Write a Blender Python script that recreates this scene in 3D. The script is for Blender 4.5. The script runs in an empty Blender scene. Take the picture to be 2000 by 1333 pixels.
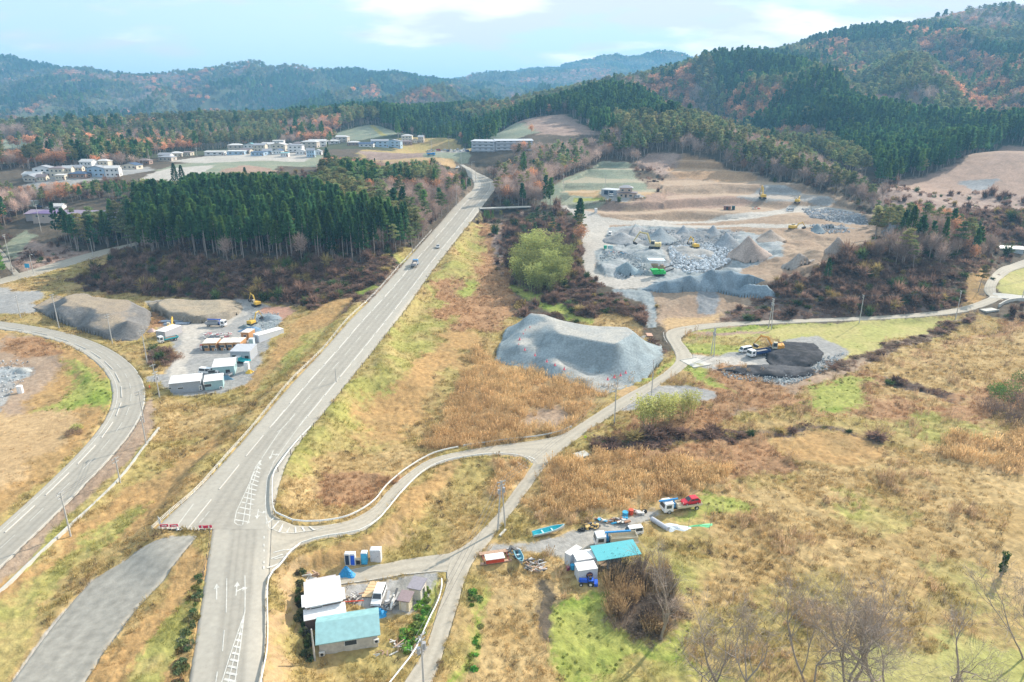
import bpy, bmesh, math, random
import numpy as np
from mathutils import Vector, Matrix
random.seed(7); RNG = np.random.default_rng(11)
SC = bpy.context.scene; COL = SC.collection
# ---------------------------------------------------------------- camera, sky, sun, exposure
CH = 79.0; PITCH = math.radians(18.52); F = 1333.0
ST, CT = math.sin(PITCH), math.cos(PITCH)
cam = bpy.data.cameras.new("camera"); co = bpy.data.objects.new("camera", cam); COL.objects.link(co)
cam.lens = 24; cam.sensor_width = 36; cam.clip_end = 30000; cam.clip_start = 1
co.location = (0, 0, CH); co.rotation_euler = (math.radians(90) - PITCH, 0, 0); SC.camera = co
SUN_AZ = math.radians(46); SUN_EL = math.radians(30)      # azimuth from +Y towards +X
world = bpy.data.worlds.new("World"); SC.world = world; world.use_nodes = True
SC.view_settings.view_transform = 'Standard'; SC.view_settings.look = 'None'
SC.view_settings.exposure = 0.68; SC.view_settings.gamma = 1.0
def build_world():
    nt = world.node_tree; nt.nodes.clear(); N = nt.nodes.new; L = nt.links.new
    out = N('ShaderNodeOutputWorld'); bg = N('ShaderNodeBackground'); bg.inputs[1].default_value = 0.10
    sky = N('ShaderNodeTexSky'); sky.sky_type = 'NISHITA'; sky.sun_disc = False
    sky.sun_elevation = SUN_EL; sky.sun_rotation = SUN_AZ; sky.altitude = 100; sky.air_density = 1.0
    sky.dust_density = 1.0; sky.ozone_density = 1.3
    tc = N('ShaderNodeTexCoord'); sep = N('ShaderNodeSeparateXYZ'); L(tc.outputs['Generated'], sep.inputs[0])
    # clouds live on a plane overhead: direction / (z + k)
    zz = N('ShaderNodeMath'); zz.operation = 'MAXIMUM'; L(sep.outputs[2], zz.inputs[0]); zz.inputs[1].default_value = 0.0
    za = N('ShaderNodeMath'); za.operation = 'ADD'; L(zz.outputs[0], za.inputs[0]); za.inputs[1].default_value = 0.22
    dv = N('ShaderNodeVectorMath'); dv.operation = 'DIVIDE'; L(tc.outputs['Generated'], dv.inputs[0])
    cb = N('ShaderNodeCombineXYZ')
    for i in range(3): L(za.outputs[0], cb.inputs[i])
    L(cb.outputs[0], dv.inputs[1])
    mp = N('ShaderNodeMapping'); mp.inputs['Location'].default_value = (3.1, 1.2, 0); mp.inputs['Scale'].default_value = (0.8, 1.15, 1.0)
    L(dv.outputs[0], mp.inputs[0])
    n1 = N('ShaderNodeTexNoise'); n1.inputs['Scale'].default_value = 1.7; n1.inputs['Detail'].default_value = 9; n1.inputs['Roughness'].default_value = 0.52
    L(mp.outputs[0], n1.inputs['Vector'])
    # more cloud towards +X (right)
    ax = N('ShaderNodeMapRange'); L(sep.outputs[0], ax.inputs[0]); ax.inputs[1].default_value = -0.45; ax.inputs[2].default_value = 0.35
    ax.inputs[3].default_value = -0.09; ax.inputs[4].default_value = 0.10
    s = N('ShaderNodeMath'); s.operation = 'ADD'; L(n1.outputs[0], s.inputs[0]); L(ax.outputs[0], s.inputs[1])
    r = N('ShaderNodeValToRGB'); L(s.outputs[0], r.inputs[0])
    r.color_ramp.elements[0].position = 0.47; r.color_ramp.elements[1].position = 0.57
    n2 = N('ShaderNodeTexNoise'); n2.inputs['Scale'].default_value = 1.6; n2.inputs['Detail'].default_value = 6
    L(mp.outputs[0], n2.inputs['Vector'])
    r2 = N('ShaderNodeValToRGB'); L(n2.outputs[0], r2.inputs[0])
    r2.color_ramp.elements[0].position = 0.40; r2.color_ramp.elements[0].color = (10.5, 10.4, 10.3, 1)
    r2.color_ramp.elements[1].position = 0.56; r2.color_ramp.elements[1].color = (6.0, 6.3, 6.8, 1)
    # thin white veil near the horizon
    hz = N('ShaderNodeMapRange'); L(sep.outputs[2], hz.inputs[0]); hz.inputs[1].default_value = 0.0; hz.inputs[2].default_value = 0.30
    hz.inputs[3].default_value = 0.9; hz.inputs[4].default_value = 0.7; 
    axv = N('ShaderNodeMapRange'); L(sep.outputs[0], axv.inputs[0]); axv.inputs[1].default_value = -0.5; axv.inputs[2].default_value = 0.15
    axv.inputs[3].default_value = 0.0; axv.inputs[4].default_value = 0.5
    hs_ = N('ShaderNodeMath'); hs_.operation = 'ADD'; hs_.use_clamp = True; L(hz.outputs[0], hs_.inputs[0]); L(axv.outputs[0], hs_.inputs[1])
    m0 = N('ShaderNodeMixRGB'); L(hs_.outputs[0], m0.inputs[0]); L(sky.outputs[0], m0.inputs[1]); m0.inputs[2].default_value = (5.3, 6.8, 7.8, 1)
    m1 = N('ShaderNodeMixRGB'); L(r.outputs[0], m1.inputs[0]); L(m0.outputs[0], m1.inputs[1]); L(r2.outputs[0], m1.inputs[2])
    L(m1.outputs[0], bg.inputs[0]); L(bg.outputs[0], out.inputs[0])
build_world()
sl = bpy.data.lights.new("sun", 'SUN'); sl.energy = 5.0; sl.angle = math.radians(0.5); sl.color = (1.0, 0.90, 0.76)
so = bpy.data.objects.new("sun", sl); COL.objects.link(so)
SUND = Vector((math.sin(SUN_AZ) * math.cos(SUN_EL), math.cos(SUN_AZ) * math.cos(SUN_EL), math.sin(SUN_EL)))
so.rotation_euler = SUND.to_track_quat('Z', 'Y').to_euler(); so.location = (0, 0, 500)
SC.cycles.max_bounces = 5; SC.cycles.diffuse_bounces = 2; SC.cycles.glossy_bounces = 2
SC.cycles.transparent_max_bounces = 6; SC.cycles.volume_bounces = 0; SC.cycles.use_denoising = True
# ---------------------------------------------------------------- numeric noise
def _hash(ix, iy, s):
    h = (ix.astype(np.int64) * 374761393 + iy.astype(np.int64) * 668265263 + s * 974634777) & 0xffffffff
    h = ((h ^ (h >> 13)) * 1274126177) & 0xffffffff
    return ((h ^ (h >> 16)) & 0xffff) / 65535.0
def vnoise(x, y, s=0):
    x = np.asarray(x, float); y = np.asarray(y, float)
    ix = np.floor(x); iy = np.floor(y); fx = x - ix; fy = y - iy
    fx = fx * fx * (3 - 2 * fx); fy = fy * fy * (3 - 2 * fy)
    a = _hash(ix, iy, s); b = _hash(ix + 1, iy, s); c = _hash(ix, iy + 1, s); d = _hash(ix + 1, iy + 1, s)
    return (a * (1 - fx) + b * fx) * (1 - fy) + (c * (1 - fx) + d * fx) * fy
def fbm(x, y, s=0, o=4, g=0.5):
    t = 0; a = 1; n = 0
    for i in range(o):
        t = t + a * vnoise(x * 2 ** i + 17.3 * i, y * 2 ** i - 9.1 * i, s + i); n += a; a *= g
    return t / n
# ---------------------------------------------------------------- terrain heights from surveyed spots
# (photo x, photo y, height) or (photo x, photo y, -depth)
SPOTS = """900 1330 1;1200 1300 0;1500 1300 0;2000 1300 1;2400 1300 2;1200 1600 0;1900 1600 0;300 1600 4;-400 1600 3;700 1330 1.5;640 1600 4.5
450 1330 5;460 1170 5;480 1000 5.2;560 822 6.5;690 690 10;832 505 16;890 430 18;950 375 19;925 335 20.5;900 318 22;410 1330 5;415 1170 5;520 1330 5;515 1170 5
618 822 6.3;500 822 6.6;640 690 10;730 690 9.8;800 505 16;862 505 15.8
650 930 2.6;700 900 1.8;800 820 1;740 790 1.6;900 700 2.5;950 600 4;965 500 8;880 560 8;930 470 13.5;960 430 16;600 960 3.2;1040 800 1;880 820 1;720 840 1.5;800 700 4;850 640 5
1100 860 1.4;1200 780 1.4;1330 700 1.8;1300 655 2;1400 640 2.5;1600 628 3;1800 617 3.5;1900 600 5;1950 540 8;2000 515 9
700 1010 3.6;620 1040 4.6;850 910 2.6;1000 870 1.7;1060 900 1.2;920 1080 1.2;1000 1000 1.1;850 1300 1;700 1120 1.5;780 980 1.4;900 950 .9;950 910 .8;760 1060 1.4
680 1200 1.5;780 1200 1.4;535 1100 4.9;530 1200 4.9;585 1110 2.6;575 1220 2.2;520 1290 4.9;590 1320 1.8
200 1250 3.6;330 1080 4.2;370 1035 5.1;100 1200 2.2;200 1030 2.2;300 900 2.3;400 820 2.3;500 740 3;560 680 4.5;640 600 7;700 550 9.5;390 965 5.3;335 950 2.8;440 860 2.8;560 735 5;0 1250 2.2
0 1080 3.2;100 950 3.2;230 860 3.2;270 760 3.4;220 700 3.5;100 650 3.7;0 630 4;-250 620 4;-250 1080 3.2;50 750 2;100 850 2.5;0 900 3;-250 850 3;150 750 2
350 700 3;450 680 3;400 640 3;480 600 3.5;330 600 3.5;150 600 4;30 585 5;-200 570 6;0 540 6.5;100 510 8;240 480 10;200 540 6;60 470 13
250 560 5;400 587 3.8;600 592 5;700 570 8.5;280 500 14;400 512 14;550 516 14.5;700 512 14;770 490 15
350 400 -400;480 393 -412;600 400 -400;700 430 -385;760 470 -350;420 440 -375;560 440 -375
300 395 -445;420 370 -460;560 360 -470;800 400 -430;650 330 -560;750 340 -540;850 380 -450;870 440 -385;640 350 -500
100 480 -362;100 440 -396;100 400 -430;100 350 -470;100 320 -560;250 440 -390;250 400 -430;250 350 -480;0 440 -400;-200 430 -400;-200 350 -480;0 400 -430
400 330 -520;300 330 -540;500 300 43.5;400 300 42.5;600 305 -600;560 335 -520;740 288 46;980 297 47;850 300 45.5;850 318 -530;1040 296 47;620 285 45
0 300 -650;100 290 -700;250 280 -780;400 275 -800;560 270 -820;-300 300 -650
725 244 -850;700 272 -760;640 272 -780;800 262 -800;880 265 -760;1010 238 -780;990 272 -660;940 270 -700;1090 226 -760;1100 266 -640;1170 262 -660
-300 262 -950;0 262 -950;200 254 -950;400 246 -950;560 246 -950;720 234 -950;850 246 -950;1000 226 -950;1130 208 -950
-400 256 -1400;0 256 -1400;300 256 -1400;600 256 -1400;900 250 -1400;1100 230 -1500
-400 240 -1750;0 238 -1750;300 236 -1750;600 236 -1750;850 215 -1700
-400 180 -2150;0 175 -2150;150 195 -2100;300 200 -2150;450 190 -2100;600 185 -2150;750 190 -2150;860 186 -1650;920 215 -1650
-400 120 -2600;0 124 -2600;100 137 -2600;190 154 -2600;300 157 -2600;380 152 -2600;450 138 -2600;550 134 -2600;590 133 -2600;640 152 -2600;700 147 -2600;750 152 -2600;830 166 -2700;880 160 -2900;940 150 -3300
-400 200 -3400;0 200 -3400;500 200 -3400;800 195 -3600
1000 150 -4200;1100 136 -4200;1200 116 -4200;1300 110 -4200;1390 117 -4200;1500 120 -4200;1000 185 -3000;1150 175 -3000;1100 210 -2200;1800 120 -4500;2400 120 -4500
1150 192 -1030;1220 169 -1100;1300 154 -1200;1370 137 -1250;1450 122 -1300;1560 105 -1380;1620 82 -1400;1700 68 -1420;1740 73 -1450;1800 53 -1450;1900 31 -1450;2000 23 -1450;2400 0 -1450
1200 230 -1800;1400 215 -2000;1700 200 -2300;2100 200 -2300;2500 200 -2300
1240 222 -800;1180 255 -700;1300 262 -620;1400 290 -560;1500 322 -520;1600 357 -480;1680 392 -440;1400 284 -720;1550 300 -640;1650 318 -580
1450 200 -950;1300 192 -950;1380 222 -850;1600 240 -800;1600 160 -1100;1500 165 -1050;1750 250 -750;1750 150 -1150;1900 250 -700;1900 150 -1100;1900 300 -600;1750 328 -545;2000 250 -680;2100 250 -680;2300 250 -700
1680 200 -900;1820 195 -900;1960 190 -880;2050 100 -1200
1960 295 -520;1880 332 -500;1800 367 -470;1720 370 -440;2050 300 -520;2300 320 -520;1900 400 -420;1760 400 -405;1980 430 -380;1950 458 -362;2300 440 -380
1330 305 -560;1330 345 -510;1330 395 -440;1330 420 -420;1300 450 -385;1300 500 -325;1280 545 -300;1450 520 -318;1450 470 -360;1600 470 -360;1600 430 -400;1500 400 -435;1650 402 -430;1700 440 -390;1700 470 -352;1560 375 -460;1450 330 -530;1400 370 -470
1190 322 -540;1100 360 -480;1150 390 -445;1220 385 28;1300 385 -440;1050 402 -438;1130 440 -395;1145 500 -335;1170 560 -292;1230 590 -278;1260 650 2;1350 563 8.9;1350 612 3;1420 580 -285;1280 610 4
1000 380 -465;1100 300 -600;1000 320 -560;985 350 -520;1040 350 -520;1060 560 6;1000 560 5;1120 602 4;1000 620 3;1100 640 2.4;1050 470 -360
1500 690 2;1700 700 2;2000 645 3;2000 750 2;1800 800 1;1500 800 1;1300 900 .5;1600 900 .5;1900 900 1;1700 1050 .3;1300 1050 .8;2000 1050 1.5;2400 800 3;2400 1000 3;1700 650 2.6;1960 780 2
1520 560 -285;1600 517 -295;1700 490 -305;1800 465 -320;1880 467 -335;1940 505 -335;2000 470 -360;1450 630 2.8;1750 616 3.4;1600 480 -350;1750 560 -283;1850 580 6;1600 590 7
2300 520 9;2300 620 5;1990 560 7.5;2300 450 -390"""
def ray(px, py):
    v = (py - 666.5) / F
    return np.array([(px - 1000) / F, CT - v * ST, -(ST + v * CT)])
S = []
for tok in SPOTS.replace("\n", ";").split(";"):
    a, b, c = map(float, tok.split()); r = ray(a, b)
    d = -c if c < 0 else (c - CH) / r[2]
    p = r * d; S.append((p[0], p[1], CH + p[2]))
S = np.array(S)
def _lp(x, y): return np.arctan2(x, y), 0.5 * np.log(x * x + y * y)
_sa, _sb = _lp(S[:, 0], S[:, 1])
_C = 0.025
def _phi(a, b): return np.sqrt((a[:, None] - _sa[None]) ** 2 + (b[:, None] - _sb[None]) ** 2 + _C * _C)
_n = len(S); _A = np.zeros((_n + 3, _n + 3)); _A[:_n, :_n] = _phi(_sa, _sb) - np.eye(_n) * 0.004
_A[:_n, _n] = 1; _A[:_n, _n + 1] = _sa; _A[:_n, _n + 2] = _sb; _A[_n:, :_n] = _A[:_n, _n:].T
_W = np.linalg.solve(_A, np.concatenate([S[:, 2], [0, 0, 0]]))
A0, A1, DA = -0.80, 0.80, 0.00165; B0, B1, DB = math.log(42), math.log(6500), 0.0036
GA = np.arange(A0, A1, DA); GB = np.arange(B0, B1, DB); NA, NB = len(GA), len(GB)
aa = GA[::2]; bb = GB[::2]; MA, MB_ = np.meshgrid(aa, bb)
fa, fb = MA.ravel(), MB_.ravel(); H0 = np.empty(len(fa))
for i in range(0, len(fa), 40000):
    H0[i:i + 40000] = _phi(fa[i:i + 40000], fb[i:i + 40000]) @ _W[:_n] + _W[_n] + _W[_n + 1] * fa[i:i + 40000] + _W[_n + 2] * fb[i:i + 40000]
H0 = H0.reshape(MA.shape)
R_ = np.exp(MB_); X_ = R_ * np.sin(MA); Y_ = R_ * np.cos(MA)
# ridges and gullies on the wooded hills
def smooth(a, b, x): t = np.clip((x - a) / (b - a), 0, 1); return t * t * (3 - 2 * t)
wx = X_ + 120 * (fbm(X_ / 300, Y_ / 300, 5) - .5); wy = Y_ + 120 * (fbm(X_ / 300, Y_ / 300, 9) - .5)
rid = 1 - 2 * np.abs(fbm(wx / 260, wy / 800, 21, 4, .5) - .5) * 2.2
rid2 = 1 - 2 * np.abs(fbm(wx / 170, wy / 420, 31, 3, .5) - .5) * 2.2
amp = smooth(1450, 2300, R_) * (1 - .72 * smooth(2250, 2560, R_)) * 135
ampr = smooth(640, 1000, R_) * smooth(.12, .3, MA) * (1 - smooth(1500, 1800, R_)) * 20 * (1 - .8 * smooth(1150, 1350, R_))
amp = amp * (1 - smooth(.02, .16, MA) * (1 - smooth(2600, 3200, R_)))
H0 = H0 + amp * (rid - .62) + amp * .25 * (rid2 - .5) + ampr * (rid2 - .5)
def crest(sp, amp_, sg):
    q = []
    for t in sp.split(';'): a, b, d = map(float, t.split()); r = ray(a, b); q.append((r[0] * d, r[1] * d))
    q = np.array(q); best = np.full(X_.shape, 1e9)
    for i in range(len(q) - 1):
        d = q[i + 1] - q[i]; t = np.clip(((X_ - q[i, 0]) * d[0] + (Y_ - q[i, 1]) * d[1]) / (d @ d), 0, 1); best = np.minimum(best, np.hypot(X_ - q[i, 0] - t * d[0], Y_ - q[i, 1] - t * d[1]))
    return amp_ * np.exp(-(best / sg) ** 2)
for sp, a_, g_ in (("1400 160 1080;1480 175 1020;1560 200 950;1630 250 850;1650 300 720", 22, 50), ("1860 110 1220;1820 140 1130;1760 180 1000;1740 240 860", 28, 55), ("2000 120 1200;1980 160 1100;1960 230 880", 24, 55), ("1470 195 900;1540 215 840", 20, 50), ("1180 215 850;1280 240 750;1330 262 670", 12, 50),
                   ("1570 165 1080;1640 185 1020;1700 215 930;1700 262 780", -26, 45), ("1830 150 1160;1880 190 1040;1920 230 930;1930 280 730", -28, 45), ("1290 195 1000;1330 210 950;1385 262 780", -20, 45), ("1395 200 930;1420 240 830", -18, 35)): H0 = H0 + crest(sp, a_, g_)
def hs(x, y):
    a, b = _lp(np.asarray(x, float), np.asarray(y, float))
    u = np.clip((a - A0) / (2 * DA), 0, len(aa) - 1.001); v = np.clip((b - B0) / (2 * DB), 0, len(bb) - 1.001)
    i = u.astype(int); j = v.astype(int); u = u - i; v = v - j
    return (H0[j, i] * (1 - u) + H0[j, i + 1] * u) * (1 - v) + (H0[j + 1, i] * (1 - u) + H0[j + 1, i + 1] * u) * v
_T = np.exp(np.arange(math.log(50), math.log(6000), 0.004))
_cache = {}
def P(px, py, d=None):
    """ground point seen at photo point (px,py): (x,y,z)"""
    k = (px, py, d)
    if k in _cache: return _cache[k]
    r = ray(px, py)
    if d is not None: X, Y = r[0] * d, r[1] * d; res = (X, Y, float(hs(X, Y)))
    else:
        Z = CH + r[2] * _T; g = hs(r[0] * _T, r[1] * _T); hit = np.nonzero(Z < g)[0]
        if len(hit) == 0: t = 3000.
        else:
            i = max(hit[0], 1); d0 = Z[i - 1] - g[i - 1]; d1 = Z[i] - g[i]; t = _T[i - 1] + (_T[i] - _T[i - 1]) * d0 / (d0 - d1 + 1e-9)
        res = (r[0] * t, r[1] * t, float(hs(r[0] * t, r[1] * t)))
    _cache[k] = res; return res
def pts(s):
    out = []
    for t in s.split(';'):
        t = t.split()
        if t: out.append(P(*map(float, t))[:2])
    return np.array(out)
def dens(p, step, closed=False):
    q = list(p) + ([p[0]] if closed else []); o = []
    for a, b in zip(q[:-1], q[1:]):
        n = max(1, int(np.linalg.norm(np.array(b) - np.array(a)) / step))
        for i in range(n): o.append(np.array(a) + (np.array(b) - np.array(a)) * i / n)
    if not closed: o.append(np.array(q[-1]))
    return np.array(o)
def crom(p, n=6):
    p = np.asarray(p, float); q = np.vstack([2 * p[0] - p[1], p, 2 * p[-1] - p[-2]]); o = []
    for i in range(1, len(q) - 2):
        for k in range(n):
            t = k / n
            o.append(.5 * (2 * q[i] + (q[i + 1] - q[i - 1]) * t + (2 * q[i - 1] - 5 * q[i] + 4 * q[i + 1] - q[i + 2]) * t * t + (3 * q[i] - q[i - 1] - 3 * q[i + 1] + q[i + 2]) * t ** 3))
    o.append(p[-1]); return np.array(o)
def inpoly(x, y, poly):
    x = np.asarray(x, float); y = np.asarray(y, float); r = np.zeros(x.shape, bool)
    b = (x >= poly[:, 0].min()) & (x <= poly[:, 0].max()) & (y >= poly[:, 1].min()) & (y <= poly[:, 1].max())
    xs = x[b]; ys = y[b]; c = np.zeros(xs.shape, bool); n = len(poly)
    for i in range(n):
        x0, y0 = poly[i]; x1, y1 = poly[(i + 1) % n]
        if y0 == y1: continue
        c ^= ((y0 > ys) != (y1 > ys)) & (xs < (x1 - x0) * (ys - y0) / (y1 - y0) + x0)
    r[b] = c; return r

def _terrace():
    for step, sp in ((4.6, "1085 400;1100 362;1150 330;1190 315;1250 322;1300 350;1290 368;1240 372;1170 372;1120 380"), (5.2, "1300 400;1290 345;1330 298;1400 305;1500 335;1600 372;1690 405;1725 440;1600 425;1500 420;1300 432;1180 425;1100 402;1180 396")):
        pl = pts(sp); m = inpoly(X_, Y_, pl); z = H0[m]; jit = (fbm(X_[m] / 30, Y_[m] / 30, 77, 2) - .5) * 2; q = (z + jit) / step; f = q - np.floor(q); H0[m] = (np.floor(q) + smooth(.45, .95, f)) * step - jit
_terrace(); _cache.clear()
# ---------------------------------------------------------------- object helpers
def tag(o, label=None, cat=None, group=None, kind=None):
    if label: o['label'] = label
    if cat: o['category'] = cat
    if group: o['group'] = group
    if kind: o['kind'] = kind
    return o
def empty(name, loc, rz=0.0):
    o = bpy.data.objects.new(name, None); COL.objects.link(o); o.location = loc; o.rotation_euler = (0, 0, rz); o.empty_display_size = .2
    return o
def mesh_obj(name, verts, faces, mats, parent=None, mi=None, smooth_=False):
    me = bpy.data.meshes.new(name); verts = np.asarray(verts, float)
    me.from_pydata(verts.tolist(), [], faces if isinstance(faces, list) else faces.tolist())
    for m in (mats if isinstance(mats, (list, tuple)) else [mats]): me.materials.append(m)
    if mi is not None: me.polygons.foreach_set('material_index', np.asarray(mi, np.int32))
    if smooth_: me.polygons.foreach_set('use_smooth', np.ones(len(me.polygons), bool))
    me.update(); o = bpy.data.objects.new(name, me); COL.objects.link(o)
    if parent: o.parent = parent
    return o
def grid_mesh(name, V, nu, nv, mats, smooth_=True):
    """V: (nv*nu,3), row major"""
    me = bpy.data.meshes.new(name); i = np.arange(nu - 1)[None, :] + np.arange(nv - 1)[:, None] * nu
    q = np.stack([i, i + 1, i + nu + 1, i + nu], -1).reshape(-1, 4)
    me.vertices.add(len(V)); me.vertices.foreach_set('co', np.asarray(V, np.float32).ravel())
    me.loops.add(q.size); me.loops.foreach_set('vertex_index', q.ravel().astype(np.int32))
    me.polygons.add(len(q)); me.polygons.foreach_set('loop_start', np.arange(0, q.size, 4, dtype=np.int32))
    me.polygons.foreach_set('loop_total', np.full(len(q), 4, np.int32))
    me.polygons.foreach_set('use_smooth', np.full(len(q), smooth_))
    for m in (mats if isinstance(mats, (list, tuple)) else [mats]): me.materials.append(m)
    me.update(); me.validate(); o = bpy.data.objects.new(name, me); COL.objects.link(o); return o
def set_col(me, col, name='tcol'):
    a = me.attributes.new(name, 'FLOAT_COLOR', 'POINT'); c = np.ones((len(me.vertices), 4), np.float32); c[:, :3] = col
    a.data.foreach_set('color', c.ravel())
# ---------------------------------------------------------------- materials
MATS = {}
def mat(name, col, rough=.7, metal=0., var=.12, scale=3., bump=0., spec=.4, attr=None, coords='Object', streak=0):
    if name in MATS: return MATS[name]
    m = bpy.data.materials.new(name); m.use_nodes = True; nt = m.node_tree; N = nt.nodes.new; L = nt.links.new
    b = nt.nodes['Principled BSDF']; b.inputs['Roughness'].default_value = rough; b.inputs['Metallic'].default_value = metal
    b.inputs['Specular IOR Level'].default_value = spec
    tc = N('ShaderNodeTexCoord'); n = N('ShaderNodeTexNoise'); n.inputs['Scale'].default_value = scale; n.inputs['Detail'].default_value = 5
    vec = tc.outputs[coords]
    if streak:
        mp = N('ShaderNodeMapping'); mp.inputs['Scale'].default_value = (1, 1, streak); L(vec, mp.inputs[0]); vec = mp.outputs[0]
    L(vec, n.inputs['Vector'])
    mr = N('ShaderNodeMapRange'); L(n.outputs[0], mr.inputs[0]); mr.inputs[1].default_value = .25; mr.inputs[2].default_value = .75
    mr.inputs[3].default_value = 1 - var; mr.inputs[4].default_value = 1 + var
    v = N('ShaderNodeVectorMath'); v.operation = 'SCALE'; L(mr.outputs[0], v.inputs['Scale'])
    if attr:
        at = N('ShaderNodeAttribute'); at.attribute_name = attr; L(at.outputs['Color'], v.inputs[0])
    else: v.inputs[0].default_value = col
    L(v.outputs[0], b.inputs['Base Color'])
    if bump:
        bp = N('ShaderNodeBump'); bp.inputs['Strength'].default_value = 1; bp.inputs['Distance'].default_value = bump
        n3 = N('ShaderNodeTexNoise'); n3.inputs['Scale'].default_value = scale * 3; n3.inputs['Detail'].default_value = 6; L(tc.outputs[coords], n3.inputs['Vector'])
        L(n3.outputs[0], bp.inputs['Height']); L(bp.outputs[0], b.inputs['Normal'])
    MATS[name] = m; return m
def leafmat(name, trans=.35, var=.3):
    """foliage whose tint comes from the plant it belongs to (instancer or object property 'tcol')"""
    m = bpy.data.materials.new(name); m.use_nodes = True; nt = m.node_tree; N = nt.nodes.new; L = nt.links.new
    nt.nodes.remove(nt.nodes['Principled BSDF']); out = nt.nodes['Material Output']
    at = N('ShaderNodeAttribute'); at.attribute_type = 'INSTANCER'; at.attribute_name = 'tcol'
    oi = N('ShaderNodeObjectInfo'); tc = N('ShaderNodeTexCoord'); n = N('ShaderNodeTexNoise'); n.inputs['Scale'].default_value = 1.3; n.inputs['Detail'].default_value = 2
    L(tc.outputs['Object'], n.inputs['Vector'])
    a = N('ShaderNodeMapRange'); L(n.outputs[0], a.inputs[0]); a.inputs[1].default_value = .3; a.inputs[2].default_value = .7; a.inputs[3].default_value = 1 - var; a.inputs[4].default_value = 1 + var
    r = N('ShaderNodeMapRange'); L(oi.outputs['Random'], r.inputs[0]); r.inputs[3].default_value = .75; r.inputs[4].default_value = 1.25
    k = N('ShaderNodeMath'); k.operation = 'MULTIPLY'; L(a.outputs[0], k.inputs[0]); L(r.outputs[0], k.inputs[1])
    v = N('ShaderNodeVectorMath'); v.operation = 'SCALE'; L(at.outputs['Color'], v.inputs[0]); L(k.outputs[0], v.inputs['Scale'])
    d = N('ShaderNodeBsdfDiffuse'); t = N('ShaderNodeBsdfTranslucent'); mx = N('ShaderNodeMixShader'); mx.inputs[0].default_value = trans
    L(v.outputs[0], d.inputs[0]); L(v.outputs[0], t.inputs[0]); L(d.outputs[0], mx.inputs[1]); L(t.outputs[0], mx.inputs[2]); L(mx.outputs[0], out.inputs[0])
    MATS[name] = m; return m
M_LEAF = leafmat('leaf', .35); M_GRASS = leafmat('grass_blade', .45, .2)
M_TRUNK = mat('trunk_bark', (.34, .29, .26), .9, scale=2); M_BRANCH = mat('bare_branch', (.33, .27, .22), .9, scale=2)
RCOL = dict(asphalt=(.335, .312, .268), worn_asphalt=(.385, .35, .288), concrete=(.48, .47, .43), old_pavement=(.30, .285, .25), pale_road=(.48, .47, .43))
M_ASPH = mat('asphalt', None, .85, var=.10, scale=1.2, bump=.01, attr='tcol')
M_ASPH2 = mat('worn_asphalt', None, .9, var=.12, scale=1.5, attr='tcol')
M_CONC = mat('concrete', (.48, .47, .43), .85, var=.12, scale=.8)
M_WHITE = mat('white_paint', (.78, .78, .76), .5, var=.08, scale=2)
M_LINE = mat('road_line', (.54, .53, .49), .85, var=.25, scale=2)
# ---------------------------------------------------------------- ground cover classes
CLS = dict(
 straw=((0.42, 0.305, 0.15), (0.35, 0.245, 0.11)),
 meadow=((0.375, 0.27, 0.125), (0.33, 0.265, 0.105)),
 ygreen=((0.295, 0.28, 0.09), (0.355, 0.285, 0.12)),
 green=((0.19, 0.245, 0.05), (0.29, 0.3, 0.085)),
 lawn=((0.33, 0.325, 0.115), (0.39, 0.35, 0.145)),
 orange=((0.38, 0.24, 0.105), (0.33, 0.22, 0.1)),
 reed=((0.43, 0.31, 0.165), (0.37, 0.255, 0.135)),
 rust=((0.345, 0.205, 0.11), (0.29, 0.175, 0.095)),
 scrub=((0.12, 0.09, 0.075), (0.17, 0.125, 0.105)),
 scrubl=((0.28, 0.21, 0.155), (0.22, 0.165, 0.12)),
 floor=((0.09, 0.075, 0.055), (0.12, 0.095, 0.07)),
 gravel=((0.322, 0.314, 0.301), (0.268, 0.267, 0.263)),
 gblue=((0.25, 0.28, 0.291), (0.322, 0.34, 0.349)),
 dark=((0.035, 0.037, 0.045), (0.06, 0.06, 0.068)),
 dirt=((0.335, 0.25, 0.18), (0.29, 0.21, 0.15)),
 odirt=((0.4, 0.26, 0.155), (0.345, 0.225, 0.135)),
 haul=((0.44, 0.41, 0.37), (0.39, 0.365, 0.33)),
 gslope=((0.2, 0.23, 0.17), (0.25, 0.26, 0.19)),
 clear=((0.25, 0.18, 0.15), (0.31, 0.23, 0.19)),
 pink=((0.345, 0.24, 0.185), (0.29, 0.205, 0.16)),
 blk=((0.24, 0.235, 0.22), (0.28, 0.27, 0.25)),
 rock=((0.27, 0.275, 0.285), (0.2, 0.21, 0.22)),
 rdirt=((0.4, 0.23, 0.17), (0.34, 0.22, 0.16)),
 sand=((0.44, 0.31, 0.17), (0.39, 0.27, 0.145)),
 strip=((0.31, 0.301, 0.284), (0.353, 0.331, 0.297)))
NAMES = list(CLS); IDX = {k: i for i, k in enumerate(NAMES)}
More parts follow.
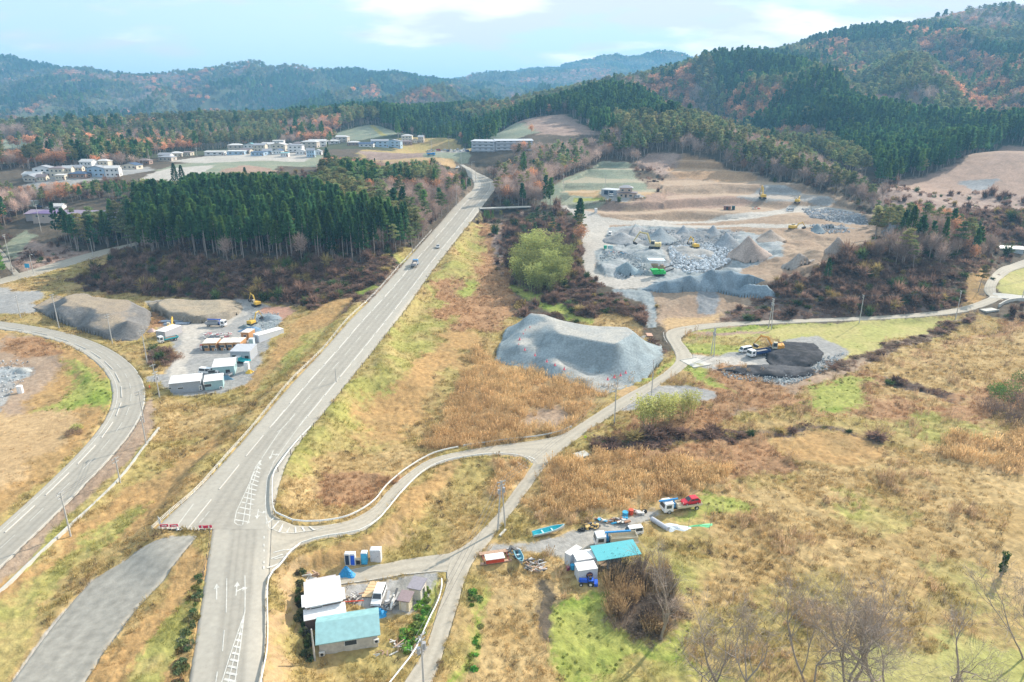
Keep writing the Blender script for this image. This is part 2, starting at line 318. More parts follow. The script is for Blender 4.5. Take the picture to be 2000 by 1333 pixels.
# tuft density per m2 and height, per class
TUFT = dict(sand=(.10, .28), odirt=(.1, .25), dirt=(.03, .3), gblue=(.01, .3), straw=(.85, .62), meadow=(.75, .75), ygreen=(.45, .6), green=(.25, .5), orange=(.16, .28), reed=(1.1, 1.7), rust=(.9, .6), scrubl=(.5, 1.3), lawn=(.04, .25), clear=(.12, .8), gslope=(.02, .5))
REG = """meadow 1 -300 1700;2500 1700;2500 850;2000 640;1900 610;1500 650;1350 640;1300 700;1250 640;1000 620;960 440;880 440;800 520;730 590;620 600;500 590;280 575;150 545;-200 560;-400 700
meadow 2 -400 700;-400 600;0 560;180 490;265 480;200 560;150 600;60 640
floor 3 235 470;300 380;480 350;700 370;860 400;905 350;880 420;800 500;700 520;600 520;400 515;280 505
scrub 1.5 235 480;280 500;400 508;600 515;760 505;790 525;740 560;620 595;500 590;400 590;280 575;170 570;140 545;200 520
scrubl 2 600 560;760 500;800 520;730 575;640 640;600 600
ygreen 1 778 487;800 483;812 492;790 515;780 517;772 500
green 1 690 570;735 553;742 560;700 582
orange 1.5 560 640;640 590;700 580;640 650;560 720;500 760;460 770;520 700
ygreen 2 520 740;600 650;660 625;600 700;540 745;480 775
straw 2 300 820;420 790;480 790;430 840;350 850;310 860
orange 2 230 960;420 850;450 830;380 940;300 1020;180 1080;60 1170;0 1230;-100 1300;-100 1200;100 1080
ygreen 2 0 1220;80 1120;240 1000;300 980;200 1080;80 1200;0 1300;-50 1300
straw 1 -100 1500;20 1333;160 1130;290 1040;320 1040;250 1065;180 1130;50 1333;20 1450
strip .3 -20 1450;22 1333;100 1220;175 1135;255 1085;335 1047;385 1045;372 1075;330 1118;270 1185;220 1250;165 1333;90 1450
orange 1.5 170 1333;240 1240;330 1120;375 1065;412 1045;408 1100;400 1180;385 1260;370 1333;360 1400;140 1400
ygreen 1 250 1333;290 1250;350 1170;385 1140;390 1170;370 1260;330 1333
dirt .8 0 1060;120 960;290 780;300 800;290 860;200 950;130 1020;0 1140;-60 1200;-60 1110
ygreen .6 40 1105;130 1015;200 950;280 870;290 880;240 935;130 1035;10 1150
orange 1.5 -200 640;0 655;90 665;140 680;180 700;215 740;222 770;200 820;150 880;60 960;0 1020;-200 1080
green 2 120 700;180 720;215 770;205 800;150 800;120 820;60 815;90 790;150 770;160 740
dirt 2 0 655;60 660;110 690;120 740;60 780;30 850;0 800;-50 700
rust 2 0 660;100 665;130 690;60 700;0 690
sand 2 -50 800;60 810;110 800;150 820;140 860;60 900;0 960;-50 980
gblue 1.5 -40 720;30 715;62 720;50 735;20 750;10 790;0 800;-60 800
gravel 1.5 -30 750;30 750;20 785;0 800;-40 830
gravel 1.5 0 560;60 565;90 575;70 590;95 605;60 612;0 612;-60 612;-60 560
gravel 1.2 285 590;330 585;480 585;530 600;560 605;540 640;510 700;490 745;440 770;330 775;310 755;325 720;345 690;320 650;300 625
haul 1.5 360 600;440 600;480 610;440 640;400 650;370 700;360 740;300 745;290 738;330 730;345 690;360 650;330 620
gravel .8 285 736;330 730;330 742;290 745
rdirt 1.5 510 600;560 600;575 608;545 630;510 640;500 612
gblue 1.5 490 610;530 612;545 625;535 650;510 665;490 650
scrubl 1 290 680;330 685;345 700;330 715;300 720;290 705
rust 1 300 590;340 600;310 640;290 640
straw 1.5 -60 560;0 548;80 560;60 570
floor 3 0 430;60 400;250 420;270 470;200 490;100 520;30 500
clear 2 20 500;60 470;130 480;200 500;100 525;50 530;20 520
gslope 2 10 480;50 450;70 460;40 490;20 510
scrubl 2 880 420;920 370;930 400;880 470;830 530;800 560;850 500
ygreen 2.5 640 790;760 650;850 540;905 470;945 425;950 440;920 520;900 600;860 640;760 760;700 840;640 900;560 940;545 910;580 860
orange 3 700 820;760 760;850 660;900 640;930 660;900 700;840 780;800 860;760 870;700 880
rust 2.5 940 430;1000 440;1010 520;1010 600;980 650;940 640;920 560;940 500
rust 3 860 560;920 540;960 600;950 650;880 640;850 610
green 2 900 550;930 545;930 575;900 580
clear 1.5 960 430;980 430;985 520;975 540;965 500
reed 1.5 935 670;960 690;985 710;1060 730;1150 750;1165 780;1130 830;1100 848;1000 862;850 885;830 870;880 790;910 740
dirt 2 1040 810;1080 800;1110 810;1090 840;1050 830;1020 840
straw 1.5 560 950;650 880;800 880;850 890;800 915;745 970;700 1005;620 1020;550 1005;540 980
rust 1.5 620 930;700 920;780 930;700 990;640 990
green 1.5 1020 560;1060 580;1120 605;1160 625;1150 632;1080 612;1030 585;1000 560
scrub 2 990 430;1080 430;1130 455;1130 530;1170 570;1240 600;1225 625;1160 620;1080 595;1020 560;985 500
straw 1 1170 610;1240 620;1260 650;1220 660;1150 635
gslope 2 1050 400;1100 350;1180 315;1230 320;1260 360;1290 372;1240 392;1150 396;1080 402
gslope 2 1180 395;1100 398;1110 408;1200 412
sand 1.2 1100 372;1170 372;1180 392;1200 400;1310 388;1290 378;1240 375;1240 400;1200 398;1150 385;1110 382
gravel 1 1175 370;1240 375;1260 385;1225 395;1190 393;1175 382
green .8 1120 388;1175 386;1175 391;1118 395
clear 2 1240 320;1270 300;1330 300;1320 335;1290 342;1260 330
dirt 2 1300 345;1330 300;1380 308;1480 340;1580 365;1660 390;1720 435;1730 450;1700 490;1620 500;1540 560;1480 600;1450 640;1340 640;1290 645;1270 580;1250 560;1160 540;1145 480;1160 440;1100 405;1200 400;1310 390;1260 370
odirt 2 1305 335;1335 300;1400 315;1480 345;1450 360;1380 350;1320 350
pink 2 1300 375;1500 385;1480 400;1300 410;1180 415;1170 400;1240 400
gravel 2 1500 360;1560 375;1640 395;1600 402;1480 395;1440 385
rock 2 1560 405;1620 408;1680 420;1700 435;1660 440;1580 425
gblue 2 1170 445;1260 440;1350 445;1450 450;1530 470;1530 500;1450 520;1440 560;1300 570;1240 565;1170 550;1160 500;1185 470
haul 1.2 1085 400;1125 408;1180 425;1230 432;1300 430;1400 426;1500 414;1540 402;1610 404;1680 414;1600 412;1540 417;1480 428;1400 434;1300 438;1360 441;1450 438;1540 438;1620 440;1560 447;1450 444;1330 445;1250 440;1190 440;1180 470;1220 478;1190 482;1165 490;1160 520;1180 540;1215 546;1240 535;1285 540;1270 562;1200 566;1160 552;1140 530;1135 490;1140 450;1130 425;1095 408
rock 2 1215 445;1330 447;1440 450;1440 480;1380 490;1300 480;1230 475;1200 460
gravel 1 1290 480;1420 478;1440 500;1400 530;1330 530;1300 510
dirt 1.5 1540 480;1640 480;1660 470;1640 500;1560 540;1540 520
gblue 1 1190 566;1275 566;1282 640;1265 640;1250 590;1200 575
rock 1 1365 555;1400 555;1405 600;1390 615;1360 610
sand 1.5 1300 620;1400 612;1400 625;1320 640;1290 645
clear 3 1700 370;1780 350;1870 320;1960 282;2040 290;2300 300;2300 440;1950 430;1850 440;1730 420
pink 2 1730 352;1800 350;1870 322;1960 284;2040 292;2300 300;2300 380;1900 380;1800 375
rock 2 1870 355;1950 350;1930 370;1900 375
scrub 3 1850 420;1960 410;2300 420;2300 460;2000 478;1930 470
scrub 2 1400 615;1480 590;1560 545;1620 510;1700 480;1800 455;1880 455;1930 490;1945 520;1920 560;1880 600;1800 610;1600 622;1450 630;1410 632
scrubl 2 1800 500;1880 470;1930 500;1940 540;1910 580;1860 590;1830 560
orange 2 1900 530;1930 520;1925 560;1900 600;1850 600;1880 570
lawn 1 1955 535;2010 520;2300 500;2300 590;2000 582;1960 578;1945 560
lawn 1.5 1345 650;1420 640;1600 632;1800 622;1870 618;1840 640;1760 660;1700 690;1650 700;1580 680;1500 655;1420 660;1360 662
ygreen 1 1335 655;1400 655;1480 662;1480 672;1360 672
green 1 1335 670;1440 675;1470 685;1400 695;1350 690;1335 680
green 1 1340 645;1500 636;1640 630;1500 642;1400 652
pink 1 1350 652;1500 647;1500 651;1360 658
gravel 1.2 1365 705;1430 688;1480 690;1540 662;1600 655;1660 688;1620 720;1560 750;1530 755;1450 740;1400 730;1365 715
gblue 1.2 1370 712;1440 718;1500 722;1560 735;1540 755;1470 745;1400 732
haul 1 1340 693;1372 695;1440 698;1480 712;1420 718;1370 716;1345 715
scrubl 1 1610 715;1680 695;1760 665;1850 625;1900 612;1910 620;1860 645;1760 682;1700 710;1620 740;1560 760
dirt 1.2 1480 770;1560 745;1640 722;1700 700;1710 708;1640 735;1560 765;1500 800;1400 830;1360 830;1440 800
rust 3 1420 700;1560 770;1700 715;2000 620;2300 600;2300 800;2000 800;1800 830;1650 800;1500 800;1400 840;1200 860;1200 830;1350 790
straw 3 1700 715;2000 640;2300 640;2300 750;2000 750;1800 790;1720 770
green 2.5 1600 760;1640 738;1700 750;1690 790;1620 800;1570 790
green 2 1440 770;1400 740;1350 700;1340 720;1400 760
ygreen 3 1750 800;1850 800;1900 850;1850 870;1700 830
scrub 1.5 1150 865;1300 840;1460 845;1600 835;1720 855;1700 862;1600 842;1450 858;1300 866;1160 888
scrub 1.5 1720 735;1780 745;1870 775;1850 785;1780 765;1720 750
rust 1.5 1200 880;1350 868;1490 850;1500 870;1560 915;1440 935;1380 960;1300 905;1230 900
orange 1.5 1500 850;1680 850;1720 865;1740 900;1680 905;1560 908;1510 870
reed 2 1080 900;1200 890;1300 895;1400 910;1430 940;1380 965;1300 985;1150 1005;1050 1000;1030 980;1070 930
straw 3 1400 960;1500 930;1700 905;1900 900;2300 880;2300 1200;2000 1230;1800 1150;1600 1130;1450 1180;1330 1130;1380 1040
reed 3 1850 860;2000 840;2300 850;2300 930;1950 930;1850 900
ygreen 3 1600 985;1700 960;1760 1000;1700 1040;1620 1020
green 1.5 1370 970;1420 970;1460 995;1400 1010;1380 1000;1350 1010;1290 1020
ygreen 3 1850 1100;1920 1110;2000 1200;1900 1200;1830 1150
ygreen 2 1250 1050;1340 1080;1380 1130;1330 1150;1260 1100
green 1.5 1095 1170;1180 1160;1210 1200;1230 1250;1330 1240;1350 1290;1440 1333;1440 1500;1040 1500;1090 1333;1095 1260;1085 1210
ygreen 2 1200 1270;1350 1290;1420 1333;1300 1500;1150 1500;1150 1333
lawn 2 1700 1260;1850 1240;2000 1250;2300 1240;2300 1500;1600 1500;1620 1300
straw 1.2 960 1120;1030 1115;1090 1150;1095 1200;1090 1333;1090 1500;900 1500;930 1250;950 1150
floor .8 1038 1135;1055 1132;1078 1172;1090 1190;1088 1220;1096 1260;1070 1250;1062 1210;1050 1170
green 1 925 1180;945 1140;950 1160;930 1230;925 1290;915 1333;905 1400;890 1400;905 1300
meadow 1 870 1250;910 1150;950 1110;950 1130;920 1190;900 1300;880 1400;850 1400
scrubl 2 1180 1085;1240 1095;1310 1130;1320 1230;1260 1240;1210 1200;1190 1150
strip 1.2 955 1063;1030 1058;1100 1045;1140 1030;1200 1015;1270 1000;1290 1003;1270 1015;1230 1040;1250 1060;1160 1062;1130 1100;1100 1100;1080 1088;1010 1070;975 1080;950 1075
straw 1 1060 1090;1100 1105;1110 1160;1060 1150;1040 1120
sand 2 527 1130;560 1105;590 1068;645 1052;700 1042;800 1040;780 1075;700 1085;620 1110;590 1130;580 1200;585 1333;585 1500;510 1500;525 1260
orange 1.5 590 1068;700 1040;745 1015;790 965;850 912;900 900;860 960;800 1010;760 1050;640 1100;600 1110
reed 1 950 895;1000 895;1035 915;1030 935;980 980;950 960;970 930
gravel 1 672 1140;720 1135;790 1123;860 1120;862 1140;840 1180;780 1200;740 1205;690 1180;672 1180
blk .8 780 1130;830 1122;838 1160;800 1190;780 1190;765 1170
meadow 1 740 1230;770 1200;840 1180;855 1150;860 1180;830 1240;780 1310;600 1333;590 1280;740 1270
green .7 800 1225;840 1180;858 1130;862 1140;855 1180;830 1240;800 1250
gravel 1 1275 752;1340 752;1400 768;1395 780;1350 788;1290 790;1220 805;1200 800;1250 775
green 1 1235 745;1270 740;1318 700;1310 680;1322 700;1320 715;1275 742;1240 752
sand 1 1195 770;1230 755;1262 762;1215 782
"""
def reg_list():
    out = []
    for ln in REG.strip().split("\n"):
        k, j, rest = ln.split(' ', 2); out.append((IDX[k], float(j), pts(rest)))
    return out
# far clearings are given with explicit depth
FAR = [("gslope", "645 268 -;700 248 -;718 241 -;735 241 -;760 250 -;790 268 -;735 275 -;690 275 -"), ("gslope", "0 262 -;70 259 -;68 283 -;0 290 -;-60 292 -;-60 262 -")]
REGS = reg_list()
FARC = [("gslope", 2, "640 271 800;690 252 830;718 241 850;740 242 850;760 252 830;800 268 790;700 277 750"),
        ("ygreen", 1, "722 243 848;730 243 848;755 270 770;745 271 768"),
        ("gslope", 2, "0 262 800;70 260 800;68 282 700;0 290 690;-60 290 690;-60 262 800"),
        ("gslope", 2, "955 272 672;985 240 760;1010 236 780;1040 262 700;1050 271 665;1000 277 650"),
        ("clear", 3, "895 275 700;950 255 730;985 238 770;975 245 760;945 278 670"),
        ("clear", 3, "1012 236 780;1050 228 770;1100 224 770;1150 245 700;1180 262 650;1120 268 640;1050 272 655"),
        ("meadow", 3, "760 293 660;780 278 760;850 268 780;920 270 730;920 300 590;880 305 570;700 303 600;700 293 650"),
        ("clear", 2, "700 290 640;830 288 640;900 297 590;850 303 570;720 303 580"),
        ("sand", 2, "700 300 590;880 303 570;900 309 550;850 312 545;740 312 560"),
        ("gravel", 2, "780 290 640;900 288 650;915 298 590;850 297 600"),
        ("gslope", 2, "820 297 600;920 297 590;915 303 570;830 304 575"),
        ("gslope", 2, "300 335 520;340 322 560;400 318 570;630 300 620;630 322 560;540 324 545;400 333 515;340 342 490"),
        ("haul", 2, "330 318 580;400 310 610;500 305 625;610 303 620;600 318 575;500 319 570;400 321 560"),
        ("gslope", 2, "300 338 500;400 331 520;540 325 545;540 332 525;440 345 480;330 350 470"),
        ("haul", 1.5, "270 342 480;330 326 535;420 324 545;400 336 505;340 343 480"),
        ("pink", 2, "430 333 515;480 325 545;540 330 525;520 342 485;440 345 480"),
        ("gravel", 2, "40 352 455;120 338 490;240 325 530;290 320 550;300 330 520;220 345 480;60 362 440")]
def wpoly(s):
    o = []
    for t in s.split(';'):
        a, b, d = map(float, t.split()); r = ray(a, b); o.append((r[0] * d, r[1] * d))
    return np.array(o)
FARR = [(IDX[k], j, wpoly(s)) for k, j, s in FARC]
SOFT = set('straw meadow ygreen green orange reed rust scrub scrubl floor clear sand dirt odirt pink lawn'.split())
def classify(x, y, ph=0.):
    x = np.asarray(x, float); y = np.asarray(y, float)
    c = np.full(x.shape, IDX['floor'])
    jx = (vnoise(x / 2.2 + ph, y / 2.2, 41) - .5) * 1.4 + (vnoise(x / 7, y / 7, 43) - .5) * 2.6 + (vnoise(x / .8 + ph, y / .8, 45) - .5) * 1.3; jy = (vnoise(x / 2.2, y / 2.2 + ph, 51) - .5) * 1.4 + (vnoise(x / 7, y / 7, 53) - .5) * 2.6 + (vnoise(x / .8, y / .8 + ph, 55) - .5) * 1.3
    for k, j, pl in FARR + REGS:
        j = j * 1.25 if NAMES[k] in SOFT else j * .8
        c[inpoly(x + jx * j, y + jy * j, pl)] = k
    return c
# ---------------------------------------------------------------- paved surfaces: (left edge, right edge)
ROADS = dict(
 oldroad=("-60 1450;22 1333;105 1220;178 1135;255 1088;335 1049", "90 1450;165 1333;220 1250;270 1185;330 1118;386 1047", 'worn'),
 main=("355 1420;366 1333;382 1260;395 1180;398 1128;406 1060;415 1030", "505 1420;511 1333;522 1275;522 1200;521 1163;526 1129;530 1060;533 1000", 'asphalt'),
 main2=("300 1036;340 1000;390 957;440 900;500 832;570 747;632 685;680 627;725 585;775 530;810 491;845 452;890 400;925 370;922 347;910 332;898 322", "533 1036;533 1000;531 945;537 923;575 870;609 833;640 797;660 770;707 712;755 650;807 582;842 532;890 470;937 410;967 370;965 352;937 338;915 329;905 322", 'asphalt'),
 branch=("533 990;536 1003;545 1013;580 1025;625 1027;680 1017;730 990;760 955;800 922;850 893;950 873;1050 860;1100 848;1117 838", "526 1129;536 1115;550 1102;586 1065;640 1050;700 1040;740 1013;780 965;820 926;860 906;900 896;960 889;1020 893;1045 910", 'asphalt2'),
 lane=("740 1400;787 1333;830 1265;855 1190;872 1140;872 1115;885 1085;920 1055;965 1010;1000 962;1035 915;1060 880;1117 838;1160 810;1215 775;1270 745;1308 718;1320 700;1312 678;1300 657;1306 645;1340 637;1400 631;1500 626;1650 620;1800 611;1880 599;1940 578", "800 1400;843 1333;870 1262;895 1180;905 1140;925 1095;945 1072;965 1045;985 1020;1030 960;1070 905;1110 870;1150 840;1200 808;1260 770;1290 750;1330 725;1352 700;1345 683;1330 663;1342 652;1370 644;1420 638;1500 633;1650 627;1800 619;1890 608;1955 586", 'asphalt2'),
 yard=("664 1120;700 1108;745 1102;790 1092;850 1083;885 1078;920 1055", "664 1142;720 1135;790 1123;850 1117;872 1116;890 1110;920 1095", 'asphalt2'),
 left=("-90 1105;0 1030;60 975;120 918;170 870;210 822;226 775;222 752;205 720;175 697;150 680;120 667;80 656;0 642;-90 633", "-90 1195;0 1112;60 1058;130 985;200 915;250 860;282 825;291 775;285 740;250 700;200 672;150 654;100 642;0 627;-90 619", 'asphalt'),
 upper=("-80 568;0 545;60 527;180 493;265 473;272 470", "-80 580;0 555;70 538;190 502;268 479;275 475", 'asphalt2'),
 side=("-60 440;0 485;25 520;48 540", "-60 460;0 510;20 530;40 545", 'asphalt'),
 loop=("1926 575;1921 565;1930 545;1950 525;2000 507;2090 495", "1962 588;1945 570;1950 550;1968 535;2005 521;2090 510", 'asphalt2'),
 loop2=("1940 572;2000 578;2100 590", "1930 582;2000 588;2100 602", 'concrete'))
RZ = {}
def edge_pair(a, b, n=5, step=2.5):
    A = crom(pts(a), n); B = crom(pts(b), n)
    def res(p, m):
        d = np.concatenate([[0], np.cumsum(np.linalg.norm(np.diff(p, axis=0), axis=1))]); t = np.linspace(0, d[-1], m)
        return np.stack([np.interp(t, d, p[:, 0]), np.interp(t, d, p[:, 1])], 1), d[-1]
    la = res(A, 2)[1]; m = max(8, int(la / step)); return res(A, m)[0], res(B, m)[0]
# ---------------------------------------------------------------- graded road beds
def gsmooth(v, sg):
    k = np.exp(-.5 * (np.arange(-3 * sg, 3 * sg + 1) / sg) ** 2); k /= k.sum(); pad = 3 * sg; q = np.concatenate([2 * v[:1] - v[pad:0:-1], v, 2 * v[-1:] - v[-2:-pad - 2:-1]], 0)
    return np.stack([np.convolve(q[:, i], k, 'valid') for i in range(v.shape[1])], 1)
def grade(k, hw, blend, sg):
    A, B = edge_pair(ROADS[k][0], ROADS[k][1]); c = dens((A + B) / 2, 2.0); w = np.maximum(hw, np.linalg.norm(A - B, axis=1).mean() / 2 + 1)
    z = gsmooth(np.c_[hs(c[:, 0], c[:, 1])], sg)[:, 0]; m = (X_ > c[:, 0].min() - 30) & (X_ < c[:, 0].max() + 30) & (Y_ > c[:, 1].min() - 30) & (Y_ < c[:, 1].max() + 30)
    ix = np.nonzero(m); gx, gy = X_[m], Y_[m]; best = np.full(len(gx), 1e9); zi = np.zeros(len(gx))
    for i in range(0, len(gx), 20000):
        D2 = (gx[i:i + 20000, None] - c[None, :, 0]) ** 2 + (gy[i:i + 20000, None] - c[None, :, 1]) ** 2; j = D2.argmin(1); best[i:i + 20000] = np.sqrt(D2[np.arange(len(j)), j]); zi[i:i + 20000] = z[j]
    f = 1 - smooth(w, w + blend, best); H0[m] = H0[m] * (1 - f) + zi * f; _cache.clear()
for k, hw, bl, sg in (('lane', 3, 3, 6), ('branch', 4, 3, 6), ('left', 8, 5, 10), ('main2', 8.5, 6, 18), ('upper', 3, 3, 6)): grade(k, hw, bl, sg)
REGS[:] = reg_list(); QT = None
RP = {}
LINK = {}
for k, (a, b, m) in ROADS.items():
    A, B = edge_pair(a, b)
    if k in ('main2', 'left', 'main'): A, B = gsmooth(A, 5), gsmooth(B, 5)
    RP[k] = (A, B)
roadpolys = [np.vstack([A, B[::-1]]) for A, B in RP.values()]
def onroad(x, y):
    r = np.zeros(np.shape(x), bool)
    for p in roadpolys: r |= inpoly(x, y, p)
    return r
def road_sheet(name, A, B, m, up=.05, nv=33):
    n = len(A); t = np.linspace(0, 1, nv)
    X = A[:, None, :] * (1 - t)[None, :, None] + B[:, None, :] * t[None, :, None]
    z = hs(X[..., 0], X[..., 1]) + up
    V = np.stack([X[..., 0], X[..., 1], z], -1).reshape(-1, 3)
    V[::nv, 2] -= .25; V[nv - 1::nv, 2] -= .25      # rounded down verges
    e0 = V.reshape(n, nv, 3); e0[:, 0, :2] += (e0[:, 0, :2] - e0[:, 1, :2]) * .15; e0[:, -1, :2] += (e0[:, -1, :2] - e0[:, -2, :2]) * .15
    o = grid_mesh(name, e0.reshape(-1, 3), nv, n, m); o['kind'] = 'structure'
    tt = np.broadcast_to(t[None, :], (n, nv)).ravel(); w0 = np.linalg.norm(A - B, axis=1).mean(); xx, yy = V[:, 0], V[:, 1]
    if 'main' in name: a_, b_, nl = .30, .77, 2
    elif 'curved' in name: a_, b_, nl = .17, .96, 2
    else: a_, b_, nl = .0, 1., 1 if w0 < 5.5 else 2
    if 'curved' in name: a_ = .30
    u = np.clip((tt - a_) / (b_ - a_), 0, 1) * nl; f = u - np.floor(u); track = np.exp(-((f - .28) / .11) ** 2) + np.exp(-((f - .74) / .11) ** 2); ins = (tt > a_) & (tt < b_)
    base = np.array(RCOL[m.name]); fo = np.where(ins, 1, 1.10)[:, None]; dust = smooth(.45, .75, fbm(xx / 18, yy / 18, 401, 3))[:, None]; edge = (np.exp(-(tt / .05) ** 2) + np.exp(-((1 - tt) / .05) ** 2))[:, None]
    c = base * fo * (1 - .13 * (track * ins)[:, None] * (.6 + .8 * fbm(xx / 9, yy / 9, 411, 2)[:, None])) * (.93 + .14 * fbm(xx / 2.5, yy / 2.5, 415, 3)[:, None]); c = c * (1 - .3 * edge * dust) + np.array([.42, .37, .29]) * .3 * edge * dust
    set_col(o.data, c); return o
# ---------------------------------------------------------------- the ground sheet
def build_ground():
    A, B = np.meshgrid(GA, GB); R = np.exp(B); X = R * np.sin(A); Y = R * np.cos(A); x = X.ravel(); y = Y.ravel(); r = R.ravel()
    z = hs(x, y); c = classify(x, y)
    veg = np.isin(c, [IDX[k] for k in ('straw', 'meadow', 'ygreen', 'green', 'orange', 'reed', 'rust', 'scrubl', 'scrub', 'clear', 'floor')])
    rough = np.where(veg, .55, .12); rough[np.isin(c, [IDX[k] for k in ('rock', 'gblue', 'dark')])] = .7
    rough[np.isin(c, [IDX['dirt'], IDX['odirt'], IDX['pink']])] = .4; rough[np.isin(c, [IDX['haul'], IDX['strip'], IDX['lawn']])] = .06
    lump = (fbm(x / 1.3, y / 1.3, 61, 3) - .5) * 1.0 + (fbm(x / 5, y / 5, 71, 3) - .5) * 1.3
    z = z + lump * rough
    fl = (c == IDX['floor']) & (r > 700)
    # quarry benches and heaps
    fr = inpoly(x, y, QUARRY)
    z = z + np.where(fr, (np.abs(fbm(x / 22, y / 22, 81, 4) - .5) * 2 - .25) * 5.0 * (1 - np.isin(c, [IDX['haul']])), 0)
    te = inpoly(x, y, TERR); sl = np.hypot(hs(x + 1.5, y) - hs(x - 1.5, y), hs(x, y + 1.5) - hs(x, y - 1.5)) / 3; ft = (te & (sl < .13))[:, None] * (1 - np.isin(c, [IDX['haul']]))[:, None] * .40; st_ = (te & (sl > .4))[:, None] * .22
    rd = onroad(x, y); z = np.where(rd, hs(x, y) - .3 - r * .0006, z)
    ca = np.array([CLS[k][0] for k in NAMES]); cb = np.array([CLS[k][1] for k in NAMES])
    t = smooth(.32, .68, fbm(x / 9, y / 9, 91, 5, .6))[:, None]; col = 0
    for q, ph in enumerate((0., 37.3, 91.7)):
        cc = c if q == 0 else classify(x, y, ph); col = col + (ca[cc] * (1 - t) + cb[cc] * t) / 3
    fine = (.72 + .56 * fbm(x / .9, y / .9, 95, 3, .7))[:, None]; col = col * np.where(veg[:, None], fine, .5 + .5 * fine)
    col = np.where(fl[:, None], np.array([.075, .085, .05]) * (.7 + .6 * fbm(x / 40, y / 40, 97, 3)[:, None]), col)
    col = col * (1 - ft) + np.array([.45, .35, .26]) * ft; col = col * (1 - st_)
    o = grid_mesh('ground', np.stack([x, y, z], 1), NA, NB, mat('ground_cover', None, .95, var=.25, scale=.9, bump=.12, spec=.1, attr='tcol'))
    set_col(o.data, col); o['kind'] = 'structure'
QUARRY = pts("1240 440;1330 445;1440 450;1560 450;1640 470;1600 520;1520 560;1460 570;1430 540;1290 530;1200 560;1165 520;1180 480;1220 480")
TERR = pts('1085 400;1100 355;1190 312;1250 322;1290 345;1330 298;1400 305;1500 335;1600 372;1690 405;1725 440;1600 425;1500 420;1300 432;1180 425')
def skirt():
    """coarse ground all round, under and behind the view"""
    n = 48; V = [(0, 0, -3.)]; Fc = []
    for j, rr in enumerate((43, 200, 900, 3500, 7000)):
        for i in range(n):
            a = A1 + (2 * math.pi - 2 * A1) * i / (n - 1)
            V.append((rr * math.sin(a), rr * math.cos(a), -2. + (0, 1, 6, 30, 60)[j]))
    for j in range(4):
        for i in range(n - 1): Fc.append((1 + j * n + i, 1 + j * n + i + 1, 1 + (j + 1) * n + i + 1, 1 + (j + 1) * n + i))
    for i in range(n - 1): Fc.append((0, 1 + i + 1, 1 + i))
    Fc.append((0, 1, n))
    o = mesh_obj('ground_beyond', V, Fc, mat('far_meadow', (.3, .24, .12), .95)); o['kind'] = 'structure'
build_ground(); skirt()
RM = dict(worn=mat('old_pavement', None, .95, var=.22, scale=.8, bump=.03, attr='tcol'), asphalt=M_ASPH, asphalt2=M_ASPH2, concrete=mat('pale_road', None, .9, attr='tcol'))
RN = dict(oldroad='old_pavement', main='main_road', main2='main_road', branch='branch_road', lane='lane', yard='yard_road', left='curved_road', upper='upper_road', side='side_road', loop='field_road', loop2='field_road')
UP = dict(oldroad=.03, main=.05, main2=.066, branch=.035, lane=.02, yard=.008, left=.05, upper=.05, side=.03, loop=.05, loop2=.066)
for i, (k, (A, B)) in enumerate(RP.items()): road_sheet(RN[k], A, B, RM[ROADS[k][2]], UP[k])
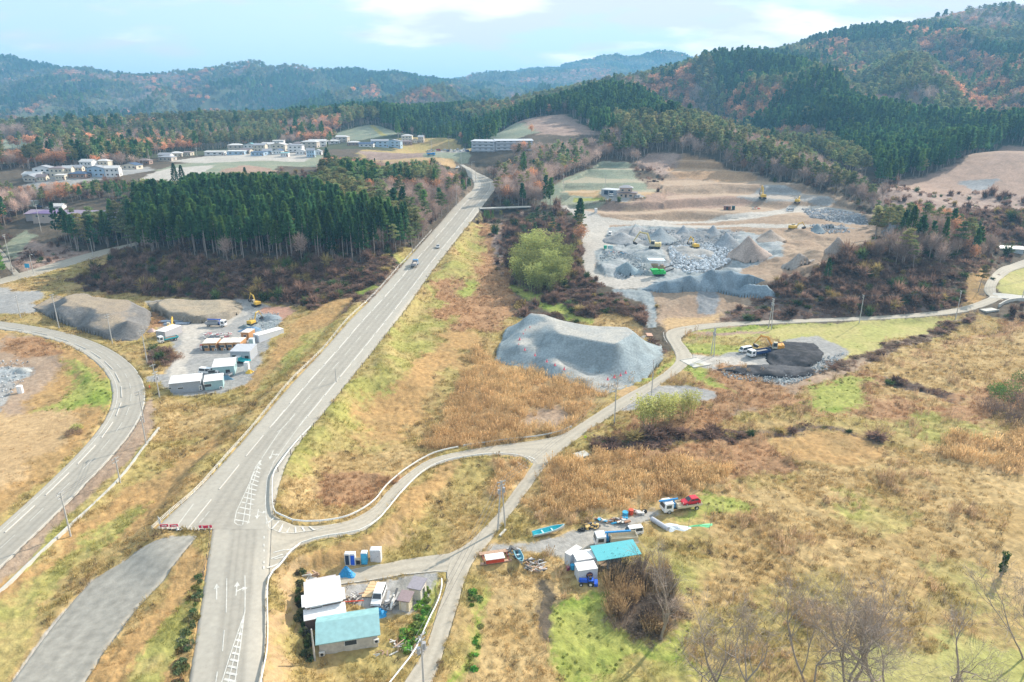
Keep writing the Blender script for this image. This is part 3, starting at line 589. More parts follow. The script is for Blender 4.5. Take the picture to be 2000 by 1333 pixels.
# ---------------------------------------------------------------- plant shapes (numpy)
class Geo:
    def __init__(s): s.v = []; s.f = []; s.m = []; s.n = 0
    def add(s, V, Fc, m=0):
        V = np.asarray(V, float); s.v.append(V)
        for f in Fc: s.f.append(tuple(int(i) + s.n for i in f)); s.m.append(m)
        s.n += len(V)
    def quads(s, Q, m=0):            # (n,k,3)
        Q = np.asarray(Q); n, k = Q.shape[:2]; s.v.append(Q.reshape(-1, 3)); i = np.arange(n * k).reshape(n, k) + s.n
        s.f += [tuple(r) for r in i.tolist()]; s.m += [m] * n; s.n += n * k
    def tube(s, P_, R0, n=5, m=0, cap=False):
        P_ = np.asarray(P_, float); k = len(P_); R0 = np.broadcast_to(R0, (k,)); T = np.gradient(P_, axis=0); T /= np.linalg.norm(T, axis=1)[:, None] + 1e-9
        ref = np.array([0, 0, 1.]) if abs(T[0][2]) < .9 else np.array([1., 0, 0])
        U = np.cross(T, ref); U /= np.linalg.norm(U, axis=1)[:, None] + 1e-9; W = np.cross(T, U); a = np.linspace(0, 2 * math.pi, n, endpoint=False)
        V = P_[:, None] + R0[:, None, None] * (U[:, None] * np.cos(a)[None, :, None] + W[:, None] * np.sin(a)[None, :, None])
        Fc = [(j * n + i, j * n + (i + 1) % n, (j + 1) * n + (i + 1) % n, (j + 1) * n + i) for j in range(k - 1) for i in range(n)]
        if cap: Fc += [tuple(range(n))[::-1], tuple((k - 1) * n + i for i in range(n))]
        s.add(V.reshape(-1, 3), Fc, m)
    def box(s, c, d, m=0, rz=0, top=None, ry=0):
        """c centre of the base, d full size; top=(sx,sy) scales the top face"""
        hx, hy, hz = d[0] / 2, d[1] / 2, d[2]; tx, ty = top if top else (1, 1)
        V = np.array([(-hx, -hy, 0), (hx, -hy, 0), (hx, hy, 0), (-hx, hy, 0), (-hx * tx, -hy * ty, hz), (hx * tx, -hy * ty, hz), (hx * tx, hy * ty, hz), (-hx * tx, hy * ty, hz)], float)
        if ry: cy, sy = math.cos(ry), math.sin(ry); V = np.stack([V[:, 0] * cy + V[:, 2] * sy, V[:, 1], -V[:, 0] * sy + V[:, 2] * cy], 1)
        if rz: cz, sz = math.cos(rz), math.sin(rz); V = np.stack([V[:, 0] * cz - V[:, 1] * sz, V[:, 0] * sz + V[:, 1] * cz, V[:, 2]], 1)
        s.add(V + np.array(c, float), [(3, 2, 1, 0), (4, 5, 6, 7), (0, 1, 5, 4), (1, 2, 6, 5), (2, 3, 7, 6), (3, 0, 4, 7)], m)
    def prism(s, prof, x0, x1, m=0, axis='x'):
        """polygon prof (a,b) swept along an axis"""
        n = len(prof)
        if axis == 'x': V = [(x0, a, b) for a, b in prof] + [(x1, a, b) for a, b in prof]
        elif axis == 'y': V = [(a, x0, b) for a, b in prof] + [(a, x1, b) for a, b in prof]
        else: V = [(a, b, x0) for a, b in prof] + [(a, b, x1) for a, b in prof]
        s.add(V, [tuple(range(n)), tuple(range(2 * n - 1, n - 1, -1))] + [(i, i + n, (i + 1) % n + n, (i + 1) % n) for i in range(n)], m)
    def cyl(s, p0, p1, r, n=12, m=0, r1=None): s.tube([p0, p1], [r, r if r1 is None else r1], n, m, True)
    def obj(s, name, mats, parent=None, smooth_=False, recalc=False):
        o = mesh_obj(name, np.vstack(s.v), s.f, mats, parent, s.m, smooth_)
        if recalc:
            b = bmesh.new(); b.from_mesh(o.data); bmesh.ops.recalc_face_normals(b, faces=b.faces); b.to_mesh(o.data); b.free()
        return o
def cards(C, L_, W_, D=None, rng=RNG, tri=False):
    """leaf sprays: centres C, lengths, widths, optional direction D"""
    n = len(C)
    if D is None: D = rng.normal(size=(n, 3))
    D = D / (np.linalg.norm(D, axis=1)[:, None] + 1e-9); S_ = np.cross(D, rng.normal(size=(n, 3))); S_ /= np.linalg.norm(S_, axis=1)[:, None] + 1e-9
    a = D * np.broadcast_to(L_, (n,))[:, None] * .5; b = S_ * np.broadcast_to(W_, (n,))[:, None] * .5
    if tri: return np.stack([C - a - b, C - a + b, C + a], 1)
    return np.stack([C - a - b * .5, C - a * .1 - b, C + a, C + a * .1 + b], 1)
def cedar(n, h, rng, crown0=.42, R=2.1):
    t = Geo(); g = Geo(); lean = rng.normal(size=2) * .25
    t.tube([(0, 0, -1), (lean[0] * .3, lean[1] * .3, h * .5), (lean[0], lean[1], h * .93)], [.2, .14, .03], 5)
    u = rng.random(n) ** .85; z = h * (crown0 + (1 - crown0) * u); r = R * (1 - u) ** .62 * (.35 + .7 * rng.random(n) ** .6) + .12
    r *= .8 + .35 * np.sin(z * 2.3 + rng.random() * 6) ** 2; a = rng.random(n) * 2 * math.pi
    C = np.stack([r * np.cos(a) + lean[0] * u, r * np.sin(a) + lean[1] * u, z], 1); D = np.stack([np.cos(a), np.sin(a), rng.random(n) * 1.2 + .1], 1)
    k = (600 / n) ** .5
    g.quads(cards(C, (.9 + .5 * rng.random(n)) * k, (.55 + .3 * rng.random(n)) * k, D, rng)); return t, g
def pine(n, h, rng):
    t = Geo(); g = Geo(); b = rng.normal(size=2) * .8
    p = np.array([(0, 0, -1), (b[0] * .3, b[1] * .3, h * .35), (b[0] * .8, b[1] * .8, h * .7), (b[0], b[1], h * .95)]); t.tube(p, [.2, .16, .11, .04], 5)
    m = 9; per = n // m
    for i in range(m):
        u = .52 + .48 * (i + .5) / m; a = i * 2.4 + rng.random(); rr = (1.1 - u) * 3.6 * (.5 + rng.random() * .6) + .2; c = np.array([b[0] * u + rr * math.cos(a), b[1] * u + rr * math.sin(a), h * u + rng.normal() * .2])
        t.tube([(b[0] * u, b[1] * u, h * u - .6), c], [.06, .03], 3); pr = 1.9 * (1.25 - u * .6) * (.8 + .4 * rng.random())
        q = rng.normal(size=(per, 3)); q /= np.linalg.norm(q, axis=1)[:, None]; q *= (rng.random(per) ** .4)[:, None]; k = (450 / n) ** .5
        g.quads(cards(c + q * np.array([pr, pr, .45]), (.7 + .4 * rng.random(per)) * k, (.5 + .2 * rng.random(per)) * k, q * np.array([1, 1, .5]) + np.array([0, 0, .35]), rng))
    return t, g
def broad(n, h, rng, leaves=True, R=3.2, base=.35):
    """round-headed tree; without leaves the crown is a haze of twigs"""
    t = Geo(); g = Geo(); t.tube([(0, 0, -1), (rng.normal() * .2, rng.normal() * .2, h * .45)], [.2, .13], 5)
    for i in range(9):
        a = i * 2.4 + rng.random(); e = .5 + rng.random() * .7; z0 = h * (base + .12 * rng.random()); l = h * .5
        p1 = np.array([math.cos(a) * l * .3 * e, math.sin(a) * l * .3 * e, z0 + l * .45]); p2 = p1 + np.array([math.cos(a + .3) * l * .25 * e, math.sin(a + .3) * l * .25 * e, l * (.55 - .1 * e)])
        t.tube([(0, 0, z0 - .3), p1, p2], [.1, .06, .025], 4)
    q = rng.normal(size=(n, 3)); q /= np.linalg.norm(q, axis=1)[:, None]; q *= (rng.random(n) ** .45)[:, None]; lob = 1 + .25 * np.sin(q[:, 0] * 5 + 1) * np.cos(q[:, 1] * 6) ; q *= lob[:, None]
    C = q * np.array([R, R, h * .34]) + np.array([0, 0, h * .66])
    if leaves: k = (500 / n) ** .5; g.quads(cards(C, (.5 + .4 * rng.random(n)) * k, (.4 + .3 * rng.random(n)) * k, None, rng))
    else:
        k = (500 / n) ** .5; D = q * np.array([1, 1, .8]) + np.array([0, 0, .75]) + rng.normal(size=(n, 3)) * .35
        g.quads(cards(C, 1.6 + rng.random(n), .075 * k + .05 * rng.random(n) * k, D, rng, True))
    return t, g
def shrub(n, h, rng, R=1.2, twig=.5):
    g = Geo(); a = rng.random(n) * 6.28; r = R * rng.random(n) ** .5; z = h * rng.random(n) * (1 - .6 * (r / R) ** 2)
    C = np.stack([r * np.cos(a), r * np.sin(a), z], 1); m = int(n * twig); D = np.stack([np.cos(a) * .6, np.sin(a) * .6, np.ones(n)], 1) + rng.normal(size=(n, 3)) * .35
    if m: g.quads(cards(C[:m], h * .8, .06, D[:m], rng, True))
    if m < n: g.quads(cards(C[m:], .42, .32, None, rng))
    return Geo(), g
def tuft(n, h, rng, R=.35, w=.05, plume=0):
    g = Geo(); a = rng.random(n) * 6.28; r = R * rng.random(n) ** .5; B = np.stack([r * np.cos(a), r * np.sin(a), np.full(n, -.1)], 1)
    T = B + np.stack([np.cos(a) * r * .9, np.sin(a) * r * .9, h * (.6 + .5 * rng.random(n))], 1) + rng.normal(size=(n, 3)) * .1
    s = np.stack([-np.sin(a + 1), np.cos(a + 1), 0 * a], 1) * w
    g.quads(np.stack([B - s, B + s, T + s * .25, T - s * .25], 1))
    if plume: g.quads(cards(T, .3, .12, T - B, rng))
    return Geo(), g
def mixed(name, tg, parent=None):
    t, g = tg; G = Geo()
    if t.n: G.add(np.vstack(t.v), t.f, 0)
    G.v.append(np.vstack(g.v)); G.f += [tuple(i + G.n for i in f) for f in g.f]; G.m += [1] * len(g.f)
    me = mesh_obj(name, np.vstack(G.v), G.f, [M_TRUNK, M_LEAF], None, G.m); COL.objects.unlink(me); return me
# ---------------------------------------------------------------- where woods grow
def polar_pts(r0, r1, s0, grow, a0=-.76, a1=.76, seed=0):
    rng = np.random.default_rng(seed); out = []; r = r0
    while r < r1:
        s = max(s0, s0 * (r / grow) ** .72) if grow else s0
        n = int((a1 - a0) * r / s); a = a0 + (np.arange(n) + rng.random(n)) * (a1 - a0) / n; rr = r + (rng.random(n) - .5) * s
        out.append(np.stack([rr * np.sin(a), rr * np.cos(a)], 1)); r += s * .92
    return np.vstack(out)
_ang = (H0 + 0 - CH) / R_; _run = np.maximum.accumulate(_ang, axis=0)
def visible(x, y, hgt):
    a, b = _lp(x, y); i = np.clip(((a - A0) / (2 * DA)).astype(int), 0, len(aa) - 1); j = np.clip(((b - B0) / (2 * DB)).astype(int), 0, len(bb) - 1)
    r = np.hypot(x, y); return (hs(x, y) + hgt - CH) / r >= _run[np.maximum(j - 2, 0), i] - .002
def proj(x, y, z):
    dz = z - CH; d = y * CT - dz * ST; return 1000 + F * x / d, 666.5 - F * (y * ST + dz * CT) / d, d
# ---------------------------------------------------------------- scatter objects (one "stuff" object each)
def scatter(name, label, protos, pos, scl, rz, idx, col):
    c = bpy.data.collections.new(name + "_kinds")
    for i, o in enumerate(protos): o.name = "k%02d_%s" % (i, name); c.objects.link(o)
    me = bpy.data.meshes.new(name); n = len(pos); me.vertices.add(n); me.vertices.foreach_set('co', np.asarray(pos, np.float32).ravel())
    for nm, ty, v, key in (('tcol', 'FLOAT_COLOR', np.concatenate([col, np.ones((n, 1))], 1), 'color'), ('rot', 'FLOAT_VECTOR', rz, 'vector'), ('scl', 'FLOAT_VECTOR', scl, 'vector')):
        a = me.attributes.new(nm, ty, 'POINT'); a.data.foreach_set(key, np.asarray(v, np.float32).ravel())
    a = me.attributes.new('kind_i', 'INT', 'POINT'); a.data.foreach_set('value', np.asarray(idx, np.int32))
    ob = bpy.data.objects.new(name, me); COL.objects.link(ob); tag(ob, label, None, None, 'stuff'); ob['category'] = 'vegetation'
    ng = bpy.data.node_groups.new(name, 'GeometryNodeTree'); ng.interface.new_socket('Geometry', in_out='INPUT', socket_type='NodeSocketGeometry')
    ng.interface.new_socket('Geometry', in_out='OUTPUT', socket_type='NodeSocketGeometry'); N = ng.nodes.new; L = ng.links.new
    gi = N('NodeGroupInput'); go = N('NodeGroupOutput'); mp = N('GeometryNodeMeshToPoints'); ip = N('GeometryNodeInstanceOnPoints'); ci = N('GeometryNodeCollectionInfo')
    ci.inputs['Collection'].default_value = c; ci.inputs['Separate Children'].default_value = True; ci.inputs['Reset Children'].default_value = True
    ip.inputs['Pick Instance'].default_value = True
    def at(nm, ty):
        a = N('GeometryNodeInputNamedAttribute'); a.data_type = ty; a.inputs[0].default_value = nm; return a.outputs['Attribute']
    L(gi.outputs[0], mp.inputs[0]); L(mp.outputs[0], ip.inputs['Points']); L(ci.outputs[0], ip.inputs['Instance'])
    L(at('rot', 'FLOAT_VECTOR'), ip.inputs['Rotation']); L(at('scl', 'FLOAT_VECTOR'), ip.inputs['Scale']); L(at('kind_i', 'INT'), ip.inputs['Instance Index'])
    L(ip.outputs[0], go.inputs[0]); md = ob.modifiers.new('scatter', 'NODES'); md.node_group = ng; return ob
# ---------------------------------------------------------------- grass, reeds, brush
def cover():
    rng = np.random.default_rng(8)
    def kinds(): return [mixed('t', tuft(16, 1, rng, .45, .05)), mixed('t', tuft(22, 1, rng, .55, .04)), mixed('t', tuft(20, 1, rng, .4, .035, 1)), mixed('t', shrub(60, 1, rng, .75, .7)), mixed('t', shrub(90, 1, rng, .8, .2))]
    W = polar_pts(60, 420, .85, 150, -.70, .70, seed=21); x, y = W[:, 0], W[:, 1]
    ok = visible(x, y, 1) & ~onroad(x, y); x, y = x[ok], y[ok]; c = classify(x, y)
    dens_ = np.array([TUFT.get(k, (0, 0))[0] for k in NAMES])[c]; h = np.array([TUFT.get(k, (0, 0))[1] for k in NAMES])[c]
    cl = fbm(x / 3.5, y / 3.5, 301, 3); ok = (rng.random(len(x)) < dens_ * (.35 + 1.5 * smooth(.38, .62, cl))) & (h > 0) & ~inany(x, y); x, y, c, h = x[ok], y[ok], c[ok], h[ok]
    r = np.hypot(x, y); ca = np.array([CLS[k][0] for k in NAMES]); cb = np.array([CLS[k][1] for k in NAMES]); t = smooth(.32, .68, fbm(x / 9, y / 9, 91, 5, .6))[:, None]
    col = (ca[c] * (1 - t) + cb[c] * t) * (.95 + .6 * rng.random((len(x), 1)))
    h = h * (.55 + .7 * rng.random(len(x))) * (.7 + .6 * fbm(x / 12, y / 12, 311, 2)); w = (h * .5 + .45) * np.maximum(1, r / 170) ** .8
    near_ = r < 330; h = np.where((c == IDX['scrubl']) & near_, h * .5, h)
    big_ = np.isin(c, [IDX['straw'], IDX['rust'], IDX['meadow'], IDX['ygreen']]) & (rng.random(len(x)) < .10 * smooth(.5, .7, fbm(x / 7, y / 7, 351, 3)) * 3) & (x > 5); h = np.where(big_, 1.3 + .8 * rng.random(len(x)), h); w = np.where(big_, h * .62, w); col[big_] = np.array([.50, .36, .22]) * (.75 + .5 * rng.random((big_.sum(), 1)))
    dk = np.isin(c, [IDX['straw'], IDX['rust'], IDX['meadow']]) & ~big_ & (rng.random(len(x)) < .12); col[dk] = np.array([.17, .13, .085]); rd = c == IDX['reed']; col[rd] *= 1.3
    kd = np.where(big_, 2, 0); kd = np.where(big_, 2, np.where(c == IDX['reed'], 2, rng.integers(0, 2, len(x)))); kd = np.where(np.isin(c, [IDX['scrubl'], IDX['clear']]), 3, kd); kd = np.where((c == IDX['green']) & (rng.random(len(x)) < .5), 4, kd)
    kd = np.where(np.isin(c, [IDX['meadow'], IDX['rust'], IDX['straw']]) & (rng.random(len(x)) < .10), 3, kd)
    w = np.where(kd == 4, w * .45, w); h = np.where(kd == 4, h * .7, h)
    scatter('meadow_grass', 'dry straw, reeds and low green weeds covering the fields', kinds(), np.stack([x, y, hs(x, y)], 1), np.stack([w, w, h], 1), np.stack([rng.normal(size=len(x)) * .15, rng.normal(size=len(x)) * .15, rng.random(len(x)) * 6.28], 1), kd, col)
    n1 = len(x)
    # scrub on the dark slopes
    W = polar_pts(150, 560, 1.7, 300, -.70, .70, seed=23); x, y = W[:, 0], W[:, 1]; ok = visible(x, y, 2); x, y = x[ok], y[ok]; c = classify(x, y)
    ok = np.isin(c, [IDX['scrub'], IDX['scrubl']]) | ((c == IDX['clear']) & (rng.random(len(x)) < .15)) | ((c == IDX['floor']) & (rng.random(len(x)) < .2))
    for ox, oy in ((3, 0), (-3, 0), (0, 3), (0, 6)): ok &= ~onroad(x + ox, y + oy)
    ok &= ~((np.hypot(x, y) < 285) & (x > 60) & (rng.random(len(x)) < .55))
    ok &= ~inany(x, y); x, y, c = x[ok], y[ok], c[ok]; n = len(x)
    h = .8 + 2.4 * rng.random(n) ** 2 * (.2 + 1.2 * fbm(x / 15, y / 15, 7, 2)); h *= np.where(hides(x, y, hs(x, y), h, 1.), .3, 1); w = h * .8 + .5; u = fbm(x / 11, y / 11, 331, 3)[:, None]
    col = np.array([.19, .125, .10]) * (1 - u) + np.array([.31, .20, .15]) * u; h *= np.where((c == IDX['scrubl']), .55, 1); h *= np.where((np.hypot(x, y) < 290) & (x > 20), .5, 1); g = rng.random(n); col[g < .10] = (.09, .13, .05); col[(g > .93)] = (.34, .26, .11); col *= (.7 + .6 * rng.random((n, 1)))
    scatter('hillside_brush', 'brown leafless brush covering the banks below the woods', [mixed('b', shrub(70, 1, rng, .8, .85)), mixed('b', shrub(60, 1, rng, .6, 1.)), mixed('b', shrub(110, 1, rng, .9, .6)), mixed('b', broad(90, 1.6, rng, False, .7, .1))], np.stack([x, y, hs(x, y)], 1), np.stack([w, w, h], 1), np.stack([0 * h, 0 * h, rng.random(n) * 6.28], 1), rng.integers(0, 4, n), col)
    print('cover', n1, n)
KEEP = []
def inany(x, y):
    r = np.zeros(x.shape, bool)
    for a, b, q in KEEP: r |= (x - a) ** 2 + (y - b) ** 2 < q * q
    return r
def haze():
    g = Geo(); g.box((0, 2500, -12), (13500, 9800, 352)); o = g.obj('haze', []); tag(o, 'thin blue autumn haze filling the valley air', 'haze', None, 'stuff')
    m = bpy.data.materials.new('haze'); m.use_nodes = True; nt = m.node_tree; nt.nodes.clear(); out = nt.nodes.new('ShaderNodeOutputMaterial'); v = nt.nodes.new('ShaderNodeVolumePrincipled')
    v.inputs['Color'].default_value = (.27, .62, 1.0, 1); v.inputs['Density'].default_value = HAZE; v.inputs['Anisotropy'].default_value = .1
    nt.links.new(v.outputs[0], out.inputs['Volume']); o.data.materials.append(m)
HAZE = .00020
# ---------------------------------------------------------------- road paint, rails, poles
def zr(x, y, up): return hs(x, y) + up
def ribbon(g, p, w_, up, dash=None, closed=False):
    w = w_ * .82; p = dens(p, .8); d = np.concatenate([[0], np.cumsum(np.linalg.norm(np.diff(p, axis=0), axis=1))])
    T = np.gradient(p, axis=0); T /= np.linalg.norm(T, axis=1)[:, None] + 1e-9; N_ = np.stack([-T[:, 1], T[:, 0]], 1) * w / 2
    L_ = p + N_; R2 = p - N_; z1 = zr(L_[:, 0], L_[:, 1], up); z2 = zr(R2[:, 0], R2[:, 1], up)
    for i in range(len(p) - 1):
        if dash and (d[i] % (dash[0] + dash[1])) > dash[0]: continue
        g.add([(*L_[i], z1[i]), (*R2[i], z2[i]), (*R2[i + 1], z2[i + 1]), (*L_[i + 1], z1[i + 1])], [(0, 1, 2, 3)])
def frac(k, t, i0=0, i1=None):
    A, B = RP[k]; return (A * (1 - t) + B * t)[i0:i1]
def paintwork():
    g = Geo(); up = .085
    A, B = RP['main2']; n = len(A); py = proj(A[:, 0], A[:, 1], hs(A[:, 0], A[:, 1]))[1]
    s = int(np.argmax(py < 835)); s2 = int(np.argmax(py < 905))
    ribbon(g, frac('main2', .30, s), .22, up); ribbon(g, frac('main2', .525, s), .18, up, (6, 6)); ribbon(g, frac('main2', .775, s), .22, up)
    ribbon(g, frac('left', .16), .18, up); ribbon(g, frac('left', .965), .18, up); 
    for k, t in (('branch', .07), ('branch', .93)): ribbon(g, frac(k, t, 14), .14, up)
    M = lambda s, w=.18, d=None: ribbon(g, pts(s), w, up, d)
    A, B = RP['left']; ribbon(g, A * .43 + B * .57, .16, up, (5, 5))
    M("443 1131;442 1197"); M("438.5 1232;435 1273"); M("425 1313;420 1345"); M("478.6 1125;478.6 1197;455 1265;431 1340"); M("478.5 1195;470 1262;458 1340"); M("478 1198;463 1265;444 1340")
    for i in range(11):
        t = i / 10; y = 1212 + 128 * t; xl = 474 - 40 * t; xr = 476 - 16 * t; M("%f %f;%f %f" % (xl, y, xr, y + 5 * t + 1), .45)
    M("474 1027;480 990;491 934;500 912;511 897;530 868;549 840;575 812"); M("474 1027;464 1026;458 1021;462 1000;482 957;500 917;511 897"); M("474 1027;484 1023;487 1014;490 985;492 950;502 920;512 897")
    for i in range(13):
        t = i / 12; y = 1018 - 112 * t ** .85; c = 475 + 33 * t + 2 * math.sin(t * 3); w = 13 * (1 - t) ** .8 + 2; M("%f %f;%f %f" % (c - w, y - 2, c + w * .85, y + 3), .40)
    M("516 1048;515.5 1112", .3, (.8, .9)); M("520.5 1024;518.6 975;522 935;535 903;581 838;612 800", .16)
    M("521 1013;526 1032;545 1040;575 1042;612 1036;655 1024", .16)
    for a, b in (((524, 1022), (536, 1012)), ((531, 1034), (545, 1019)), ((545, 1040), (555, 1024)), ((560, 1042), (566, 1028)), ((578, 1042), (577, 1030)), ((596, 1040), (590, 1030)), ((614, 1036), (604, 1029))): M("%f %f;%f %f" % (a + b), .38)
    for a, b in (((530, 1092), (568, 1079)), ((534, 1080), (574, 1072)), ((522, 1110), (549, 1100)), ((536, 1093), (560, 1088))): M("%f %f;%f %f" % (a + b), .34)
    for a, b in (((1012, 896), (1036, 908)), ((1022, 893), (1042, 902)), ((1032, 892), (1046, 898)), ((1010, 903), (1030, 915))): M("%f %f;%f %f" % (a + b), .34)
    M("345 1030;379 984", .2); M("390 1022;409 1000", .16); M("666 1141;720 1134;790 1122;850 1116;873 1117", .15); M("686 1114;745 1103", .13)
    M("540 846;551 838;556 833", .14)
    def arrow(a, b, side=0):
        M("%f %f;%f %f" % (a + b), .22); (x0, y0), (x1, y1) = pts("%f %f;%f %f" % (a + b)); d = np.array([x1 - x0, y1 - y0]); L_ = np.linalg.norm(d); d /= L_; n_ = np.array([-d[1], d[0]])
        tip = np.array([x1, y1]) + d * 1.2; q = [tip, np.array([x1, y1]) + n_ * .45, np.array([x1, y1]) - n_ * .45]; g.add([(*p, zr(p[0], p[1], up)) for p in q], [(0, 1, 2)])
        if side:
            c = np.array([x1, y1]) - d * 1.0; e = c + n_ * side * .9; ribbon(g, np.array([c - d * .3, e + d * .2]), .24, up); q = [e + n_ * side * .8 + d * .1, e + d * .6, e - d * .4]; g.add([(*p, zr(p[0], p[1], up)) for p in q], [(0, 1, 2)])
    arrow((423.5, 1172), (423.5, 1150)); arrow((461, 1165), (463, 1146), -1); arrow((505, 996), (503, 1008), 1); arrow((534, 881), (529, 893), 1)
    o = g.obj('road_markings', M_LINE); o['kind'] = 'structure'
    g = Geo()         # sleek worn wheel tracks are in the asphalt; these are the raised kerbs between road and footway
    for t in (.285,):
        p = dens(frac('main2', t, max(0, s - 34), n - 10), 1.0)
        for i in range(0, len(p) - 9, 11):
            a, b = p[i], p[i + 8]; c = (a + b) / 2; d = b - a; g.box((c[0], c[1], hs(*c) - .02), (np.linalg.norm(d), .2, .2), rz=math.atan2(d[1], d[0]), ry=-math.atan2(float(hs(*b) - hs(*a)), np.linalg.norm(d)))
    p = dens(frac('main2', .79, s + 2, n - 12), 1.0)
    for i in range(0, len(p) - 9, 10):
        a, b = p[i], p[i + 8]; c = (a + b) / 2; d = b - a; g.box((c[0], c[1], hs(*c) - .02), (np.linalg.norm(d), .2, .2), rz=math.atan2(d[1], d[0]), ry=-math.atan2(float(hs(*b) - hs(*a)), np.linalg.norm(d)))
    p = dens(frac('left', .30), 1.0)
    for i in range(0, len(p) - 9, 10):
        a, b = p[i], p[i + 7]; c = (a + b) / 2; d = b - a; g.box((c[0], c[1], hs(*c)), (np.linalg.norm(d), .2, .2), rz=math.atan2(d[1], d[0]))
    o = g.obj('road_kerb', mat('kerb_stone', (.52, .50, .46), .8)); o['kind'] = 'structure'
paintwork()
def wall_along(name, s, w, h, m, lab, cat, up=0, n=6):
    p = dens(crom(pts(s), n), 2.0); T = np.gradient(p, axis=0); T /= np.linalg.norm(T, axis=1)[:, None]; N_ = np.stack([-T[:, 1], T[:, 0]], 1) * w / 2; z = hs(p[:, 0], p[:, 1]) + up
    V = np.stack([np.c_[p + N_, z - .6], np.c_[p + N_, z + h], np.c_[p - N_, z + h], np.c_[p - N_, z - .6]], 1).reshape(-1, 3); Fc = []
    for i in range(len(p) - 1):
        for j in range(3): Fc.append((i * 4 + j, i * 4 + j + 1, (i + 1) * 4 + j + 1, (i + 1) * 4 + j))
    Fc += [(0, 3, 2, 1), tuple(len(p) * 4 - 4 + q for q in range(4))]
    o = mesh_obj(name, V, Fc, m)
    if lab: tag(o, lab, cat)
    else: o['kind'] = 'structure'
    return o
wall_along('concrete_kerb', "-40 1190;0 1157;60 1100;139 1026;187 983;240 929;279 878;311 837", .45, .35, M_CONC, "long pale concrete kerb beside the curved road at the left", 'kerb')
M_STEEL = mat('galvanised_steel', (.60, .61, .60), .45, .3, .08); M_POST = mat('dark_post', (.12, .10, .09), .7); M_PIPE = mat('white_pipe', (.82, .82, .80), .4)
def rail(name, s, lab, bars, step, post_h, m, mp_, r=.04, beam=0, off=0, maxp=95, n=6, pr=.05, arr=None):
    p = dens(arr if arr is not None else crom(pts(s), n), .5); T = np.gradient(p, axis=0); T /= np.linalg.norm(T, axis=1)[:, None] + 1e-9; p = p + np.stack([-T[:, 1], T[:, 0]], 1) * off
    z = hs(p[:, 0], p[:, 1]); e = empty(name, (p[0][0], p[0][1], z[0])); tag(e, lab, 'guard rail'); o0 = np.array([p[0][0], p[0][1], z[0]])
    q = np.c_[p, z][::3] - o0; g = Geo()
    for b in bars:
        if beam:
            k = len(q); Tn = T[::3]; Nn = np.stack([-Tn[:, 1], Tn[:, 0], 0 * Tn[:, 0]], 1) * .05; V = []
            for dz, sg in ((-beam / 2, 1), (0, .2), (beam / 2, 1), (beam / 2, -.6), (-beam / 2, -.6)): V.append(q + Nn * sg + np.array([0, 0, b + dz]))
            V = np.stack(V, 1).reshape(-1, 3); Fc = [(i * 5 + j, i * 5 + (j + 1) % 5, (i + 1) * 5 + (j + 1) % 5, (i + 1) * 5 + j) for i in range(k - 1) for j in range(5)]; g.add(V, Fc)
        else: g.tube(q + np.array([0, 0, b]), r, 5)
    g.obj('beam' if beam else 'rail_bar', m, e)
    idx = list(range(0, len(p), max(1, int(step / .5)))); st = max(1, math.ceil(len(idx) / maxp)); idx = idx[::st]; pg = Geo(); pg.box((0, 0, -.6), (pr * 2, pr * 2, post_h + .6)); po = pg.obj('post', mp_, e)
    for j, i in enumerate(idx):
        o = po if j == 0 else po.copy()
        if j: COL.objects.link(o); o.parent = e
        o.location = (p[i][0] - o0[0], p[i][1] - o0[1], z[i] - o0[2])
rail('guard_rail', "609 836;575 872;538 922;533 945;532.5 975;535 998;545 1010;580 1022;625 1023;680 1013;728 985;757 951;798 917;848 889;900 876", "white guard rail curling round the inside corner of the main road junction", [.65], 3, .75, M_PIPE, M_STEEL, beam=.35, n=5)
rail('guard_rail', "905 875;950 868;1000 861;1050 856;1095 846;1116 837", "grey guard rail on the far side of the branch road near the lane", [.65], 3, .75, M_STEEL, M_STEEL, beam=.35)
rail('guard_rail', "506 1400;512 1333;523 1275;524 1200;523 1163;528 1130;552 1104;588 1067;642 1052;702 1042;743 1015;783 968;823 928;862 907;902 898;960 891;1018 895;1043 911", "long white guard rail on the near side of the branch road, with dirt bank below", [.65], 3, .75, M_PIPE, M_STEEL, beam=.38)
rail('pedestrian_fence', "299 1036;340 999;389 956;439 899;499 831;569 746;631 684;679 626;724 584;774 529;809 490;844 451", "long triple bar steel fence along the left footway of the main highway", [.35, .65, .95], 3, 1.0, M_STEEL, M_STEEL, r=.028, off=.1)
rail('post_fence', "540 922;576 872;610 835;641 799;661 772;708 714;756 652;808 584;843 534;891 472;938 412", "row of dark posts along the right edge of the main highway", [.9], 3.2, 1.25, M_POST, M_POST, r=.025, pr=.07, off=-.4)
rail('guard_pipe', "745 1360;787 1307;812 1272;838 1215;855 1180;863 1150;862 1128", "thick white pipe barrier between the cottage garden and the lane", [.55], 3, .6, M_PIPE, M_PIPE, r=.11)
rail('guard_rail', "1296 652;1297 662;1303 672", "short white rail on the bend of the lane beside the stockpile", [.5], 2, .6, M_PIPE, M_PIPE, r=.06)
rail('wooden_fence', "411 1046;408 1075;400 1115;397 1126", "low dark wire fence on the verge below the road barrier", [.4, .8], 2.5, .95, M_POST, M_POST, r=.02)
def hfor(x, y, pyt):
    v = (pyt - 666.5) / F; return CH - y * (ST + v * CT) / (CT - v * ST)
M_CPOLE = mat('concrete_pole', (.46, .45, .43), .8); M_INS = mat('grey_ceramic', (.35, .36, .38), .5); TOPS = {}
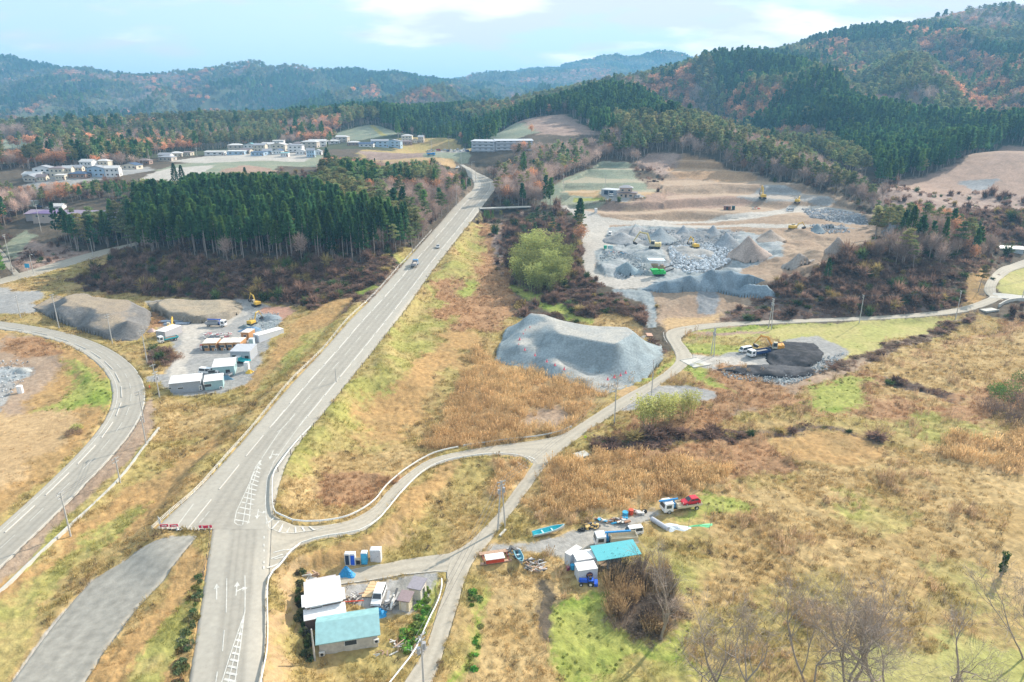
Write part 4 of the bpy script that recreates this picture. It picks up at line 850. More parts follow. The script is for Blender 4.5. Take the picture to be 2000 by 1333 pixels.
def pole(px, py, top, lab, kind='pole', group=None, r=.17, az=None):
    x, y, z = P(px, py); h = max(3, hfor(x, y, top) - z); cat = 'street lamp' if kind == 'lamp' else 'utility pole'
    e = empty('street_lamp' if kind == 'lamp' else 'utility_pole', (x, y, z), az if az is not None else .5 + (px % 7) * .2); tag(e, lab, cat, group); g = Geo()
    if kind == 'h': g.tube([(-.95, 0, -.5), (-.12, 0, h)], [r, r * .7], 8, 0, True); g.tube([(.95, .3, -.5), (.12, .1, h * .98)], [r, r * .7], 8, 0, True)
    else: g.tube([(0, 0, -.5), (0, 0, h)], [r, r * .62], 8, 0, True)
    g.obj('shaft', M_CPOLE, e)
    if kind == 'lamp':
        g = Geo(); g.tube([(0, 0, h - .1), (0, -.7, h + .15), (0, -1.5, h + .2)], .05, 5); g.obj('lamp_arm', M_STEEL, e); g = Geo(); g.box((0, -1.8, h + .12), (.28, .8, .16), top=(.7, .8)); g.obj('lamp_head', M_STEEL, e)
    elif kind != 'plain':
        for j, dz in enumerate((.35, 1.1) if h > 6 else (.35,)):
            g = Geo(); g.box((0, .12, h - dz - .06), (1.9 - .3 * j, .1, .12)); c = g.obj('cross_arm', M_STEEL, e); g = Geo()
            for q in (-.8, -.3, .3, .8): g.cyl((q * (1 - .15 * j), .12, h - dz + .06), (q * (1 - .15 * j), .12, h - dz + .26), .06, 6)
            g.obj('insulator', M_INS, c)
        if kind in ('h', 'trafo'):
            g = Geo(); g.cyl((.5, .1, h - 2.7), (.5, .1, h - 1.7), .32, 10); g.cyl((-.5, .1, h - 2.8), (-.5, .1, h - 1.9), .28, 10); g.obj('transformer', M_INS, e)
    TOPS[(px, py)] = (x, y, z + h); return e
PL = [(980, 1034, 939, "twin legged pole with transformers beside the lane above the dinghy yard", 'h'), (828, 1348, 1240, "pole with transformers at the bottom edge next to the white pipe barrier", 'trafo'), (615, 1289, 1229, "short plain pole leaning beside the teal roofed cottage", 'plain'),
 (1200, 827, 757, "grey pole at the edge of the reeds below the big stockpile", 'pole'), (1272, 776, 704, "grey pole by the gravel lay-by next to the bamboo clumps", 'pole'), (1392, 695, 640, "braced twin pole between the bend of the lane and the dump truck", 'h'), (1504, 643, 583, "twin legged pole at the foot of the scrub ridge behind the excavator field", 'h'),
 (1678, 631, 576, "lone pole on the field edge below the scrub ridge", 'pole'), (1866, 624, 568, "pole casting a long shadow on the green field by the small bridge", 'pole'), (1996, 584, 546, "pole at the right edge beside the bright green paddock", 'pole'),
 (116, 642, 575, "pole beside the dark gravel bank, next left of the bank's middle pole", 'pole'), (220, 672, 614, "pole standing against the dark slope of the gravel bank", 'pole'), (288, 710, 645, "pole between the gravel bank and the parked tipper truck", 'pole'), (41, 622, 577, "pole at the far left where the curved road leaves the picture", 'pole'),
 (312, 777, 726, "pole at the near corner of the yard entrance by the long grey hut", 'trafo'), (304, 745, 712, "pole at the far side of the yard entrance", 'pole'), (138, 1046, 962, "tall pole with cross arms standing on the white kerb at the lower left", 'pole'), (235, 943, 894, "pole on the kerb halfway along the curved road", 'pole'), (286, 869, 812, "pole at the upper end of the white kerb", 'pole'), (282, 826, 764, "thin pole at the road edge below the yard entrance", 'pole'),
 (182, 500, 467, "lamp beside the upper left road near the knoll", 'lamp'), (66, 535, 498, "lamp beside the blue road sign at the upper left junction", 'lamp'), (26, 536, 458, "tall pole at the upper left road junction", 'pole'), (81, 453, 400, "pole in front of the long purple roofed building", 'pole'), (25, 404, 375, "pole beside the white cars at the left edge", 'pole'), (5, 420, 388, "pole at the far left edge near the parked cars", 'pole'),
 (236, 326, 303, "pole beside the navy roofed house in the upper left hamlet", 'pole'), (293, 318, 292, "pole at the right end of the upper left hamlet", 'pole'), (385, 306, 289, "pole by the low white hall", 'pole'), (627, 337, 314, "pole beside the winding village road", 'pole'),
 (922, 347, 316, "lamp on the inside of the highway bend, farther one", 'lamp'), (929, 357, 331, "lamp on the inside of the highway bend, middle one", 'lamp'), (912, 381, 348, "lamp on the left edge of the highway just before the bend", 'lamp'), (892, 402, 366, "lamp on the left edge of the highway below the bend", 'lamp'), (901, 330, 300, "tall pole on the wooded bank left of the highway bend", 'pole'),
 (843, 296, 271, "lamp by the car park of the apartment blocks", 'lamp'), (877, 290, 267, "lamp between the car park and the apartment blocks", 'lamp'), (1100, 374, 340, "pole on the green terraced slope left of the quarry house", 'pole'), (1182, 371, 344, "pole directly behind the quarry house garage", 'pole'), (657, 747, 720, "slim pole at the right kerb of the highway", 'plain'), (848, 262, 235, "pole on the cleared ridge left of the apartments", 'pole'), (870, 262, 240, "pole on the cleared ridge nearer the apartments", 'pole'), (725, 290, 262, "pole among the houses below the green wedge slope", 'pole')]
for a in PL: pole(*a)
M_WIRE = mat('wire', (.10, .10, .10), .6)
def wires(a, b, lab, n=3):
    A = np.array(TOPS[a]); B = np.array(TOPS[b]); g = Geo(); d = B - A; s = np.array([-d[1], d[0], 0]); s /= np.linalg.norm(s)
    for i in range(n):
        t = np.linspace(0, 1, 14)[:, None]; L_ = A + d * t + s * (i - (n - 1) / 2) * .7; L_[:, 2] -= .25 + 4 * np.linalg.norm(d) * .012 * (t * (1 - t))[:, 0]; g.tube(L_ - A, .03, 4)
    o = g.obj('power_line', M_WIRE); o.location = A; tag(o, lab, 'power line', 'power lines strung between the poles')
for a, b, l in (((980, 1034), (1200, 827), "wires crossing the reeds from the twin pole to the stockpile corner"), ((1200, 827), (1272, 776), "short run of wires across the lane by the bamboo clumps"), ((1272, 776), (1392, 695), "wires over the lane bend towards the dump truck"), ((1392, 695), (1504, 643), "wires above the green field left of the excavator"),
 ((1504, 643), (1678, 631), "wires along the foot of the scrub ridge, left run"), ((1678, 631), (1866, 624), "wires along the foot of the scrub ridge, right run"), ((1866, 624), (1996, 584), "wires over the small bridge at the right"), ((980, 1034), (828, 1348), "wires over the lane down to the bottom pole"),
 ((116, 642), (220, 672), "wires along the dark gravel bank, left run"), ((220, 672), (288, 710), "wires along the dark gravel bank, right run"), ((288, 710), (304, 745), "wires down to the yard entrance"), ((138, 1046), (235, 943), "wires above the white kerb at the lower left"), ((235, 943), (286, 869), "wires above the upper end of the white kerb")): wires(a, b, l)
# ---------------------------------------------------------------- buildings
def cm(name, c, **k): return mat(name, c, **k)
M_GLASS = mat('window_glass', (.05, .06, .07), .12, var=.1, spec=.6); M_FRAME = mat('window_frame', (.70, .70, .68), .5); M_TYRE = mat('tyre_rubber', (.03, .03, .03), .8); M_RIM = mat('wheel_rim', (.5, .5, .5), .4, .4)
M_BLACK = mat('black_plastic', (.035, .035, .04), .6); M_AC = mat('ac_casing', (.68, .67, .64), .5)
def corr(name, c, **k):
    """ribbed sheet metal"""
    if name in MATS: return MATS[name]
    m = mat(name, c, **k); nt = m.node_tree; N = nt.nodes.new; L = nt.links.new; w = N('ShaderNodeTexWave'); w.inputs['Scale'].default_value = 3.2; w.bands_direction = 'X'
    tc = N('ShaderNodeTexCoord'); L(tc.outputs['Object'], w.inputs['Vector']); b = N('ShaderNodeBump'); b.inputs['Strength'].default_value = .6; b.inputs['Distance'].default_value = .04; L(w.outputs[0], b.inputs['Height'])
    L(b.outputs[0], nt.nodes['Principled BSDF'].inputs['Normal']); return m
def frame(A, B):
    """ground line seen from A to B (photo points): midpoint, heading, length"""
    a = np.array(P(*A)); b = np.array(P(*B)); d = b - a; return ((a + b) / 2), math.atan2(d[1], d[0]), float(np.hypot(d[0], d[1]))
def keepout(x, y, r): KEEP.append((x, y, r))
def add_window(e, x, z, w, h, side='f', y=0, fm=None, n='window'):
    """window on the -y face ('f'), +x face ('r'), -x face ('l')"""
    g = Geo(); q = Geo()
    if side == 'f': g.box((x, y - .03, z), (w, .06, h)); q.box((x, y - .045, z + .06), (w - .14, .06, h - .14))
    else:
        s = 1 if side == 'r' else -1; g.box((y + s * .03, x, z), (.06, w, h)); q.box((y + s * .045, x, z + .06), (.06, w - .14, h - .14))
    f = g.obj(n, fm or M_FRAME, e); q.obj('pane', M_GLASS, f); return f
def building(name, lab, cat, A, B, dep, h, wm, rm, roof='gable', rh=1.2, eave=.35, wins=(), group=None, L=None, rz=None, chim=False, base=None, axis='x', door=None, far=False, zoff=0):
    if B is None: m = np.array(P(*A)); az = rz or 0; 
    else:
        m, az, l0 = frame(A, B); L = L or l0
        if rz is not None: az = rz
    nx, ny = -math.sin(az), math.cos(az); e = empty(name, (m[0] + nx * dep / 2, m[1] + ny * dep / 2, m[2] + zoff), az); tag(e, lab, cat, group); keepout(m[0] + nx * dep / 2, m[1] + ny * dep / 2, max(L, dep) * .62)
    g = Geo(); g.box((0, 0, -1.5), (L, dep, h + 1.5))
    if roof == 'gable':
        if axis == 'x': g.prism([(-dep / 2, h), (dep / 2, h), (0, h + rh)], -L / 2, L / 2)
        else: g.prism([(-L / 2, h), (L / 2, h), (0, h + rh)], -dep / 2, dep / 2, axis='y')
    g.obj('wall', wm, e); r = Geo(); t = .14
    if roof == 'gable':
        H, W_, a = (dep / 2, L, 'x') if axis == 'x' else (L / 2, dep, 'y'); k = rh / H
        r.prism([(-H - eave, h - k * eave + .02), (0, h + rh + .02), (H + eave, h - k * eave + .02), (H + eave, h - k * eave + t), (0, h + rh + t + .06), (-H - eave, h - k * eave + t)], -W_ / 2 - eave, W_ / 2 + eave, axis=a)
    elif roof == 'hip': 
        i = min(L, dep) / 2; X, Y = L / 2 + eave, dep / 2 + eave; rx = max(.1, X - Y) if L > dep else .1; ry = max(.1, Y - X) if dep > L else .1
        r.add([(-X, -Y, h), (X, -Y, h), (X, Y, h), (-X, Y, h), (-X, -Y, h + .12), (X, -Y, h + .12), (X, Y, h + .12), (-X, Y, h + .12), (-rx, -ry, h + rh), (rx, -ry, h + rh), (rx, ry, h + rh), (-rx, ry, h + rh)],
              [(3, 2, 1, 0), (0, 1, 5, 4), (1, 2, 6, 5), (2, 3, 7, 6), (3, 0, 4, 7), (4, 5, 9, 8), (5, 6, 10, 9), (6, 7, 11, 10), (7, 4, 8, 11), (8, 9, 10, 11)])
    elif roof == 'shed': D = dep / 2 + eave; r.prism([(-D, h + .02), (-D, h + .16), (D, h + rh + .16), (D, h + rh + .02)], -L / 2 - eave, L / 2 + eave); g2 = Geo(); g2.prism([(-dep / 2, h), (dep / 2, h), (dep / 2, h + rh)], -L / 2 + .002, L / 2 - .002); g2.obj('gable_wall', wm, e)
    else: r.box((0, 0, h), (L + .1, dep + .1, .12))
    ro = r.obj('roof', rm, e)
    if chim: c = Geo(); c.box((L * .2, dep * .1, h + rh * .4), (.6, .6, rh * .6 + .8)); c.obj('chimney', wm, ro)
    for w in wins:
        s = w[0]
        if s == 'f': add_window(e, w[1], w[2], w[3], w[4], 'f', -dep / 2)
        elif s == 'r': add_window(e, w[1], w[2], w[3], w[4], 'r', L / 2)
        elif s == 'l': add_window(e, w[1], w[2], w[3], w[4], 'l', -L / 2)
        elif s == 'd': g = Geo(); g.box((w[1], -dep / 2 - .03, 0), (w[3], .06, w[4])); dd_ = g.obj('door', M_BLACK if len(w) < 6 else w[5], e); g = Geo(); g.box((w[1] + w[3] * .35, -dep / 2 - .08, 1), (.05, .06, .2)); g.obj('handle', M_STEEL, dd_)
        elif s == 'ac':
            g = Geo(); g.box((w[1], -dep / 2 - .25, w[2]), (.85, .32, .65)); a_ = g.obj('air_conditioner', M_AC, e); g = Geo(); g.cyl((w[1], -dep / 2 - .415, w[2] + .33), (w[1], -dep / 2 - .43, w[2] + .33), .24, 12); g.obj('fan_grille', M_BLACK, a_)
    return e
TEAL = corr('teal_roof_sheet', (.25, .47, .49), rough=.5, var=.14, scale=1.2); WROOF = corr('white_roof_sheet', (.74, .74, .75), rough=.45); BROWNW = mat('brown_boards', (.17, .12, .10), .8, var=.25); CREAM = mat('stained_cream_wall', (.50, .47, .42), .8, var=.22, scale=1.4)
e = building('cottage', "low cream cottage with a teal metal roof beside the garden weeds", 'house', (625, 1279), (739, 1263), 5.4, 2.45, CREAM, TEAL, rh=1.15, eave=.45, wins=[('f', .3, 1.0, 1.9, .95), ('ac', -4.0, .1), ('ac', 4.1, .9)])
e = building('workshop', "brown board workshop under bright white stepped roofs", 'workshop', (603, 1216), (669, 1205), 5.2, 3.1, BROWNW, WROOF, 'shed', .55, .3, wins=[('f', -1.2, 2.3, 1.9, .55), ('ac', .6, .6)])
g = Geo(); g.prism([(-4.6, 2.1), (-4.6, 2.2), (-2.45, 2.62), (-2.45, 2.5)], -3.25, 3.25); g.obj('porch_roof', WROOF, e); g = Geo(); g.box((0, -3.5, -.5), (6.2, 1.7, 2.55)); g.obj('porch_wall', BROWNW, e); g = Geo(); g.prism([(2.9, 3.35), (2.9, 3.47), (4.6, 2.9), (4.6, 2.78)], -2.6, 2.3); g.obj('rear_roof', corr('pale_roof_sheet', (.55, .52, .54), rough=.5), e); g = Geo(); g.box((-.15, 3.6, -.5), (4.6, 1.8, 3.2)); g.obj('rear_wall', BROWNW, e)
g = Geo(); g.prism([(-2.62, 3.18), (-2.62, 3.28), (-.1, 3.62), (-.1, 3.5)], -3.4, 3.4); g.obj('roof_step', WROOF, e)
SHEDW = mat('beige_shed_wall', (.60, .52, .38), .6); SHEDW2 = mat('pale_shed_wall', (.62, .57, .50), .6)
building('shed', "beige garden shed with a mauve brown roof, nearer of two sheds", 'shed', (780, 1192), (799, 1195.5), 1.9, 2.0, SHEDW, corr('mauve_roof', (.26, .19, .20), rough=.5), 'shed', .25, .25, wins=[('d', 0, 0, .9, 1.7, SHEDW2)])
building('shed', "taller pale shed with a slate grey roof behind the mauve roofed shed", 'shed', (799, 1170), (822, 1175), 2.5, 2.25, SHEDW2, corr('slate_roof', (.27, .25, .29), rough=.5), 'shed', .25, .2, wins=[('r', 0, .3, .9, 1.6)])
# toilets and cabinet along the yard road
def cabinet(name, lab, cat, px, py, w, d, h, body, doorc, rz=0, curved=False, top=None):
    x, y, z = P(px, py); e = empty(name, (x, y + d / 2, z), rz); tag(e, lab, cat); keepout(x, y, w); g = Geo(); g.box((0, 0, 0), (w, d, h)); g.obj('body', body, e)
    g = Geo(); g.box((0, 0, h), (w + .08, d + .08, .1), top=(.8, .8)); g.obj('roof', top or body, e); g = Geo(); g.box((0, -d / 2 - .02, .15), (w * .74, .05, h * .84)); q = g.obj('door', doorc, e); g = Geo(); g.box((w * .25, -d / 2 - .07, h * .5), (.06, .05, .16)); g.obj('handle', M_BLACK, q); return e
BLUE = mat('blue_plastic', (.03, .12, .62), .4); LBLUE = mat('sky_blue_plastic', (.05, .36, .62), .4); WPL = mat('white_plastic', (.70, .70, .70), .45); NAVY = mat('navy_panel', (.03, .05, .09), .5)
cabinet('portable_toilet', "portable toilet with a near black door, leftmost by the yard road", 'portable toilet', 679, 1105, .9, .9, 2.35, WPL, NAVY)
cabinet('portable_toilet', "portable toilet with a royal blue door next to the black doored one", 'portable toilet', 689.5, 1105, .9, .9, 2.35, WPL, BLUE)
cabinet('portable_toilet', "sky blue portable toilet with a white roof standing alone", 'portable toilet', 711.5, 1103, 1.05, 1.05, 2.3, LBLUE, mat('pale_blue_door', (.07, .42, .66), .4), top=WPL)
cabinet('storage_cabinet', "tall grey white metal cabinet right of the sky blue toilet", 'cabinet', 734, 1099, 1.9, 1.3, 2.5, corr('grey_white_sheet', (.60, .60, .61), rough=.5), mat('cabinet_door', (.55, .55, .57), .5), top=WPL)
cabinet('pump_box', "small tan machine box between the two pairs of toilets", 'machine', 700, 1104, .9, .7, 1.0, mat('tan_paint', (.42, .36, .26), .6), M_BLACK)
TARP = mat('blue_tarpaulin', (.02, .27, .58), .45, var=.3, scale=3, bump=.08)
def heap(name, lab, cat, px, py, rx, ry, h, m, rz=0, seed=0, lump=.25, n=22, loc=None, part=None):
    x, y, z = P(px, py) if loc is None else loc; rng = np.random.default_rng(seed + 1); V = []; nr = 9
    for j in range(nr + 1):
        f = j / nr
        for i in range(n): a = i / n * 6.2832; k = 1 + .14 * math.sin(3 * a + seed) + .1 * math.sin(5 * a + 2 * seed); V.append((rx * f * k * math.cos(a), ry * f * k * math.sin(a), h * (math.cos(f * math.pi) * .5 + .5) * (1 + lump * (rng.random() - .5)) - (.25 if j == nr else 0)))
    Fc = [(j * n + i, (j + 1) * n + i, (j + 1) * n + (i + 1) % n, j * n + (i + 1) % n) for j in range(nr) for i in range(n)]
    o = mesh_obj(name, V, Fc, m, None, None, False); o.location = (x, y, z - .05); o.rotation_euler[2] = rz; tag(o, lab, cat); keepout(x, y, max(rx, ry)); return o
heap('covered_trailer', "bundle under a crumpled bright blue tarpaulin at the left end of the yard road", 'tarpaulin', 677, 1122, 1.7, 1.2, 1.6, TARP, seed=3)
heap('tarpaulin', "blue tarpaulin heap tucked behind the teal roof", 'tarpaulin', 739, 1200, 1.7, 1.0, 1.2, TARP, seed=5)
# ---------------------------------------------------------------- vehicles (x is forward)
def wheels(e, xs, hw, r, w=.25, dual=()):
    for x in xs:
        for s in (-1, 1):
            ww = w * (2 if x in dual else 1); g = Geo(); g.cyl((x, s * (hw - ww), r), (x, s * hw, r), r, 14); q = g.obj('wheel', M_TYRE, e); g = Geo(); g.cyl((x, s * hw, r), (x, s * (hw + .02), r), r * .55, 10); g.obj('rim', M_RIM, q)
def lights(e, x, hw, z):
    for s in (-1, 1): g = Geo(); g.box((x, s * (hw - .22), z), (.06, .32, .16)); g.obj('headlight', M_RIM, e)
def car(name, lab, cat, A, B, kind, paint, group=None, L=None, flip=False, pos=None, dz=0):
    """A, B: ground points under rear and front"""
    m, az, l0 = frame(A, B) if pos is None else pos; L = L or {'van': 4.7, 'kei': 3.6, 'car': 4.2, 'mini': 4.5}[kind]; W_ = {'van': 1.72, 'kei': 1.48, 'car': 1.68, 'mini': 1.7}[kind]
    e = empty(name, (m[0], m[1], m[2] + dz), az); tag(e, lab, cat, group)
    if dz == 0: keepout(m[0], m[1], L * .62)
    h = L / 2
    if kind in ('van', 'kei'): H = 1.95 if kind == 'van' else 1.8; prof = [(-h, .3), (h, .3), (h, .85), (h - .12, 1.0), (-h, 1.0)]; top = [(-h + .02, .98), (h - .15, .98), (h - .75, H), (-h + .12, H)]
    elif kind == 'mini': H = 1.75; prof = [(-h, .3), (h, .3), (h, .75), (h - .9, 1.0), (-h, 1.0)]; top = [(-h + .02, .98), (h - .85, .98), (h - 1.55, H), (-h + .25, H)]
    else: H = 1.5; prof = [(-h, .3), (h, .3), (h, .7), (h - 1.1, .93), (-h, .95)]; top = [(-h + .08, .92), (h - 1.0, .92), (h - 1.85, H), (-h + .6, H)]
    g = Geo(); g.prism(prof, -W_ / 2, W_ / 2, axis='y'); V = []
    for s in (-1, 1):
        for i, (a, b) in enumerate(top): V.append((a, s * W_ / 2 * (.97 if b < 1.1 else .86), b))
    g.add(V, [(0, 1, 2, 3), (7, 6, 5, 4)] + [(i, i + 4, (i + 1) % 4 + 4, (i + 1) % 4) for i in range(4)]); o = g.obj('body', paint, e, recalc=True); md = o.modifiers.new('round', 'BEVEL'); md.width = .07; md.segments = 2; md.limit_method = 'ANGLE'
    def lerp(a, b, t): return a[0] + (b[0] - a[0]) * t, a[1] + (b[1] - a[1]) * t
    p0, p1, p2, p3 = top; g = Geo(); a, b = lerp(p1, p2, .1), lerp(p1, p2, .88); n_ = .02; g.add([(a[0] + n_, -W_ * .43, a[1]), (a[0] + n_, W_ * .43, a[1]), (b[0] + n_, W_ * .38, b[1]), (b[0] + n_, -W_ * .38, b[1])], [(0, 1, 2, 3)]); g.obj('windscreen', M_GLASS, e)
    g = Geo(); a, b = lerp(p0, p3, .15), lerp(p0, p3, .85); g.add([(a[0] - n_, -W_ * .42, a[1]), (a[0] - n_, W_ * .42, a[1]), (b[0] - n_, W_ * .37, b[1]), (b[0] - n_, -W_ * .37, b[1])], [(3, 2, 1, 0)]); g.obj('rear_window', M_GLASS, e)
    for s in (-1, 1):
        g = Geo(); zb, zt = 1.05 if top[0][1] > .95 else 1.0, H - .14; k = lambda z: s * (W_ / 2 * (.97 - .11 * (z - top[0][1]) / (H - top[0][1])) + .012); f = lambda p, q, z: p[0] + (q[0] - p[0]) * (z - p[1]) / (q[1] - p[1])
        x0b, x0t, x1b, x1t = f(p0, p3, zb) + .2, f(p0, p3, zt) + .15, f(p1, p2, zb) - .25, f(p1, p2, zt) - .2; mid = (x0b + x1b) / 2
        g.add([(x0b, k(zb), zb), (mid - .06, k(zb), zb), (mid - .06, k(zt), zt), (x0t, k(zt), zt), (mid + .06, k(zb), zb), (x1b, k(zb), zb), (x1t, k(zt), zt), (mid + .06, k(zt), zt)], [(0, 1, 2, 3), (4, 5, 6, 7)]); g.obj('side_window', M_GLASS, e)
    wheels(e, (-h + .75, h - .78), W_ / 2 - .0, .31, .2); lights(e, h, W_ / 2, .62); return e
WHITEP = mat('white_car_paint', (.80, .80, .80), .25, var=.02, spec=.6); SILV = mat('silver_paint', (.50, .52, .54), .25, .3, .03); REDP = mat('red_car_paint', (.55, .02, .04), .25, var=.03, spec=.6); NAVYP = mat('navy_paint', (.03, .06, .16), .3); BLUEP = mat('blue_truck_paint', (.03, .27, .62), .35); GREY_M = mat('grey_bed', (.30, .31, .33), .5); CREAMP = mat('cream_truck_bed', (.60, .52, .38), .6); TEALP = mat('teal_truck_bed', (.05, .40, .45), .45)
def truck(name, lab, A, B, cab, bed, L=8, W_=2.2, kind='flat', crane=None, load=None, group=None, axles=2):
    m, az, l0 = frame(A, B); e = empty(name, m, az); tag(e, lab, 'truck', group); keepout(m[0], m[1], L * .62); h = L / 2; cl = L * .24; ch = 2.5 if L > 6.5 else 2.1; r = .48 if L > 6.5 else .36
    g = Geo(); g.prism([(h - cl, .55), (h, .55), (h, 1.35), (h - .18, ch), (h - cl, ch + .05)], -W_ / 2, W_ / 2, axis='y'); o = g.obj('cab', cab, e, recalc=True); md = o.modifiers.new('round', 'BEVEL'); md.width = .07; md.segments = 2
    g = Geo(); g.add([(h + .01, -W_ * .44, 1.42), (h + .01, W_ * .44, 1.42), (h - .14, W_ * .42, ch - .2), (h - .14, -W_ * .42, ch - .2)], [(0, 1, 2, 3)]); g.obj('windscreen', M_GLASS, e)
    for s in (-1, 1): g = Geo(); g.box((h - cl * .5, s * (W_ / 2 + .01), 1.4), (cl * .55, .03, ch - 1.75)); g.obj('side_window', M_GLASS, e)
    bh = 1.0 if L > 6.5 else .8; c0, c1 = -h, h - cl - .15 - (.8 if crane else 0); bc = (c0 + c1) / 2; bl = c1 - c0
    g = Geo(); g.box((-.1, 0, .55), (L - .5, .9, .3)); g.obj('chassis', M_BLACK, e)
    g = Geo(); g.box((bc, 0, bh), (bl, W_, .14)); sh = .35 if kind == 'flat' else .85
    for s in (-1, 1): g.box((bc, s * (W_ / 2 - .04), bh + .14), (bl, .07, sh))
    g.box((c0 + .04, 0, bh + .14), (.07, W_ - .15, sh)); g.box((c1 - .04, 0, bh + .14), (.08, W_ - .15, sh + .5)); g.obj('bed', bed, e)
    if crane:
        cx = h - cl - .5; g = Geo(); g.box((cx, 0, .95), (.55, .7, .9)); g.cyl((cx, 0, 1.85), (cx, 0, 2.6), .18, 8); c = g.obj('crane', crane, e); g = Geo(); g.box((cx + (cl * .6 if kind != 'rear' else -2), 0, 2.6), (4.2 if kind != 'rear' else 5, .26, .28)); g.obj('crane_boom', crane, c)
    if load: heap_l = Geo(); heap_l.box((bc, 0, bh + .15), (bl - .3, W_ - .3, .6 if kind != 'flat' else .35), top=(.75, .5)); heap_l.obj('load', load, e)
    ax = [h - cl * .55, -h + 1.2] + ([-h + 2.35] if axles == 3 else []); wheels(e, ax, W_ / 2, r, .26); lights(e, h, W_ / 2, .75); return e
car('parked_minivan', "white minivan parked between the workshop and the garden sheds", 'minivan', (745, 1158), (736, 1181), 'mini', WHITEP, L=4.6)
car('parked_van', "white van on the gravel lot behind the teal canopy", 'van', (1252, 1042), (1222, 1046), 'kei', WHITEP, L=3.6)
truck('crane_truck', "white crane truck with an empty bed right behind the teal canopy", (1245, 1060), (1158, 1066), WHITEP, CREAMP, 8.2, 2.2, 'rear', crane=BLUEP)
truck('crane_truck', "white flatbed crane truck carrying the red car", (1364, 991), (1294, 1000), WHITEP, CREAMP, 8.6, 2.3, 'flat', crane=BLUEP)
m_, az_, l_ = frame((1364, 991), (1294, 1000)); car('loaded_car', "red hatchback riding on the flatbed crane truck", 'car', None, None, 'car', REDP, L=3.9, pos=((m_[0] - math.cos(az_) * 2.1, m_[1] - math.sin(az_) * 2.1, m_[2]), az_, 0), dz=1.15)
truck('dump_truck', "blue dump truck driving away along the highway", (806, 528), (814, 513), BLUEP, GREY_M, 7.4, 2.4, 'dump', load=mat('load_soil', (.45, .40, .36), .9)); car('driving_car', "silver grey car on the highway beyond the blue dump truck", 'car', (857, 481), (854, 488), 'car', SILV)
car('driving_car', "tiny white car disappearing behind trees at the top of the highway", 'car', (897, 327), (890, 331), 'car', WHITEP)
truck('dump_truck', "navy and white three axle dump truck beside the black soil heap", (1502, 691), (1460, 699), WHITEP, NAVYP, 8.4, 2.4, 'dump', load=mat('rubble_load', (.22, .22, .22), .9), axles=3)
car('parked_van', "white van next to the navy dump truck on the gravel", 'van', (1468, 685), (1443, 690), 'van', WHITEP)
truck('flatbed_truck', "white truck with a teal bed at the left of the work yard", (345, 664), (313, 671), WHITEP, TEALP, 6.6, 2.0, 'flat', load=mat('rust_load', (.25, .14, .10), .8))
truck('crane_truck', "white and blue crane truck beyond the stacked materials in the yard", (405, 638), (441, 638), WHITEP, GREY_M, 7.5, 2.2, 'rear', crane=BLUE)
car('parked_van', "white station van at the left end of the pale hut", 'van', (394, 729), (416, 731), 'van', WHITEP); truck('flatbed_truck', "small white truck behind the pale hut", (488, 711), (462, 708), WHITEP, TEALP, 5.0, 1.8)
truck('flatbed_truck', "pale truck standing by the near wall of the pale hut", (455, 738), (420, 734), WHITEP, GREY_M, 5.0, 1.8)
car('parked_van', "white van on the haul road at the upper edge of the pit", 'van', (1193, 457), (1190, 463), 'van', WHITEP); car('parked_van', "white pickup van on the upper bench of the quarry", 'van', (1547, 413), (1538, 413), 'van', WHITEP); car('parked_car', "white car in front of the quarry house garage", 'car', (1190, 384), (1198, 385), 'kei', WHITEP); car('parked_car', "small silver car at the right corner of the quarry house", 'car', (1248, 387), (1239, 388), 'kei', SILV)
for i, (a, b, p, l) in enumerate((((18, 413), (30, 413), WHITEP, "white car nearest the left edge above the purple roofed building"), ((34, 410), (44, 410), WHITEP, "white car in front of the small pale hut at the left"), ((72, 405), (83, 406), NAVYP, "dark blue car right of the small pale hut"), ((88, 409), (100, 410), SILV, "silver car above the middle of the long building"))): car('parked_car', l, 'car', a, b, 'car', p)
PCOL = [WHITEP, SILV, WHITEP, REDP, SILV, WHITEP, NAVYP, WHITEP, WHITEP, SILV, WHITEP, WHITEP, NAVYP, WHITEP]
for i in range(13): x_ = 836 + i * 6.2; car('parked_car', "%s car in the far car park before the apartment blocks" % {WHITEP: 'white', SILV: 'silver', REDP: 'red', NAVYP: 'dark'}[PCOL[i]], 'car', (x_, 296.5 - (i % 2) * 2.2), (x_ + 4, 297.5 - (i % 2) * 2.2), ('van', 'car', 'kei')[i % 3], PCOL[i], 'cars in the far car park')
truck('parked_lorry', "bright blue covered lorry below the far car park", (837, 304), (847, 304), BLUEP, BLUEP, 7, 2.3, 'dump', load=BLUEP)
YEL = mat('yellow_machine_paint', (.66, .42, .06), .45); ORG = mat('orange_machine_paint', (.70, .33, .06), .45); PALEY = mat('faded_yellow_paint', (.62, .50, .24), .5)
